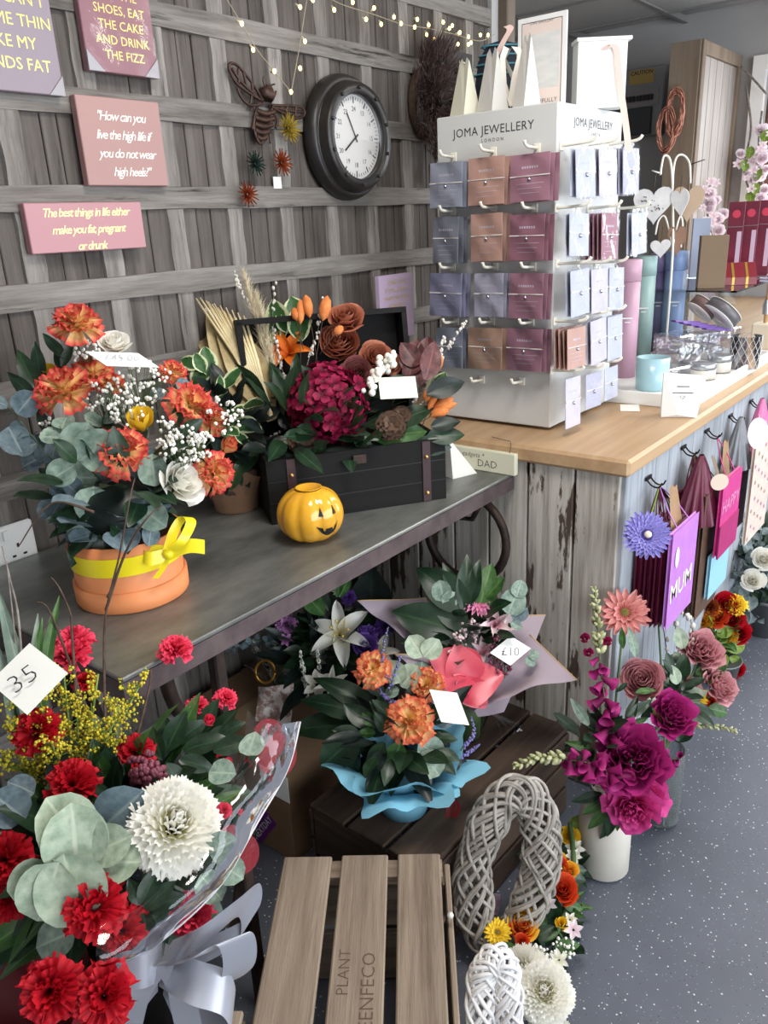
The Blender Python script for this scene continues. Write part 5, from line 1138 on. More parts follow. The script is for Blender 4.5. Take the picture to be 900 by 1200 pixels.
for i, pts in enumerate(([(125, 900, .1), (122, 790, .12), (124, 720, .12), (140, 650, .1), (152, 585, .1), (158, 560, .12)], [(124, 715, .12), (146, 650, .1), (170, 610, .08), (190, 592, .1)], [(92, 860, .1), (84, 740, .14), (82, 718, .14), (70, 690, .15), (60, 676, .15)], [(100, 830, .12), (60, 720, .16), (42, 705, .16)], [(30, 860, .1), (22, 730, .12), (12, 680, .12), (2, 640, .12)], [(20, 860, .1), (18, 760, .12), (8, 660, .1)], [(40, 860, .12), (45, 770, .15), (60, 720, .16)], [(126, 700, .12), (132, 690, .13), (128, 705, .13)], [(110, 600, .2), (60, 590, .2), (22, 640, .2)], [(150, 905, .1), (176, 800, .2), (172, 775, .22)])):
    twig(rb, [D(x, y, dr_+k) for x, y, k in pts], .0022, M_twig if i not in (4, 5, 6) else M_grtwig, 'bare_twig', seed=600+i)
for i, (x, y) in enumerate(((2, 760), (20, 770), (45, 740), (62, 720), (10, 790), (35, 740), (-5, 700))): pleaf(rb, 'blade', 25+i*4, 880, x, y-10, dr_+.1, ML['green' if i % 2 else 'euc'], name='grass_blade')
paper_ring(rb, base+V(0, .04, -.03), .02, .165, .24, M_cello, 'cellophane_wrap', 64, 7, 3, 12, .07, (cen-base)+V(.04, -.01, .02)); paper_ring(rb, base+V(-.05, .03, -.02), .02, .15, .13, mat('dark_red_tissue', S_(120, 10, 26), rough=.5), 'red_tissue', 48, 8, 5, 8, .15, (cen-base)+V(-.08, 0, 0))
for x, y, r_, k in ((324, 885, 28, .04), (314, 862, 22, .06), (282, 1000, 24, -.02), (270, 985, 18, -.03)):
    p = D(x, y, dr_+.06+k); MB().lathe([(0, 0), (r_*dr_/FPX, .002)], 22).build('printed_dot', M_redprint, rb, frame(p, (CAM-p)+CR*.5, CU, 1))
fe = [(352, 846, .08), (338, 900, .05), (303, 962, .0), (258, 1038, -.05), (190, 1102, -.08), (140, 1130, -.09)]; fo = smooth_path([D(x, y, dr_+k) for x, y, k in fe], 6); fi = smooth_path([D(x-62+8*i, y-14-6*i, dr_+k-.03) for i, (x, y, k) in enumerate(fe)], 6); nf = len(fo)-1
fs_ = MB(); fs_.grid(lambda u, v: fi[round(v*nf)].lerp(fo[round(v*nf)], u)-CF*(.03*math.sin(u*PI)+.006*math.sin(v*19+u*4)), 10, nf); fs_.build('cellophane_front', M_cello, rb); MB().tube(fo, .0011, 5).build('film_edge', mat('film_fold', S_(226, 222, 226), rough=.2, alpha=.6), rb)
cs2 = MB(); cs2.grid(lambda u, v: D(300-60*v+50*u*(1-v*.4), 850+150*v+30*u*math.sin(v*2), dr_+.1-.06*u+.01*math.sin(u*8+v*9)), 16, 16); cs2.build('cellophane_corner', M_cello, rb)
bq = [D(205, 1130, dr_-.06)]; c0 = D(190, 1120, dr_-.05)
def loop(pts, w_, across): return MB().ribbon(smooth_path([D(x, y, dr_+k) for x, y, k in pts], 8), w_, across).build('ribbon_loop', M_silk, rb)
loop([(190, 1122, -.05), (225, 1105, -.07), (265, 1075, -.06), (292, 1055, -.03), (290, 1085, -.01), (250, 1110, -.02), (205, 1125, -.03)], .045, CU*.8+CR*.5)
loop([(195, 1125, -.05), (235, 1120, -.08), (275, 1100, -.08), (278, 1140, -.05), (240, 1160, -.04), (200, 1135, -.04)], .042, CF*.6+CR*.7)
loop([(190, 1130, -.05), (225, 1150, -.08), (265, 1165, -.07), (270, 1195, -.05), (225, 1195, -.04), (195, 1140, -.04)], .042, CU*.7+CF*.6)
loop([(190, 1125, -.05), (170, 1135, -.08), (140, 1140, -.08), (120, 1160, -.06), (150, 1175, -.05), (185, 1140, -.04)], .042, CU)
loop([(195, 1130, -.06), (212, 1160, -.07), (218, 1190, -.07), (230, 1240, -.06)], .030, CR); loop([(185, 1130, -.06), (160, 1165, -.07), (150, 1200, -.07)], .032, CR)
# ------------------------------------------------------------------ blue-wrapped bouquet on the shade-toned crate
M_blue = petal_mat('sky_blue_tissue', S_(124, 190, 216), S_(138, 202, 226), .1, .9, .05, .6, .25)
bb = V(1.055, .835, .251); db = dep(bb); bq = thing('blue_wrapped_bouquet', 'bouquet of orange carnations gathered in sky blue tissue on the crate', 'bouquet', bb)
MB().lathe([(0, 0), (.048, 0), (.056, .03), (.06, .075), (0, .075)], 24).build('wrapped_pot', M_blue, bq, T(*bb)); paper_ring(bq, bb+V(0, 0, .07), .056, .145, .075, M_blue, 'tissue_wrap', 72, 7, 9, 8, .26, V(.02, -.04, 1), .03); paper_ring(bq, bb+V(0, 0, .05), .05, .13, .105, M_blue, 'tissue_wrap', 64, 5, 19, 8, .2, None, .02)
for x, y, r_, k in ((437, 785, 22, -.05), (500, 803, 21, -.05), (480, 845, 29, -.13)): flower(bq, 'carnation', x, y, r_*1.05, MP['flame2'], db+k, 'carnation', up=.6)
cenb = bb+V(0, 0, .17)
for x0, y0, x1, y1, k, kd, m in ((430, 850, 330, 845, 0, 'lance', 'dark'), (440, 830, 370, 790, .02, 'lance', 'dark'), (435, 840, 355, 810, .0, 'lance', 'dark'), (420, 860, 375, 900, -.06, 'egg', 'dark'), (430, 870, 388, 880, -.05, 'egg', 'dark'), (450, 870, 430, 910, -.1, 'mid', 'dark'), (470, 870, 455, 905, -.1, 'egg', 'green'), (480, 880, 470, 905, -.1, 'egg', 'green'), (490, 870, 520, 890, -.1, 'round', 'euc'), (495, 880, 515, 910, -.11, 'round', 'sage'), (440, 850, 425, 835, -.07, 'egg', 'green'), (440, 860, 420, 858, -.07, 'egg', 'green'), (470, 800, 455, 775, -.05, 'round', 'sage'), (470, 805, 490, 780, -.05, 'round', 'sage'), (468, 808, 450, 815, -.05, 'round', 'euc'), (495, 770, 480, 745, 0, 'round', 'sage'), (497, 770, 515, 750, 0, 'round', 'sage'), (495, 775, 490, 798, 0, 'round', 'euc'), (420, 880, 400, 930, -.06, 'lance', 'dark'), (510, 850, 530, 830, -.06, 'round', 'eucblue')):
    pleaf(bq, kd, x0, y0, x1, y1, db+k, ML[m], name='leaf')
fill_leaves(bq, 'mid', cenb, (.11, .11, .06), 36, .065, ML['dark'], 41, upb=.0); fill_leaves(bq, 'lance', cenb, (.12, .12, .07), 20, .10, ML['black'], 42)
for i, pts in enumerate(([(450, 830), (462, 790), (470, 768)], [(455, 800), (448, 770), (455, 735)], [(470, 830), (445, 810), (440, 790)], [(540, 880), (555, 860), (552, 840)], [(535, 890), (552, 880), (562, 872)], [(520, 830), (510, 800), (505, 790)])): spike(bq, [D(x, y, db-.06) for x, y in pts], 34, .0042, mat('lavender_floret', S_(132, 122, 180), S_(98, 90, 150), 90, rough=.6), M_stem, 'lavender_spike', 700+i)
card(bq, [D(503, 808, db-.13), D(517, 846, db-.15), D(550, 850, db-.15), D(541, 817, db-.09)], M_card)
for k in range(3): MB().ribbon([D(528, 930, db-.05), D(526+6*k, 945, db-.05), D(524+5*k, 958, db-.05)], .008, CR).build('red_ribbon', mat('red_ribbon', S_(150, 24, 36), rough=.4), bq)
# ------------------------------------------------------------------ pink-wrapped bouquet behind
M_pinkp = petal_mat('mauve_wrapping_paper', S_(176, 160, 172), S_(184, 168, 178), .1, .9, .05, .55, .2); M_goldedge = mat('gold_paper_edge', S_(196, 160, 104), rough=.4)
pb = V(1.34, .865, .251); dp = dep(D(560, 760, 1.76)); pq = thing('pink_wrapped_bouquet', 'bouquet with pink gerbera and coral anthurium in mauve paper', 'bouquet', pb)
def sheet(name, pts, parent, m, sag=.012, edge=True, n=14):
    P = [Vector(q) for q in pts]; nn = (P[1]-P[0]).cross(P[3]-P[0]).normalized(); mb = MB()
    f = lambda u, v: (P[0]*(1-u)*(1-v)+P[1]*u*(1-v)+P[2]*u*v+P[3]*(1-u)*v)+nn*(sag*math.sin(u*PI)*math.sin(v*PI*1.5)+.004*math.sin(u*11+v*4))
    mb.grid(f, n, n); o = mb.build(name, m, parent)
    if edge: MB().tube([f(1, k/12) for k in range(13)], .0014, 4).build('gold_edge', M_goldedge, o)
    return o
sheet('wrapping_sheet', [D(548, 832, dp), D(622, 745, dp+.05), D(675, 796, dp-.02), D(560, 832, dp-.06)], pq, M_pinkp); sheet('wrapping_sheet', [D(485, 755, dp), D(418, 705, dp+.02), D(500, 700, dp+.08), D(510, 740, dp+.04)], pq, M_pinkp); sheet('wrapping_sheet', [D(500, 800, dp-.04), D(462, 765, dp-.04), D(520, 770, dp-.02), D(550, 820, dp-.06)], pq, M_pinkp); sheet('wrapping_sheet', [D(560, 840, dp), D(500, 720, dp+.12), D(640, 720, dp+.12), D(590, 835, dp+.02)], pq, M_pinkp)
paper_ring(pq, pb+V(0, 0, .002), .04, .085, .14, M_cello, 'cellophane_base', 40, 7, 3, 6, .12)
MB().lathe([(0, 0), (.035, 0), (.04, .12), (0, .12)], 16).build('stem_bundle', M_stem, pq, T(*pb))
flower(pq, 'gerbera', 562, 705, 22, MP['pink'], dp, 'gerbera', centre=M_eyey, up=.8, tilt=(.1, .2))
for x, y, r_ in ((580, 732, 22), (566, 765, 18), (590, 742, 16)): flower(pq, 'alstro', x, y, r_, MP['blush'], dp-.02, 'alstroemeria', up=.8)
for (x0, y0, x1, y1) in ((545, 790, 505, 765), (545, 790, 535, 755), (548, 795, 575, 815), (548, 800, 590, 790), (552, 808, 570, 830)): pleaf(pq, 'heart', x0-(x1-x0)*.3, y0-(y1-y0)*.3, x1, y1, dp-.06, MP['coral'], name='anthurium_bract')
MB().tube(smooth_path([D(545, 792, dp-.075), D(538, 790, dp-.085), D(530, 792, dp-.09)], 4), .0035, 6).build('anthurium_spadix', MP['coral'], pq)
for x0, y0, x1, y1, kd, m in ((530, 750, 512, 730, 'round', 'euc'), (530, 750, 545, 725, 'round', 'euc'), (530, 752, 525, 775, 'round', 'euc'), (528, 750, 500, 745, 'round', 'sage'), (535, 755, 555, 770, 'round', 'euc'), (520, 705, 515, 680, 'round', 'euc'), (520, 710, 535, 695, 'round', 'euc'), (595, 720, 608, 690, 'round', 'euc'), (600, 725, 618, 712, 'round', 'eucblue'), (598, 730, 612, 735, 'round', 'euc'), (605, 700, 612, 680, 'round', 'euc'), (540, 740, 460, 715, 'mid', 'dark'), (530, 760, 470, 750, 'mid', 'dark'), (545, 720, 520, 660, 'lance', 'dark'), (545, 720, 548, 650, 'lance', 'dark'), (550, 715, 490, 665, 'mid', 'dark'), (550, 710, 560, 655, 'lance', 'dark'), (560, 720, 575, 660, 'mid', 'green'), (570, 700, 590, 675, 'egg', 'green'), (545, 740, 510, 690, 'mid', 'dark'), (535, 760, 495, 775, 'mid', 'dark'), (620, 770, 632, 765, 'round', 'euc'), (615, 772, 628, 778, 'round', 'euc')):
    pleaf(pq, kd, x0, y0, x1, y1, dp-.01, ML[m], name='leaf')
fill_leaves(pq, 'mid', D(545, 745, dp+.04), (.09, .09, .1), 46, .07, ML['dark'], 51, upb=.4)
pleaf(pq, 'heart', 435, 715, 435, 665, dp+.12, ML['black'], name='leaf'); 
for i, (x, y) in enumerate(((535, 755), (550, 740), (580, 762), (590, 778))): gyp(pq, x, y, 14, dp-.03, 22, MP['blush'] if i < 2 else mat('burgundy_berry', S_(110, 40, 70), rough=.4), M_stem, 720+i, 'berry_spray', .0036)
card(pq, [D(574, 765, dp-.06), D(598, 780, dp-.07), D(622, 760, dp-.05), D(598, 749, dp-.04)], M_card)
n_ = (CAM-D(598, 764, dp)); text('£10', .026, M_ink, pq, frame(D(598, 764, dp-.068), n_, CU, 1), name='handwriting', bold=-.015)
for i in range(4): MB().ribbon(smooth_path([D(575, 835, dp-.04), D(585+8*i, 850, dp-.05), D(590+6*i, 872-6*i, dp-.05), D(600+4*i, 855, dp-.05)], 5), .006, CU+CR*.3).build('curling_ribbon', M_cello, pq)
# ------------------------------------------------------------------ white lily bouquet under the table
lb = V(1.13, 1.22, .342); dl = 1.84; lq = thing('white_lily_bouquet', 'shaded bouquet of white lilies and purple statice under the table', 'bouquet', lb)
paper_ring(lq, lb, .03, .10, .12, M_cello, 'cellophane_wrap', 48, 9, 6, 8, .15); MB().lathe([(0, 0), (.03, 0), (.034, .1), (0, .1)], 14).build('stem_bundle', M_stem, lq, T(*lb))
for k_, x, y, r_, m, dd_ in (('lily', 398, 742, 36, 'white', -.06), ('alstro', 388, 803, 22, 'white', -.1), ('star', 372, 803, 20, 'white', -.1), ('tulip', 391, 690, 9, 'white', .02), ('tulip', 374, 715, 8, 'white', 0), ('lily', 445, 765, 22, 'white', -.04), ('rose', 428, 757, 14, 'purple', -.06), ('carnation', 335, 732, 14, 'lilac', 0), ('carnation', 408, 700, 10, 'purple', .04), ('carnation', 430, 745, 14, 'purple', -.03), ('carnation', 450, 735, 12, 'purple', 0), ('star', 335, 750, 9, 'lilac', -.04)):
    o = flower(lq, k_, x, y, r_, MP[m], dl+dd_, {'alstro': 'alstroemeria', 'star': 'star_flower'}.get(k_, k_), up=.5)
    if k_ == 'lily': obj('stamens', cached('stam', stamens), M_eyey, o, WM[o])
for i, (x, y) in enumerate(((352, 772), (356, 790), (372, 770))): spike(lq, [D(x+4, y+30, dl-.05), D(x+2, y+10, dl-.08), D(x, y-8, dl-.09)], 22, .007, MP['white'], M_stem, 'white_stock', 740+i, 'star', .4)
for x0, y0, x1, y1, kd, m in ((380, 720, 350, 690, 'mid', 'green'), (395, 700, 400, 665, 'lance', 'green'), (398, 700, 412, 672, 'lance', 'green'), (375, 735, 340, 715, 'blade', 'dark'), (375, 735, 350, 720, 'blade', 'dark'), (375, 740, 338, 735, 'blade', 'dark'), (360, 790, 320, 800, 'mid', 'dark'), (350, 810, 340, 830, 'egg', 'green'), (420, 790, 460, 820, 'lance', 'dark')): pleaf(lq, kd, x0, y0, x1, y1, dl-.04, ML[m], name='leaf')
fill_leaves(lq, 'mid', D(385, 755, dl+.02), (.11, .09, .1), 70, .06, ML['dark'], 61, upb=.2); fill_leaves(lq, 'lance', D(385, 770, dl+.02), (.12, .1, .09), 34, .09, ML['black'], 62)
sprig(lq, [D(345, 770, dl), D(318, 752, dl), D(290, 752, dl), (D(265, 765, dl))], M_stem, ML['eucblue'], 'round', 20, .022, seed=63); sprig(lq, [D(350, 780, dl), D(330, 765, dl), D(318, 770, dl)], M_stem, ML['euc'], 'round', 9, .028, seed=64)
sheet('printed_wrap', [D(340, 850, dl-.05), D(300, 845, dl-.02), D(302, 805, dl), D(345, 800, dl-.05)], lq, mat('printed_gift_wrap', S_(150, 120, 110), S_(220, 210, 204), 40, rough=.35, lo=.45, hi=.55), .02, False)
MB().tube([D(311, 787, dl-.04)+CR*(.022*math.cos(a))+CU*(.026*math.sin(a)) for a in [2*PI*i/24 for i in range(25)]], .004, 6).build('gold_ring', mat('gold_trim', S_(150, 112, 50), rough=.3, metal=.9), lq)
# ------------------------------------------------------------------ wicker hearts
M_wick = mat('grey_willow', S_(128, 122, 114), S_(166, 160, 152), 30, rough=.7, bmp=.2); M_wickw = mat('white_willow', S_(226, 224, 222), S_(204, 202, 204), 20, rough=.55)
def wicker(name, label, ctrl, rad, strands, turns, m, seed, sr):
    path = smooth_path(ctrl+[ctrl[0]], 14)[:-1]; n = len(path); r = random.Random(seed); base = min(path, key=lambda p: p.z)
    o = thing(name, label, 'wreath', base, 'wicker hearts'); c = sum(path, Vector())/n; nrm = (path[n//3]-path[0]).cross(path[2*n//3]-path[0]).normalized()
    for k in range(strands):
        ph = 2*PI*k/strands+r.uniform(-.15, .15); rr_ = rad*r.uniform(.78, 1.04); tn = turns*(1 if k % 3 else -1); a0 = r.uniform(0, 6); pts = []
        for i in range(n+1):
            p = path[i % n]; t = (path[(i+1) % n]-path[i-1]).normalized(); u = nrm.cross(t).normalized(); a = ph+tn*2*PI*i/n
            q = rr_*(1+.10*math.sin(i*.5+a0)); pts.append(p+u*math.cos(a)*q*1.15+nrm*math.sin(a)*q*.8)
        MB().tube(pts, sr*r.uniform(.8, 1.15), 6, None, False).build('willow_strand', m, o)
    return o
hp = [(585, 1108), (562, 1085), (553, 1035), (564, 980), (592, 936), (616, 932), (634, 965), (634, 1010), (622, 1055), (604, 1092)]
wicker('wicker_heart', 'large grey willow heart leaning against the shade-toned crate', [D(x, y, 1.60-.06*(1100-y)/200-.03) for x, y in hp], .031, 26, 3, M_wick, 1, .0042)
hw = [(580, 1262), (566, 1220), (564, 1160), (574, 1128), (588, 1128), (594, 1165), (596, 1220)]
wicker('wicker_heart', 'smaller white willow heart at the bottom edge beside the pale crate', [D(x, y, 1.36) for x, y in hw], .021, 22, 3, M_wickw, 2, .0036)
# ------------------------------------------------------------------ silk garland on the floor with chrysanthemum
def azd(x, y, z): return dep(AZ(x, y, z))
ga = thing('silk_garland', 'silk flower garland of orange roses and white blooms curving on the floor', 'garland', AZ(645, 1100, 0))
gp = [(668, 965, .12), (672, 1010, .10), (665, 1055, .07), (650, 1095, .05), (610, 1110, .06), (640, 1150, .05), (640, 1190, .04)]
MB().tube(smooth_path([AZ(x, y, z) for x, y, z in gp], 6), .006, 6).build('garland_stem', M_stem, ga)
for k_, x, y, r_, m in (('rose', 660, 1043, 16, 'scarlet'), ('rose', 655, 1018, 13, 'scarlet'), ('rose', 668, 1020, 9, 'amber'), ('rose', 668, 980, 11, 'yellow'), ('rose', 613, 1084, 17, 'amber'), ('rose', 610, 1088, 12, 'scarlet'), ('zinnia', 583, 1093, 16, 'yellow'), ('rose', 612, 1103, 8, 'scarlet'), ('tulip', 658, 1083, 9, 'yellow'), ('star', 674, 995, 12, 'white'), ('star', 672, 1004, 10, 'white'), ('star', 672, 1090, 12, 'blossom'), ('star', 655, 1125, 12, 'white'), ('star', 642, 1060, 11, 'blossom'), ('star', 636, 1062, 10, 'white'), ('star', 668, 1078, 9, 'white'), ('rose', 656, 1008, 8, 'amber')):
    flower(ga, k_, x, y, r_*1.05, MP[m], azd(x, y, .10), {'star': 'small_blossom', 'tulip': 'yellow_bud', 'zinnia': 'daffodil'}.get(k_, k_), up=.6, centre=M_eye if k_ == 'zinnia' else None)
for x0, y0, x1, y1, m in ((655, 990, 630, 970, 'dark'), (655, 990, 650, 960, 'dark'), (655, 1000, 625, 1000, 'dark'), (660, 1025, 690, 1030, 'dark'), (660, 1020, 690, 1020, 'dark'), (640, 1070, 615, 1110, 'dark'), (645, 1075, 640, 1115, 'dark'), (640, 1085, 620, 1060, 'green'), (660, 1060, 685, 1065, 'green'), (650, 1110, 680, 1105, 'green'), (655, 1105, 672, 1120, 'lime'), (668, 985, 690, 960, 'lime'), (672, 985, 692, 980, 'lime'), (670, 975, 680, 955, 'lime'), (655, 1050, 632, 1050, 'euc'), (650, 1045, 640, 1070, 'euc'), (600, 1090, 625, 1075, 'dark'), (625, 1100, 650, 1085, 'dark'), (610, 1120, 590, 1105, 'green'), (675, 965, 700, 955, 'green')):
    pleaf(ga, 'mid' if m != 'lime' else 'egg', x0, y0, x1, y1, azd(x0, y0, .08), ML[m], name='silk_leaf')
fill_leaves(ga, 'mid', AZ(655, 1010, .04), (.05, .06, .05), 22, .05, ML['dark'], 71); fill_leaves(ga, 'egg', AZ(640, 1100, .03), (.09, .07, .04), 34, .045, ML['dark'], 72); fill_leaves(ga, 'lance', AZ(650, 1060, .04), (.05, .05, .04), 20, .06, ML['green'], 73)
for i, (x, y) in enumerate(((648, 1020), (660, 1110), (640, 1115))): gyp(ga, x, y, 13, azd(x, y, .1), 18, M_dotw, M_stem, 760+i, 'white_sprig', .003)
flower(ga, 'mum', 638, 1161, 32, MP['cream'], azd(640, 1160, .12), 'chrysanthemum'); flower(ga, 'mum', 612, 1140, 30, MP['white'], azd(612, 1140, .10), 'chrysanthemum', tilt=(-.6, .2)); flower(ga, 'mum', 645, 1212, 24, MP['white'], azd(645, 1205, .06), 'chrysanthemum')
fc = AZ(572, 1072, .03); card(None, [D(562, 1046, dep(fc)-.02), D(560, 1070, dep(fc)), D(584, 1072, dep(fc)), D(582, 1052, dep(fc)-.02)], mat('floral_print_card', S_(214, 140, 176), S_(240, 226, 232), 60, rough=.5), 'floral_card'); tag(bpy.data.objects['floral_card'], 'pink floral card lying inside the grey willow heart', 'card')
# ------------------------------------------------------------------ vases on the floor
M_cream = mat('cream_glazed_ceramic', S_(222, 216, 204), S_(212, 206, 194), 10, rough=.35); M_gvase = mat('clear_glass', S_(220, 228, 228), rough=.05, trans=.9)
v1 = AZ(706, 1014, 0); d1 = dep(v1); vs_ = thing('flower_vase', 'cream bottle vase of magenta peonies and foxgloves at the counter\'s corner', 'vase', v1, 'floor vases')
MB().lathe([(0, .001), (.050, .001), (.057, .008), (.0575, .12), (.055, .155), (.045, .18), (.034, .192), (.034, .215), (.038, .222), (.03, .222), (.028, .2), (0, .19)], 32).build('vase_body', M_cream, vs_, T(*v1))
df = d1-.12; top1 = v1+V(0, 0, .22); cv = v1+V(0, 0, .36)
for k_, x, y, r_, m, dd_, t in (('peony', 742, 889, 43, 'magenta', -.04, (.1, 0)), ('peony', 787, 838, 29, 'magenta', .0, (.4, .1)), ('openpeony', 760, 932, 22, 'hotpink', -.03, (.5, -.3)), ('openpeony', 742, 948, 27, 'hotpink', -.05, (-.1, -.9)), ('ranunculus', 752, 797, 29, 'dusty', .04, (-.1, .1)), ('zinnia', 732, 718, 30, 'salmon', .12, (.05, 0))):
    flower(vs_, k_, x, y, r_, MP[m], df+dd_, {'ranunculus': 'garden_rose', 'openpeony': 'peony'}.get(k_, k_), tilt=t, up=.25, centre=M_eye if k_ == 'zinnia' else None)
for x, y, dd_ in ((742, 889, 0), (787, 838, .02), (752, 797, .05), (732, 718, .13), (700, 800, .08)): MB().tube(smooth_path([top1+V(0, 0, -.03), top1.lerp(D(x, y, df+dd_+.03), .55)+V(0, 0, .01), D(x, y, df+dd_+.025)], 5), .0028, 6).build('stem', M_stem, vs_)
spike(vs_, [D(722, 890, df-.02), D(712, 840, df-.02), D(702, 770, df)], 20, .026, MP['magenta'], M_stem, 'foxglove', 801, 'bell', .45); spike(vs_, [D(703, 775, df), D(700, 730, df), D(696, 690, df)], 40, .016, M_bud, M_stem, 'foxglove_tip', 802, 'bud', .5); 
for x, y in ((685, 748), (712, 752), (690, 765)): flower(vs_, 'bud', x, y, 8, MP['hotpink'], df+.05, 'foxglove_bud', up=.1)
spike(vs_, [D(725, 915, df-.07), D(700, 897, df-.07), D(662, 890, df-.07)], 20, .025, MP['magenta'], M_stem, 'foxglove', 803, 'bell', .4); spike(vs_, [D(668, 888, df-.07), D(635, 888, df-.07), D(602, 898, df-.07)], 34, .016, M_bud, M_stem, 'foxglove_tip', 804, 'bud', .5)
spike(vs_, [D(760, 880, df+.05), D(780, 890, df+.05), D(800, 888, df+.05)], 8, .02, MP['magenta'], M_stem, 'foxglove', 805, 'bell', .5)
for x0, y0, x1, y1, m in ((690, 850, 670, 820, 'euc'), (715, 870, 700, 845, 'dark'), (735, 840, 765, 820, 'dark'), (735, 800, 722, 812, 'dark'), (745, 812, 770, 805, 'green'), (735, 850, 745, 815, 'dark'), (740, 850, 760, 840, 'green'), (775, 850, 765, 830, 'lime'), (715, 940, 690, 975, 'green'), (722, 945, 708, 990, 'dark'), (718, 940, 715, 985, 'dark'), (712, 935, 682, 955, 'green'), (695, 880, 665, 868, 'green'), (690, 860, 680, 880, 'dark'), (705, 930, 670, 940, 'dark'), (730, 760, 728, 735, 'green'), (745, 770, 740, 735, 'euc'), (728, 945, 722, 975, 'green')): pleaf(vs_, 'lance', x0, y0, x1, y1, df, ML[m], name='leaf')
fill_leaves(vs_, 'mid', cv+V(0, .02, -.03), (.06, .06, .07), 26, .06, ML['dark'], 81, upb=.3)
v2 = AZ(772, 958, 0); d2 = dep(v2); v2t = thing('flower_vase', 'clear glass vase of dusty pink roses beside the cream vase', 'vase', v2, 'floor vases')
MB().lathe([(0, .001), (.042, .001), (.046, .01), (.047, .2), (.045, .205), (.044, .2), (.042, .014), (0, .01)], 28).build('vase_body', M_gvase, v2t, T(*v2)); MB().lathe([(0, .012), (.04, .012), (.041, .05), (0, .055)], 20).build('dark_filling', ML['black'], v2t, T(*v2)); cv2 = v2+V(.05, 0, .32); de = d2-.03
for k_, x, y, r_, m, dd_, t in (('peony', 822, 762, 26, 'dusty', .04, (.3, .2)), ('peony', 843, 803, 23, 'dusty', .02, (.8, 0)), ('zinnia', 812, 817, 17, 'yellow', .03, (.3, 0)), ('openpeony', 800, 805, 16, 'dusty', .04, None), ('rose', 830, 822, 12, 'scarlet', .06, None), ('zinnia', 822, 828, 13, 'scarlet', .04, (.4, -.2))): flower(v2t, k_, x, y, r_, MP[m], de+dd_, {'peony': 'garden_rose', 'openpeony': 'garden_rose'}.get(k_, 'pansy' if k_ == 'zinnia' else k_), tilt=t, up=.3)
for x, y in ((822, 762), (843, 803), (812, 817), (770, 700)): MB().tube(smooth_path([v2+V(0, 0, .05), v2+V(0, 0, .2), D(x, y, de+.06)], 5), .0026, 6).build('stem', M_stem, v2t)
spike(v2t, [D(800, 850, de), D(830, 850, de-.01), D(862, 856, de-.02)], 36, .013, M_bud, M_stem, 'pale_flower_spike', 806, 'bud', .5)
for i, pts in enumerate(([(785, 800), (778, 740), (768, 700), (770, 672)], [(790, 800), (795, 760), (788, 720)], [(800, 810), (812, 740), (800, 716)])): twig(v2t, [D(x, y, de+.05) for x, y in pts], .0016, M_twig, 'pussy_willow', 12, M_budg, .0062, 810+i)
for x0, y0, x1, y1, m in ((800, 800, 775, 785, 'sage'), (805, 780, 790, 765, 'sage'), (800, 770, 780, 775, 'dark'), (815, 790, 835, 785, 'green'), (800, 820, 780, 830, 'dark'), (830, 830, 855, 835, 'green'), (825, 800, 845, 780, 'green'), (838, 790, 850, 775, 'green'), (810, 850, 795, 870, 'dark'), (800, 760, 795, 735, 'sage')): pleaf(v2t, 'egg', x0, y0, x1, y1, de+.03, ML[m], name='leaf')
fill_leaves(v2t, 'mid', cv2, (.07, .07, .08), 34, .055, ML['dark'], 82, upb=.2); fill_leaves(v2t, 'egg', cv2, (.07, .07, .07), 16, .045, ML['sage'], 83)
# further bunches along the counter
v3 = V(2.33, .55, 0); d3 = 2.50; v3t = thing('silk_flower_pot', 'pot of orange, red and yellow silk flowers below the hanging bags', 'potted flowers', v3)
MB().lathe([(0, 0), (.05, 0), (.06, .07), (.064, .07), (.06, .06), (0, .055)], 24).build('pot', mat('grey_zinc_pot', S_(110, 112, 114), rough=.5, metal=.5), v3t, T(*v3))
for k_, x, y, r_, m in (('rose', 822, 728, 12, 'amber'), ('rose', 840, 722, 13, 'scarlet'), ('rose', 850, 745, 12, 'amber'), ('carnation', 862, 710, 14, 'yellow'), ('rose', 852, 708, 14, 'red'), ('rose', 866, 742, 13, 'red'), ('rose', 858, 725, 13, 'red'), ('rose', 808, 745, 12, 'red'), ('zinnia', 834, 715, 12, 'amber'), ('rose', 838, 770, 11, 'amber'), ('rose', 795, 732, 12, 'red'), ('zinnia', 812, 725, 11, 'scarlet'), ('rose', 862, 785, 10, 'red'), ('rose', 830, 710, 11, 'dryrust')): flower(v3t, k_, x, y, r_, MP[m], d3, 'silk_rose' if k_ == 'rose' else ('pompon' if k_ == 'carnation' else 'silk_daisy'), up=.3)
for x0, y0, x1, y1 in ((840, 745, 860, 735), (845, 750, 850, 735), (850, 760, 875, 755), (835, 755, 832, 735), (855, 770, 870, 778), (850, 765, 842, 748)): pleaf(v3t, 'egg', x0, y0, x1, y1, d3-.02, ML['lime'], name='leaf')
fill_leaves(v3t, 'mid', D(838, 750, d3+.04), (.11, .07, .10), 60, .05, ML['green'], 84); fill_leaves(v3t, 'egg', D(840, 750, d3+.03), (.09, .06, .1), 26, .045, ML['lime'], 85)
v4 = V(2.72, .52, 0); d4 = 2.72; v4t = thing('grey_foliage_pot', 'pot of grey artificial eucalyptus at the right edge below the spotted bag', 'potted plant', v4)
MB().lathe([(0, 0), (.06, 0), (.075, .14), (.08, .14), (.07, .12), (0, .11)], 24).build('pot', mat('grey_zinc_pot', (0, 0, 0)), v4t, T(*v4))
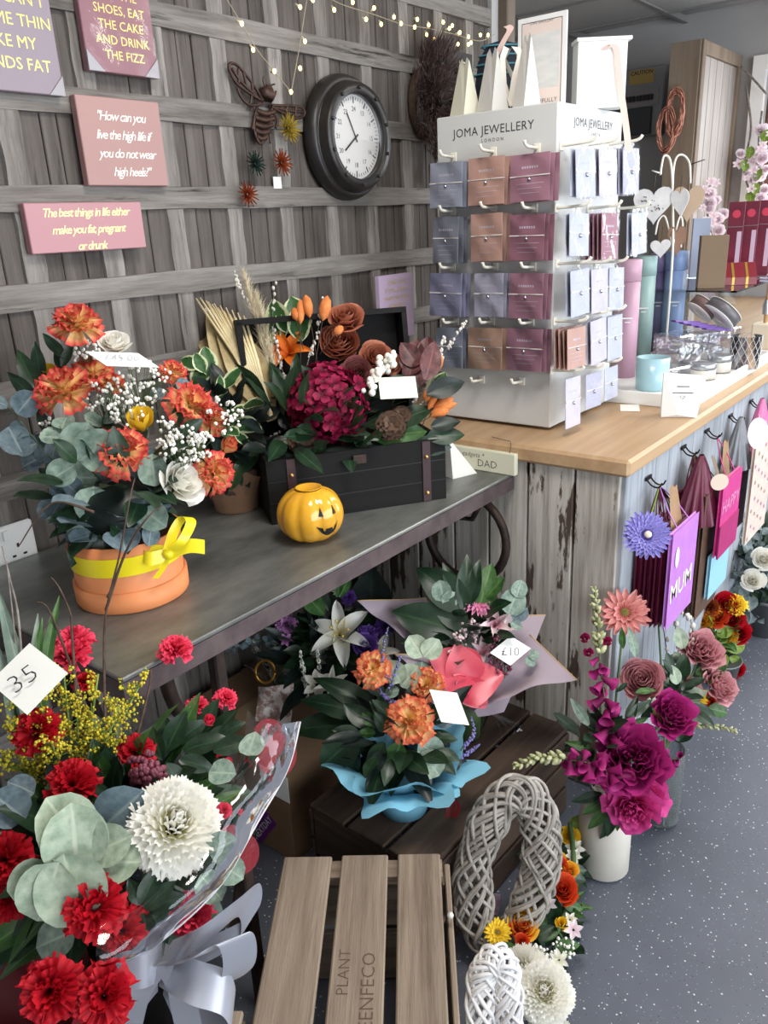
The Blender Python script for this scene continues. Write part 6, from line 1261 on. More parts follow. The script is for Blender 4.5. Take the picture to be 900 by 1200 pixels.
for i, (x, y) in enumerate(((870, 640), (885, 630), (900, 640), (905, 680), (880, 600), (895, 610), (868, 690), (890, 725), (872, 720), (905, 720), (850, 655), (862, 612))): sprig(v4t, [v4+V(0, 0, .1), D((x+885)/2, (y+690)/2, d4), D(x, y, d4-.03+.03*math.sin(i))], M_stem, ML['greyblue'], 'egg', 9, .06, 'eucalyptus_sprig', 830+i)
fill_leaves(v4t, 'mid', D(887, 675, d4), (.1, .1, .14), 50, .08, ML['greyblue'], 86); fill_leaves(v4t, 'lance', D(885, 665, d4+.05), (.11, .1, .15), 30, .11, ML['dark'], 87)
for x, y in ((882, 680), (895, 655)): flower(v4t, 'rose', x, y, 13, MP['white'], d4-.12, 'pale_rose')
# ------------------------------------------------------------------ gift bags hanging on the counter front
M_hook = mat('black_hook', S_(26, 24, 24), rough=.4, metal=.6); cols_ = dict(burg=S_(96, 18, 50), burg2=S_(92, 16, 48), violet=S_(196, 128, 214), brown=S_(96, 70, 54), kraft=S_(166, 132, 98), pink=S_(206, 60, 138), pinkd=S_(176, 40, 110), cream=S_(226, 208, 196), grey=S_(122, 124, 130), rose=S_(206, 110, 160), taupe=S_(134, 116, 100))
MBg = {k: mat(k+'_bag_paper', v, tuple(.85*c for c in v), 30, rough=.5) for k, v in cols_.items()}
def hang_bag(label, x0, x1, y, z0, z1, m, hook, group, gather=True, th=.009, tilt=0):
    w_ = x1-x0; cx_ = (x0+x1)/2; o = thing('gift_bag', label, 'gift bag', (cx_, y, z0), group); mb = MB(); h_ = z1-z0
    vs = []; k = th/2
    mb.add([(-w_/2, -k, 0), (w_/2, -k, 0), (w_/2, k, 0), (-w_/2, k, 0), (-w_/2, -k, h_), (w_/2, -k, h_), (w_/2, k, h_), (-w_/2, k, h_), (-w_/2+.008, 0, .01), (-w_/2+.008, 0, h_-.004), (w_/2-.008, 0, .01), (w_/2-.008, 0, h_-.004)],
           [(0, 4, 5, 1), (2, 6, 7, 3), (0, 8, 9, 4), (3, 7, 9, 8), (1, 5, 11, 10), (2, 10, 11, 6), (0, 1, 10, 8), (3, 8, 10, 2), (4, 9, 11, 5), (7, 6, 11, 9)], None, False)
    F = T(cx_, y, z0) @ RZ(tilt); mb.build('bag_body', m, o, F)
    if hook is not None:
        for s in (-1, 1):
            a = F @ V(s*w_*.22, 0, h_-.008); MB().tube(smooth_path([a, a.lerp(hook, .5)+V(s*.01, 0, .0), hook], 4), .0016, 5).build('cord_handle', m, o)
    return o, F, w_, h_
def hook(label, x, z, y=.622):
    o = thing('bag_hook', label, 'hook', (x, y, z), 'black hooks on the counter'); 
    for dx in (-.012, .012): MB().tube(smooth_path([(x+dx, y-.006, z+.016), (x+dx, y-.02, z+.002), (x+dx, y-.036, z), (x+dx, y-.043, z+.012)], 5), .0020, 6).build('prong', M_hook, o)
    MB().box((x, y-.007, z+.016), (.034, .003, .009)).build('plate', M_hook, o); return V(x, y-.033, z+.002)
def tuft(name, label, top, w_, h_, dpt, m, n=9, seed=0, cat='tissue paper', group='gathered tissue on the hooks'):
    """paper gathered under a hook: pleats that open downwards"""
    r = random.Random(seed); ph = r.uniform(0, 6); mb = MB()
    mb.grid(lambda u, v: (math.cos(u*2*PI)*(.008+w_/2*v**.8)*(1+.10*math.sin(u*n*2*PI+ph)*v), math.sin(u*2*PI)*(.006+dpt/2*v**.8)*(1+.16*math.sin(u*n*2*PI+ph)*v), -h_*v+.004*math.sin(u*n*4+ph)*v), n*8, 8, None, False, True)
    o = mb.build(name, m, None, T(*top)); return tag(o, label, cat, group)
h1 = hook('black double hook above the violet foam flower', 1.75, .80); h2 = hook('black double hook above the burgundy tissue', 1.99, .815); h3 = hook('black double hook above the kraft handle', 2.18, .815); h4 = hook('black double hook behind the grey tissue', 2.40, .81); h5 = hook('black double hook behind the rose tissue', 2.62, .81); h6 = hook('black double hook farthest along the counter', 2.86, .82)
bagn = ('rearmost', 'second from the back', 'third from the back', 'fourth from the back', 'fifth from the back', 'sixth from the back', 'seventh from the back')
for i in range(6):
    hang_bag(f'burgundy gift bag {bagn[i]} in the bundle behind the violet bag', 1.688+.002*(i % 2), 1.866, .606-.0115*i, .462+.004*(i % 3), .70, MBg['burg' if i % 2 else 'burg2'], h1, 'burgundy bags')
o, F, w_, h_ = hang_bag('violet MUM gift bag in front of the burgundy bundle', 1.687, 1.868, .532, .468, .712, MBg['violet'], h1, None)
text('MUM', .068, M_wfoil, o, F @ T(-.004, -.0052, h_*.36) @ RX(PI/2) @ RZ(.05), bold=.012)
MB().lathe([(0, 0), (.020, 0), (.020, .001), (0, .001)], 20, None, False, .6, 1.3).build('gift_tag', M_card, o, F @ T(-.055, -.006, h_*.72) @ RX(PI/2))
kr = MB(); kr.grid(lambda u, v: (lambda a: (1.74+.05*u+.035*v*(u-.2), 0.562-.016*v, .80-.12*v+.006*math.sin(u*6)))(0), 6, 6); tag(kr.build('kraft_paper_loop', MBg['kraft']), 'folded kraft paper loop on the hook above the violet bag', 'paper')
p = AY(758, 627, .50); o = thing('foam_flower', 'big violet foam daisy with a cream button hanging at the counter corner', 'flower', AY(758, 627, .56), None)
fz = AY(758, 627, .56); df_ = dep(fz); F = frame(fz, (CAM-fz).normalized()+V(.15, -.1, .05), V(0, 0, 1), 29*df_/FPX)
MB().add([], []); obj('petals', bloom('foam', 0), MP['violet'], o, F); MB().ball((0, 0, .3), .15, 12, 8, None, .6).build('button', mat('cream_button', S_(226, 214, 190), rough=.5), o, F)
MB().tube(smooth_path([fz+V(0, .01, 0), fz+V(.05, .01, .035), h1], 4), .002, 5).build('green_cord', ML['lime'], o)
for i in range(7):
    hang_bag(f'{"maroon" if i < 4 else "taupe"} gift bag {bagn[i]} in the bundle behind the pink HAPPY bag', 1.945+.003*(i % 3), 2.125, .604-.0105*i, (.395 if i < 4 else .375)+.006*(i % 2), .725-.01*(i % 3), MBg[('burg2', 'brown', 'burg', 'burg2', 'taupe', 'taupe', 'brown')[i]], h2, 'maroon and taupe bags')
tuft('tissue_bundle', 'burgundy tissue gathered under the second hook', h2+V(0, -.02, .0), .17, .17, .085, MBg['burg'], 13, 1)
o, F, w_, h_ = hang_bag('bright pink HAPPY gift bag with a folded lower flap', 1.985, 2.150, .512, .545, .755, MBg['pink'], h3, None)
happy = o; text('HAPPY', .05, mat('pale_pink_print', S_(226, 140, 184), rough=.5), o, F @ T(0, -.0052, h_*.64) @ RX(PI/2), bold=.01); MB().box((0, -.006, .045), (w_, .003, .09)).build('lower_flap', MBg['pinkd'], o, F)
hang_bag('pale blue gift bag peeping out below the pink HAPPY bag', 1.995, 2.16, .526, .42, .545, mat('pale_blue_bag_paper', S_(150, 200, 220), rough=.5), None, None)
q = AY(843, 565, .49); F = frame(q, V(-.5, -1, .3), V(0, 0, 1), 1); o = MB().lathe([(0, 0), (.024, 0), (.024, .0012), (0, .0012)], 24, None, False, 1.2, .8).build('gift_tag', mat('taupe_tag', S_(186, 168, 152), rough=.6), happy, F)
kr = MB(); kr.grid(lambda u, v: (2.145+.045*(u-.5)*(1+v), .555-.01*v, .818-.13*v+.006*math.sin(u*6)), 6, 6); tag(kr.build('kraft_paper_loop', MBg['kraft']), 'kraft paper loop on the third hook above the HAPPY bag', 'paper')
kr = MB(); kr.grid(lambda u, v: (2.0+.055*v+.028*(u-.5), .545-.03*v, .815-.14*v+.006*math.sin(u*6)), 6, 6); tag(kr.build('kraft_paper_loop', MBg['taupe']), 'taupe paper loop on the second hook over the burgundy tissue', 'paper')
tuft('tissue_bundle', 'grey tissue gathered under the fourth hook', h4+V(-.01, -.005, .015), .14, .15, .06, MBg['grey'], 12, 2); tuft('tissue_bundle', 'rose pink tissue gathered under the fifth hook', h5+V(-.02, -.01, .03), .17, .19, .07, MBg['rose'], 12, 3); tuft('tissue_bundle', 'burgundy tissue gathered at the right edge', h6+V(0, -.005, .0), .18, .17, .07, MBg['burg'], 12, 4)
for i in range(3): hang_bag(f'dark gift bag {bagn[i]} behind the spotted bag', 2.31, 2.50, .60-.012*i, .47, .70, MBg['burg2' if i else 'grey'], h4, 'dark bags behind the spotted bag')
spot, F, w_, h_ = hang_bag('cream spotted gift bag with a round white label at the right edge', 2.375, 2.60, .535, .44, .755, MBg['cream'], h5, None)
for i in range(26):
    r = random.Random(i); MB().lathe([(0, 0), (.006, 0)], 10).build('pink_spot', MBg['rose' if i % 2 else 'kraft'], spot, F @ T(-w_*.42+w_*.84*((i*.381) % 1), -.0055, h_*.05+h_*.9*i/26) @ RX(PI/2))
q = AY(888, 508, .50); F = frame(q, V(-.4, -1, .2), V(0, 0, 1), 1); o = MB().lathe([(0, 0), (.042, 0), (.042, .0012), (0, .0012)], 28, None, False).build('round_label', M_card, spot, F)
# ------------------------------------------------------------------ things on the worktop
zc = CZ+.0008
ta = AZ(812, 481, CZ); tb_ = AZ(884, 436, CZ); TXa, TXb, TYa, TYb = ta.x, 2.95, ta.y+.005, ta.y+.36
tr = thing('white_tray', 'white display tray of candles and tins on the worktop', 'tray', ((TXa+TXb)/2, (TYa+TYb)/2, CZ))
mb = MB(); mb.box(((TXa+TXb)/2, (TYa+TYb)/2, CZ+.0095), (TXb-TXa-.018, TYb-TYa-.018, .018)); mb.build('base', M_white, tr)
for c, s in ((((TXa+TXb)/2, TYa+.004, CZ+.0185), (TXb-TXa, .008, .036)), (((TXa+TXb)/2, TYb-.004, CZ+.0185), (TXb-TXa, .008, .036)), ((TXa+.004, (TYa+TYb)/2, CZ+.0185), (.008, TYb-TYa-.016, .036)), ((TXb-.004, (TYa+TYb)/2, CZ+.0185), (.008, TYb-TYa-.016, .036))): MB().box(c, s, None, .001).build('lip', M_white, tr)
zt = CZ+.0185
def cyl(prof, n=28): return MB().lathe(prof, n)
def bprint(parent, W, body, size, m): return text(body, size, m, parent, W)
for nm, x, yb, yt, wpx, col, lab in (('pink', 730, 447, 304, 27, S_(188, 148, 168), 'tall dusty pink gift tube nearest the display stand'), ('green', 749, 428, 300, 25, S_(140, 168, 166), 'tall sage green gift tube between the pink and purple tubes'), ('purple', 766, 418, 297, 22, S_(118, 108, 150), 'tall purple gift tube between green and blue tubes'), ('blue', 785, 420, 294, 24, S_(124, 148, 190), 'tall blue gift tube rightmost of the row')):
    p = AZ(x, yb-6, zt); d = dep(p); rr_ = wpx*d/FPX/2; h_ = (AX(x, yt, p.x).z-zt); o = thing('gift_tube', lab, 'tube', p, 'gift tubes')
    m = mat(nm+'_tube_card', col, rough=.4); W = T(p.x, p.y, zt); cyl([(0, 0), (rr_, 0), (rr_, h_*.82), (0, h_*.82)]).build('tube_body', m, o, W); cyl([(rr_, h_*.822), (rr_+.001, h_*.823), (rr_+.001, h_-.002), (rr_-.002, h_), (0, h_)]).build('lid', m, o, W)
    an = math.atan2(-p.y, -p.x)+.1; F = T(p.x+math.cos(an)*(rr_+.0012), p.y+math.sin(an)*(rr_+.0012), zt+h_*.52) @ RZ(an+PI/2) @ RX(PI/2)
    MB().box((0, 0, 0), (.03, .004, .0004)).build('printed_mark', M_white, o, F); MB().box((0, -.012, 0), (.016, .003, .0004)).build('printed_mark', M_white, o, F)
p = AZ(763, 456, zt); d = dep(p); rr_ = 19*d/FPX; h_ = AX(763, 418, p.x).z-zt; o = thing('candle_jar', 'pale blue frosted candle jar on the white tray', 'candle', p); W = T(p.x, p.y, zt)
M_bj = mat('pale_blue_frosted_glass', S_(158, 194, 204), rough=.3, coat=.3); cyl([(0, 0), (rr_*.9, 0), (rr_*.94, .006), (rr_, h_), (rr_*.92, h_), (rr_*.88, h_*.72), (0, h_*.7)]).build('jar', M_bj, o, W); MB().tube([(0, 0, h_*.7), (0, 0, h_*.78)], .001, 4).build('wick', M_ink, o, W)
M_tin = mat('brushed_tin', S_(186, 188, 192), rough=.3, metal=.85); M_lab = mat('cream_tin_label', S_(222, 216, 206), rough=.6)
for i, (x, y, wpx, hpx, z, lab) in enumerate(((823, 448, 29, 22, 0, 'candle tin nearest the tray\'s front lip'), (842, 440, 27, 24, 0, 'candle tin right of the front one'), (806, 428, 28, 18, 0, 'candle tin behind the front one'), (786, 428, 26, 20, 0, 'candle tin beside the blue candle jar'), (784, 412, 30, 14, .03, 'candle tin raised at the back beside the tubes'), (830, 408, 26, 18, .045, 'topmost candle tin of the tin stack'), (833, 424, 27, 16, 0, 'candle tin under the topmost one'))):
    p = AZ(x, y-4, zt+z); d = dep(p); rr_ = wpx*d/FPX/2; h_ = hpx*d/FPX*.85; o = thing('candle_tin', 'silver '+lab, 'tin', p, 'candle tins'); W = T(p.x, p.y, zt+z)
    cyl([(0, 0), (rr_*.96, 0), (rr_*.96, h_*.68), (0, h_*.68)], 24).build('tin_body', M_tin, o, W); cyl([(rr_*.965, h_*.08), (rr_*.967, h_*.62)], 24).build('paper_label', M_lab, o, W); cyl([(rr_*.98, h_*.68), (rr_, h_*.7), (rr_, h_*.97), (rr_*.95, h_), (rr_*.88, h_*.97), (0, h_*.97)], 24).build('lid', M_tin, o, W)
    if z > .02: cyl([(0, 0), (rr_*.9, 0), (rr_*.9, z-.001), (0, z-.001)], 20).build('riser', M_lab, o, T(p.x, p.y, zt))
p = AZ(795, 487, zc); d = dep(p); o = thing('wish_box', 'small white folded gift box with a heart in front of the tray', 'gift box', p); s = d/FPX; W = T(p.x, p.y, zc) @ RZ(math.atan2(p.y, p.x)-PI/2+.1); mb = MB(); h_ = 50*s
mb.add([(-20*s, -.022, 0), (19*s, -.022, 0), (19*s, .022, 0), (-20*s, .022, 0), (-20*s, -.012, h_), (26*s, -.012, h_*.92), (26*s, .012, h_*.92), (-20*s, .012, h_), (-2*s, -.03, h_*.08)], [(3, 2, 1, 0), (0, 8, 4), (0, 1, 8), (8, 1, 5), (4, 8, 5), (2, 3, 7, 6), (1, 2, 6, 5), (3, 0, 4, 7), (4, 5, 6, 7)], None, False)
mb.build('folded_body', M_white, o, W); MB().box((0, 0, 0), (.03, .002, .0004)).build('printed_mark', M_grey_ink, o, W @ T(.004, -.0195, h_*.72) @ RX(PI/2+.22)); MB().box((.004, -.0215, h_*.58), (.05, .0012, .002)).build('cord', M_charm, o, W); MB().tube([(.004+.006*math.sin(a)**3, -.0225, h_*.48+.005*(math.cos(a)-.35*math.cos(2*a))) for a in [2*PI*i/20 for i in range(21)]], .0008, 4).build('heart_charm', M_charm, o, W)
p = AZ(738, 478, zc); o = MB().box((0, 0, .0004), (.08, .05, .0008), T(p.x, p.y, zc) @ RZ(.4)).build('loose_card', M_card); tag(o, 'loose white card lying on the oak at the foot of the stand', 'card')
# tumbler with lattice
p = AZ(871, 431, zt); d = dep(p); rr_ = 17*d/FPX; h_ = AX(871, 393, p.x).z-zt; o = thing('lattice_tumbler', 'clear tumbler with a silver lattice and purple petals inside', 'tumbler', p); W = T(p.x, p.y, zt)
cyl([(0, 0), (rr_*.92, 0), (rr_, h_), (rr_*.95, h_), (rr_*.88, .004), (0, .004)]).build('glass', film_mat('tumbler_glass', (1, 1, 1), .93, .08, 0), o, W); mb = MB()
for i in range(14):
    for sg in (-1, 1): mb.tube([(math.cos(i*2*PI/14+sg*t*1.2)*(rr_*(.93+.08*t)+.001), math.sin(i*2*PI/14+sg*t*1.2)*(rr_*(.93+.08*t)+.001), t*h_) for t in [k/6 for k in range(7)]], .0008, 3, None, False)
mb.build('lattice', M_wickw, o, W); mb = MB(); r = random.Random(2)
for i in range(60): mb.ball((r.uniform(-1, 1)*rr_*.6, r.uniform(-1, 1)*rr_*.6, .012+r.random()*h_*.55), .006, 5, 4)
mb.build('dried_petals', mat('purple_petals', S_(110, 50, 90), S_(150, 90, 110), 50, rough=.8), o, W)
# acrylic riser with things on it
M_acr = film_mat('clear_acrylic', (.97, .99, 1), .84, .04, 0); ka = D(832, 336, 2.75); ZS = ka.z; RA = (2.80, .74, 3.60, 1.12)
rs = thing('acrylic_riser', 'clear acrylic riser shelf above the tins at the back of the worktop', 'shelf', ((RA[0]+RA[2])/2, (RA[1]+RA[3])/2, CZ))
MB().box(((RA[0]+RA[2])/2, (RA[1]+RA[3])/2, ZS-.003), (RA[2]-RA[0], RA[3]-RA[1], .006)).build('shelf_top', M_acr, rs)
for x in (RA[0]+.003, RA[2]-.003): MB().box((x, (RA[1]+RA[3])/2, (CZ+ZS-.006)/2+.0005), (.006, RA[3]-RA[1], ZS-CZ-.008)).build('shelf_side', M_acr, rs)
MB().box(((RA[0]+RA[2])/2, RA[3]-.003, (CZ+ZS-.006)/2), (RA[2]-RA[0]-.014, .006, ZS-CZ-.008)).build('shelf_back', M_acr, rs)
def standbox(name, label, x0, x1, yb, yt, m, dpt=.05, rot=0, z=None, cat='box', group=None):
    z = ZS+.0005 if z is None else z; p = AZ((x0+x1)/2, yb, z); d = dep(p); w_ = (x1-x0)*d/FPX; h_ = AX((x0+x1)/2, yt, p.x).z-z
    W = T(p.x, p.y, z) @ RZ(math.atan2(p.y, p.x)-PI/2+rot) @ T(0, dpt/2, 0); o = MB().box((0, 0, h_/2), (w_, dpt, h_), None, .001).build(name, m, None, W); tag(o, label, cat, group); return o, W, w_, h_
standbox('kraft_box', 'plain brown kraft box standing on the acrylic riser', 818, 848, 338, 276, mat('brown_kraft_box', S_(124, 104, 84), rough=.8), .05, .15)
standbox('pale_blue_box', 'tall pale blue box behind the kraft box', 808, 827, 325, 256, mat('pale_blue_card', S_(184, 198, 226), rough=.5), .04, .1)
o, W, w_, h_ = standbox('silver_bundle', 'silver foil bundle behind the red ribboned box', 846, 860, 322, 288, mat('crumpled_foil', S_(190, 192, 200), S_(120, 120, 126), 40, rough=.25, metal=.8, bmp=1, dist=.02), .03)
standbox('pale_prism', 'small pale blue prism box in front of the red cartons', 858, 868, 322, 278, mat('icy_blue_card', S_(176, 206, 222), rough=.4), .03, .4)
M_redb = mat('deep_red_box', S_(120, 18, 36), rough=.4, coat=.3); M_goldr = mat('gold_ribbon', S_(206, 164, 80), rough=.3, metal=.7)
p = AZ(866, 334, ZS); d = dep(p); s = d/FPX; W = T(p.x, p.y, ZS+.0005) @ RZ(math.atan2(p.y, p.x)-PI/2+.2); o = thing('ribboned_box', 'deep red sloping box with gold ribbons on the acrylic riser', 'gift box', p)
mb = MB(); w_, h_ = 38*s, 24*s; mb.add([(-w_/2, 0, 0), (w_/2, 0, 0), (w_/2, .07, 0), (-w_/2, .07, 0), (-w_/2, 0, h_*.35), (w_/2, 0, h_*.35), (w_/2, .05, h_), (-w_/2, .05, h_), (w_/2, .07, h_), (-w_/2, .07, h_)], [(3, 2, 1, 0), (0, 1, 5, 4), (4, 5, 6, 7), (7, 6, 8, 9), (2, 3, 9, 8), (1, 2, 8, 6, 5), (3, 0, 4, 7, 9)], None, False); mb.build('box_body', M_redb, o, W)
for k in (-.18, .22): MB().add([(w_*k-.004, -.001, .001), (w_*k+.004, -.001, .001), (w_*k+.004, -.001, h_*.36), (w_*k-.004, -.001, h_*.36), (w_*k+.004, .0495, h_+.001), (w_*k-.004, .0495, h_+.001)], [(0, 1, 2, 3), (3, 2, 4, 5)], None, False).build('gold_band', M_goldr, o, W)
M_redc = mat('crimson_carton', S_(112, 22, 50), S_(92, 14, 38), 14, rough=.35, coat=.3); M_win = mat('pale_carton_window', S_(196, 170, 190), rough=.3)
for k in range(4):
    x0 = 847+17*k; o, W, w_, h_ = standbox('crimson_carton', 'crimson carton with a heart print, '+('nearest the window pillar', 'second from the window pillar', 'third from the window pillar', 'cut off by the right edge')[k], x0, x0+17, 329-3*k, 237-1*k, M_redc, .05, 0, group='crimson cartons')
    MB().box((w_*.28, -.0256, h_*.38), (w_*.28, .001, h_*.5)).build('window', M_win, o, W)
    MB().lathe([(0, 0), (w_*.26, 0)], 16).build('heart_print', mat('heart_print_red', S_(196, 60, 84), rough=.3), o, W @ T(0, -.0256, h_*.85) @ RX(PI/2)); MB().box((0, -.0257, h_*.69), (w_, .001, .002)).build('silver_line', M_charm, o, W)
# ribbon rolls, purple packets
for x, y, rpx, m, dd_, lab in ((824, 361, 17, mat('brown_ribbon_roll', S_(110, 88, 84), rough=.5), 2.5, 'brown ribbon roll leaning under the acrylic riser'), (846, 367, 22, mat('grey_ribbon_roll', S_(96, 94, 98), rough=.4), 2.46, 'larger grey ribbon roll leaning against the brown one')):
    p = D(x, y, dd_); rr_ = rpx*dd_/FPX; o = thing('ribbon_roll', lab, 'ribbon roll', p, 'ribbon rolls'); W = frame(p, V(.55, -.5, .75), V(0, 0, 1), 1)
    cyl([(rr_*.45, -.016), (rr_*.97, -.016), (rr_*.97, .016), (rr_*.45, .016)], 32).build('ribbon', m, o, W)
    for z in (-.018, .0165): cyl([(rr_*.4, z), (rr_, z), (rr_, z+.0015), (rr_*.4, z+.0015), (rr_*.4, z)], 32).build('flange', M_white, o, W)
    cyl([(0, -.017), (rr_*.4, -.017)], 20).build('core', M_lab, o, W)
st_p = mat('purple_foil_packet', S_(84, 48, 132), S_(110, 74, 160), 30, rough=.3)
for i in range(5):
    p = D(804+9*i, 377+2.2*i, 2.44); o = MB().box((0, 0, 0), (.10, .022, .006), None, .002).build('purple_packet', st_p, None, T(*p) @ RZ(-.55) @ RY(.12)); tag(o, 'purple foil packet '+('nearest the blue tube', 'second from the blue tube', 'in the middle of the fan', 'second from the ribbon rolls', 'nearest the ribbon rolls')[i]+', in front of the riser', 'packet', 'purple packets')
pf = MB(); c = D(815, 396, 2.42); pf.grid(lambda u, v: c+V((u-.5)*.26, (v-.5)*.16, .012*math.sin(u*9+v*4)*math.sin(v*8)-.006), 14, 10); o = pf.build('clear_packet', film_mat('crumpled_bag', (1, 1, 1), .7, .1, .8)); tag(o, 'crumpled clear bag lying under the purple packets', 'plastic bag')
hz_ = D(824, 389, 2.44).z-zt; q_ = D(826, 388, 2.47); lb2 = MB().box((0, 0, hz_/2), (.30, .10, hz_-.001), T(q_.x, q_.y+.02, zt+.001) @ RZ(-.35), .004).build('clear_box', film_mat('clear_box_film', (.93, .92, .95), .72, .12, .4)); tag(lb2, 'clear plastic box under the purple packets and ribbon rolls', 'box')
p = AZ(893, 408, zt); o = thing('cream_pot', 'cream pot with a wooden handled brush at the right edge', 'pot', p); W = T(p.x, p.y, zt)
MB().box((0, 0, .045), (.07, .07, .09), None, .004).build('pot_body', mat('cream_pot_card', S_(222, 210, 188), rough=.6), o, W); MB().tube([(0, 0, .08), (.004, 0, .2), (.006, 0, .25)], lambda t: .006+.003*t, 8).build('wooden_handle', mat('pale_beech', S_(186, 146, 96), rough=.5), o, W); MB().lathe([(.012, .12), (.014, .15), (.008, .17)], 10).build('ferrule', M_tin, o, W)
# hanging hearts on a wire stand
M_wwire = mat('white_wire', S_(230, 226, 218), rough=.4); hd = 2.62; hs = thing('heart_stand', 'white wire stand with curled arms holding hanging hearts', 'stand', V(*D(790, 395, hd)))
hp_ = lambda x, y, k=0: D(x, y, hd+k); hz0 = zt
bs = AZ(790, 408, zt); 
MB().tube(smooth_path([V(hp_(788, 300).x, hp_(788, 300).y, zt), hp_(788, 300), hp_(788, 230), hp_(787, 200), hp_(784, 185), hp_(778, 183), hp_(775, 195), hp_(774, 205)], 5), .004, 6).build('post', M_wwire, hs)
MB().tube(smooth_path([hp_(788, 230), hp_(789, 200), hp_(793, 184), hp_(801, 182), hp_(808, 192), hp_(809, 215)], 5), .0036, 6).build('arm', M_wwire, hs); MB().tube(smooth_path([hp_(788, 290), hp_(780, 255), hp_(772, 258), hp_(768, 275)], 5), .003, 6).build('arm', M_wwire, hs); MB().tube(smooth_path([hp_(788, 290), hp_(796, 255), hp_(800, 262), hp_(798, 290)], 5), .003, 6).build('arm', M_wwire, hs)
MB().tube([hp_(774, 203), hp_(764, 200)], .0025, 5).build('arm', M_wwire, hs); MB().tube([hp_(808, 193), hp_(826, 187)], .0018, 5).build('arm', M_hook, hs); MB().box((0, 0, .006), (.16, .10, .012), T(hp_(788, 300).x, hp_(788, 300).y, zt)).build('foot', M_wwire, hs)
def heart_poly(n=28): return [(.062*math.sin(a)**3, .055*(math.cos(a)*.85-.33*math.cos(2*a)-.12*math.cos(3*a)-.05*math.cos(4*a))) for a in [-2*PI*i/n for i in range(n)]]
def heart(label, x, y, rpx, m, rot, dots, k=0, sx=1):
    p = hp_(x, y, -.02+k); o = thing('hanging_heart', label, 'heart', p, 'hanging hearts'); W = frame(p, (CAM-p)+CR*rot, CU, 1) @ SC((rpx*hd/FPX/.055*sx, rpx*hd/FPX/.05, 1)); MB().prism(heart_poly(), -.005, .005, W).build('heart_body', m, o)
    MB().tube([p+CU*(rpx*.7*hd/FPX), hp_(x+3, y-rpx-14)], .0012, 4).build('string', M_twig, o)
    if dots:
        r = random.Random(1); db = MB()
        for i in range(44):
            a, q = r.uniform(0, 2*PI), math.sqrt(r.random())*.042; db.ball(p+CR*math.cos(a)*q+CU*(math.sin(a)*q+.006)-CF*.006, .0022, 5, 3)
        db.build('dots', M_ink, o)
    return o
heart('white hanging heart with grey dots, left on the wire stand', 766, 238, 20, M_wickw, .1, True); heart('taupe wooden hanging heart, right on the wire stand', 806, 236, 20, mat('taupe_wood', S_(176, 152, 128), rough=.7), .5, False, .02, .8); heart('slim white hanging heart overlapping the taupe one', 797, 236, 15, M_wickw, -.5, False, -.03, .6); heart('small white dotted heart low on the wire stand', 774, 290, 10, M_wickw, 0, False, -.02); heart('brown wooden heart low on the wire stand', 793, 280, 17, mat('brown_wood_heart', S_(136, 104, 84), rough=.7), .3, False, .02, .55)
# ------------------------------------------------------------------ boxed pillar, fuse board, blossoms by the far window
YP = 1.473; M_pf = wood_mat('pale_pine_frame', (S_(100, 86, 74), S_(132, 116, 100), S_(154, 138, 122)), 'z', .6, .6, .2, True, 40); M_pp = wood_mat('whitewashed_plank', (S_(120, 112, 106), S_(166, 158, 152), S_(190, 184, 180)), 'z', .6, .55, .2, True, 36)
pl = thing('plank_pillar', 'boxed pillar of whitewashed planks in a pine frame beside the far window', 'pillar', (4.85, YP+.08, 0)); ztp = 2.185
MB().box((4.855, YP+.085, ztp/2), (.66, .12, ztp)).build('core', M_dark, pl)
for c, s in (((4.535, YP+.008, ztp/2), (.05, .03, ztp)), ((5.16, YP+.008, ztp/2), (.05, .03, ztp)), ((4.848, YP+.008, ztp-.03), (.574, .028, .06)), ((4.5125, YP+.08, ztp/2), (.02, .15, ztp))): MB().box(c, s, None, .002).build('frame_board', M_pf, pl)
for i in range(5): MB().box((4.565+.0575+i*.115, YP+.014, (ztp-.06)/2), (.106, .012, ztp-.062), None, .002).build('plank', M_pp, pl)
M_cop = mat('copper_wicker', S_(166, 108, 90), S_(196, 140, 118), 40, rough=.45, metal=.4)
for x, y, a_, b_, lab in ((791, 132, 8, 26, 'tall woven copper heart hanging on the pillar side'), (781, 152, 8, 26, 'pinkish woven copper heart hanging lower on the pillar side')):
    p = AX(x, y, 4.46); s = dep(p)/FPX; o = thing('copper_heart', lab, 'decoration', p, 'copper hearts'); r = random.Random(x)
    for k in range(10):
        ph = r.uniform(0, 6); pts = [p+V(r.uniform(-.006, .006)+.012*math.sin(q*3+ph), math.sin(q)*a_*s*1.15*(.75+.05*k), math.cos(q)*b_*s*(.75+.03*k)) for q in [2*PI*i/24 for i in range(25)]]; MB().tube(pts, .004, 5, None, False).build('strand', M_cop, o)
    MB().tube([p+V(0, 0, b_*s), p+V(.04, 0, b_*s+.02)], .002, 4).build('hanger', M_cop, o)
M_fb = mat('grey_fuse_board', S_(150, 150, 152), rough=.5); M_lbl = mat('amber_caution_label', S_(190, 160, 90), rough=.5)
qa, qb = AX(722, 82, XF), AX(779, 160, XF); ya, yb, za, zb = qb.y, qa.y+.02, AX(760, 160, XF).z, AX(760, 80, XF).z; fz_ = (ya+yb)/2
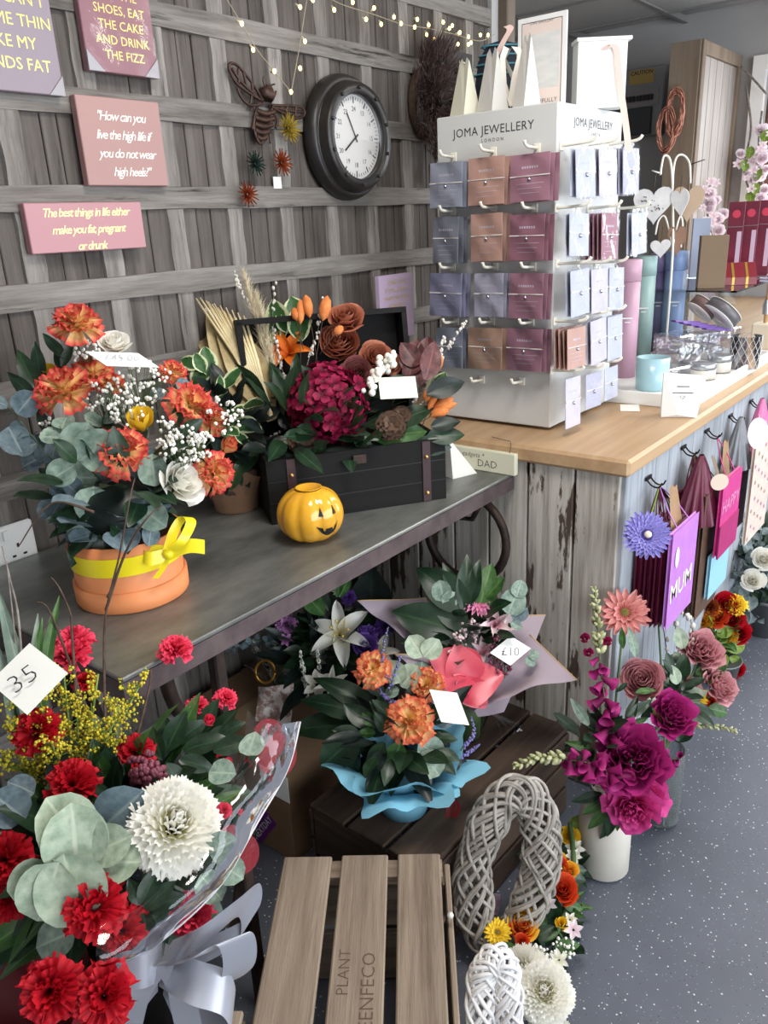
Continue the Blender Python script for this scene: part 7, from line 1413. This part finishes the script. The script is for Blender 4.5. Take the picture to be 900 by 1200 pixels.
fb = thing('fuse_board', 'grey fuse board with an amber caution label on the far wall', 'fuse board', (XF-.03, fz_, za)); FW = lambda y, z, off=.07: Matrix(((0, 0, -1, XF-off), (-1, 0, 0, y), (0, 1, 0, z), (0, 0, 0, 1)))
MB().box((XF-.034, fz_, (za+zb)/2), (.066, yb-ya, zb-za), None, .006).build('case', M_fb, fb); cl = AX(752, 90, XF-.07)
MB().box((0, 0, 0), (.15, .075, .002)).build('caution_label', M_lbl, fb, FW(cl.y, cl.z)); text('CAUTION', .03, M_ink, fb, FW(cl.y, cl.z+.022, .0715), bold=.02)
br = AX(745, 116, XF-.07); MB().box((0, 0, 0), (.28, .085, .004)).build('breaker_window', M_silver, fb, FW(br.y, br.z))
for k in range(10): MB().box((-.10+.022*k, 0, .006), (.016, .03, .010)).build('breaker', M_ink, fb, FW(br.y, br.z))
bk_ = AX(745, 144, XF-.01); o = MB().box((XF-.042, bk_.y+.01, bk_.z), (.08, .26, .15), None, .004).build('meter_box', mat('dark_grey_case', S_(64, 66, 70), rough=.5)); tag(o, 'dark grey meter box below the fuse board', 'meter box')
bwp = lambda x, y: AX(x, y, 5.10) if x > 855 else AY(x, y, 1.445)
bl = thing('blossom_garland', 'pale pink blossom garland trailing beside the far window', 'garland', bwp(880, 235)); r = random.Random(12)
for pts in ([(874, 100), (880, 150), (872, 200), (884, 236)], [(893, 130), (889, 170), (894, 210), (890, 236)], [(832, 215), (829, 250), (838, 290)], [(868, 78), (882, 92), (898, 110)]):
    MB().tube(smooth_path([bwp(x, y) for x, y in pts], 5), .006, 5).build('branch', M_grtwig, bl)
for i in range(52):
    x, y = ((r.gauss(888, 9), r.uniform(150, 238)) if i < 34 else (r.gauss(834, 6), r.uniform(212, 295))); flower(bl, 'rose' if i % 2 else 'star', x, y, r.uniform(4.5, 7.5), MP['blossom'], dep(bwp(x, y))-.03+r.uniform(-.04, .02), 'blossom')
for x, y in ((872, 195), (884, 222), (895, 160), (888, 205), (878, 180), (880, 232)): pleaf(bl, 'egg', x, y+6, x+r.uniform(-5, 5), y-10, dep(bwp(x, y))-.06, ML['lime'])
